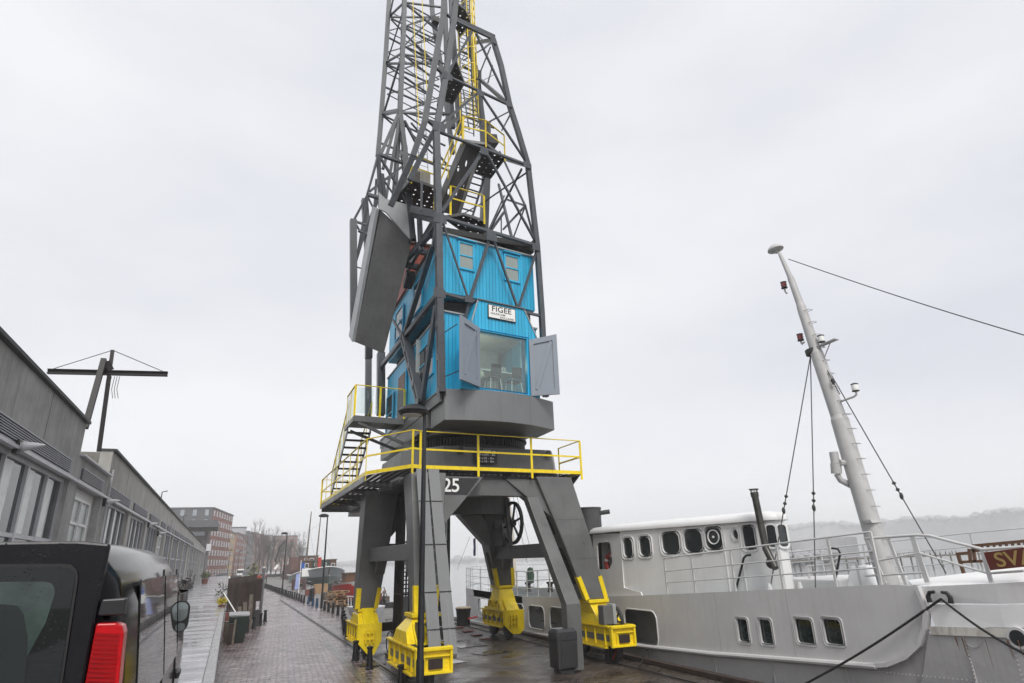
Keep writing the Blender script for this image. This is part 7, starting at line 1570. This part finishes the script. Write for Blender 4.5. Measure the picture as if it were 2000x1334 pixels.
block('hazy_brick_block', -4, 9.6, 350, 420, 19, 'brick_far2', 'hazy brown brick block behind the bare trees', -9, 8, 0, 6, wsize=(1.6, 1.4)); block('hazy_step_block', 12, 21, 422, 450, 20.5, 'pale_wall', 'pale hazy block with stepped roof behind the bare trees', -10, 3, 4, 6, wsize=(1.2, 1.4))
block('hazy_tall_block', 24, 37, 430, 455, 20.5, 'brick_far2', 'tall hazy block above the right end of the bare trees', -6, 4, 5, 7, wsize=(1.2, 1.4)); block('hazy_low_block', 41, 49.5, 480, 500, 14, 'pale_wall', 'pale hazy block farthest right, behind the tug masts', 0, 3, 4, 5, wsize=(1.2, 1.4))
block('hazy_roof_block', -1.5, 4.5, 296, 304, 18.6, 'pale_wall', 'light hazy roof box above the balcony block')
fence = MB(); 
for i in range(28): x = -5 + i * .8; fence.box((x, 176, 0), (x + .06, 176.06, 1.5))
fence.box((-5, 176, 1.4), (17, 176.05, 1.5)).box((-5, 176, .2), (17, 176.03, .9)); tag(fence.build('street_fence', 'dark_steel'), 'dark low fence across the far end of the road', 'fence')
def car(x, y, rz, m_, lab):
    t = thing('parked_car', (x, y, 0), lab, 'car'); secs = []
    prof = [(-2.1, .35, .85, .8), (-2.0, .3, .95, .85), (-1.4, .3, 1.0, .87), (-.8, .3, 1.02, .87), (1.7, .3, 1.05, .87), (2.1, .35, .9, .8)]
    body = MB().loft([[(y_, -w_, z0), (y_, w_, z0), (y_, w_, z1 - .1), (y_, w_ - .08, z1), (y_, -w_ + .08, z1), (y_, -w_, z1 - .1)] for (y_, z0, z1, w_) in prof]); b_ = body
    g = MB().loft([[(-1.0, -.8, 1.0), (1.75, -.8, 1.03), (1.75, .8, 1.03), (-1.0, .8, 1.0)], [(-.35, -.65, 1.45), (1.35, -.65, 1.45), (1.35, .65, 1.45), (-.35, .65, 1.45)]])
    for mb_, nm, mm in ((body, 'body', m_), (g, 'cabin_glass', 'glass_dark')):
        mb_.v = [Vector((x + v.x * math.cos(rz) - v.y * math.sin(rz), y + v.x * math.sin(rz) + v.y * math.cos(rz), v.z)) for v in mb_.v]; mb_.build(nm, mm, t, smooth=True)
    for a in (-1.3, 1.3):
        for s_ in (-.8, .8): p = Vector((x + a * math.cos(rz) - s_ * math.sin(rz), y + a * math.sin(rz) + s_ * math.cos(rz), .32)); MB().lathe([(.32, -.1), (.32, .1)], p, (-math.sin(rz), math.cos(rz), 0), 14).build('wheel', 'rubber', t)
car(-2.0, 160, R(20), 'white_paint', 'white car parked far down the road before the brick block'); car(3.5, 166, R(90), mat('car_silver', (.35, .37, .4), .3), 'silver car parked far down the road beneath the sand coloured block'); car(6.8, 158, R(80), 'red_paint', 'red car parked far down the road by the bare trees')
vn = thing('delivery_van', (8.6, 150, 0), 'white delivery van parked far down the road in front of the balcony block', 'van'); MB().loft([[(7.6, 148, .4), (9.6, 148, .4), (9.6, 153, .4), (7.6, 153, .4)], [(7.6, 148, 2.3), (9.6, 148, 2.3), (9.6, 152, 2.3), (7.6, 152, 2.3)]]).build('body', 'white_paint', vn, bevel=.1); MB().box((7.8, 147.95, 1.3), (9.4, 147.99, 2.0)).build('rear_window', 'glass_dark', vn)
for x in (7.7, 9.5):
    for y in (149, 152): MB().lathe([(.34, -.1), (.34, .1)], (x, y, .34), (1, 0, 0), 14).build('wheel', 'rubber', vn)
vn.location = (2.6, 192, 0)
def bare_tree(seed, h, name='bare_tree'):
    random.seed(seed); t = thing(name, (0, 0, 0), 'x', 'tree'); mb = MB(); tw_ = MB()
    def grow(p, d, L_, r, lv):
        q = p + d * L_; (mb if lv < 2 else tw_).tube([p, p.lerp(q, .5) + Vector((random.uniform(-1, 1), random.uniform(-1, 1), 0)) * L_ * .04, q], r, 5 if lv < 2 else 3, r2=r * .6, cap=False)
        if lv >= 5: return
        for i in range(3 if lv else 4):
            b = p.lerp(q, random.uniform(.35, 1)); a = random.uniform(0, 6.28); nd = (d + Vector((math.cos(a), math.sin(a), .35)) * random.uniform(.35, .7)).normalized(); grow(b, nd, L_ * random.uniform(.5, .72), r * .5, lv + 1)
        grow(q, (d + Vector((random.uniform(-.2, .2), random.uniform(-.2, .2), .2))).normalized(), L_ * .65, r * .55, lv + 1)
    grow(Vector((0, 0, 0)), Vector((0, 0, 1)), h * .36, h * .018, 0); mb.build('trunk', 'twig', t); tw_.build('crown', 'twig', t); return t
T1 = bare_tree(1, 15.5); T2 = bare_tree(2, 13.5); random.seed(12)
for i, (px, y, s_) in enumerate(((497, 185, 1.05), (505, 205, .9), (513, 195, .95), (521, 215, 1.0), (530, 205, 1.0), (539, 230, 1.05), (548, 215, .95), (556, 240, 1.05), (565, 225, .95), (573, 250, 1.05), (584, 240, 1.0))):
    x = gy(px, 1110, y).x; src = (T1, T2)[i % 2]; lab = 'tallest bare winter tree standing left of the tree row' if i == 0 else 'bare winter tree in the hazy row along the far quay'
    if i < 2: o = src; o.location = (x, y, 0); tag(o, lab, 'tree', 'bare trees along the far quay')
    else: o = dup(src, (x, y, 0), random.uniform(0, 6), lab, 'bare trees along the far quay')
    o.scale = (s_ * random.uniform(.9, 1.1),) * 2 + (s_,)
# birds and the jetty across the water
jt_ = MB(); ja, jb_ = gy(1600, 1083, 110), gy(1900, 1074, 105); ja.z = jb_.z = .4
jt_.bar(ja + Vector((-14, 0, 0)), jb_ + Vector((40, 0, 0)), 1.5, .35)
for i in range(30): p = (ja + Vector((-14, 0, 0))).lerp(jb_ + Vector((40, 0, 0)), i / 29); jt_.tube([(p.x, p.y, -1.8), (p.x, p.y, 1.0)], .2, 6)
tag(jt_.build('jetty', 'wood_grey'), 'long dark timber jetty on piles across the water, lined with birds', 'jetty')
random.seed(8); g0 = MB(); g0.loft([[( -.05, 0, 0), (.05, 0, 0), (0, .05, 0)], [(-.14, 0, .25), (.14, 0, .25), (0, .2, .25)], [(-.1, 0, .55), (.1, 0, .55), (0, .12, .55)], [(-.04, 0, .8), (.04, 0, .8), (0, .06, .8)], [(-.06, -.03, .92), (.06, -.03, .92), (0, .06, .92)], [(-.01, -.16, .93), (.01, -.16, .93), (0, -.14, .95)]]); G = g0.build('cormorant', 'black', None, smooth=True)
tag(G, 'dark cormorant perched in the row on the far jetty', 'bird', 'cormorants on the jetty')
for i in range(12):
    p = gy(1752 + i * 10.5 + random.uniform(-2, 2), 1075, 107 - i * .05)
    if i == 0: G.location = (p.x, p.y, .58)
    else: dup(G, (p.x, p.y, .58), random.uniform(0, 6))
mk = thing('channel_marker', gy(1548, 1075, 130), 'thin hazy marker post with crossbars standing across the water', 'marker'); p = gy(1548, 1085, 130); MB().tube([(p.x, p.y, -1.5), (p.x, p.y, 5.2)], .09, 6).bar((p.x - .5, p.y, 5.1), (p.x + .5, p.y, 5.1), .12, .12).bar((p.x - .3, p.y, 4.6), (p.x + .3, p.y, 4.6), .1, .1).build('post', 'dark_steel', mk)
il = MB(); random.seed(6); base = gy(1560, 1085, 160)
for i in range(40): il.sphere((base.x + random.uniform(-9, 14), base.y + random.uniform(-3, 3), random.uniform(-.5, 1.6)), random.uniform(.8, 1.9), 4, (1.6, 1, 1))
tag(il.build('reed_bank', 'far_wood'), kind='stuff')
# ================================================================== the air: thin fog over everything
hz_ = bpy.data.materials.new('haze_air'); hz_.use_nodes = True; n = hz_.node_tree.nodes; n.remove(n['Principled BSDF']); v = n.new('ShaderNodeVolumePrincipled'); v.inputs['Color'].default_value = (1, 1, 1, 1); v.inputs['Density'].default_value = .0009; v.inputs['Anisotropy'].default_value = .0
hz_.node_tree.links.new(v.outputs[0], n['Material Output'].inputs['Volume'])
tag(MB().box((-1410, -410, -4), (1610, 1510, 62)).build('haze', hz_), kind='stuff')
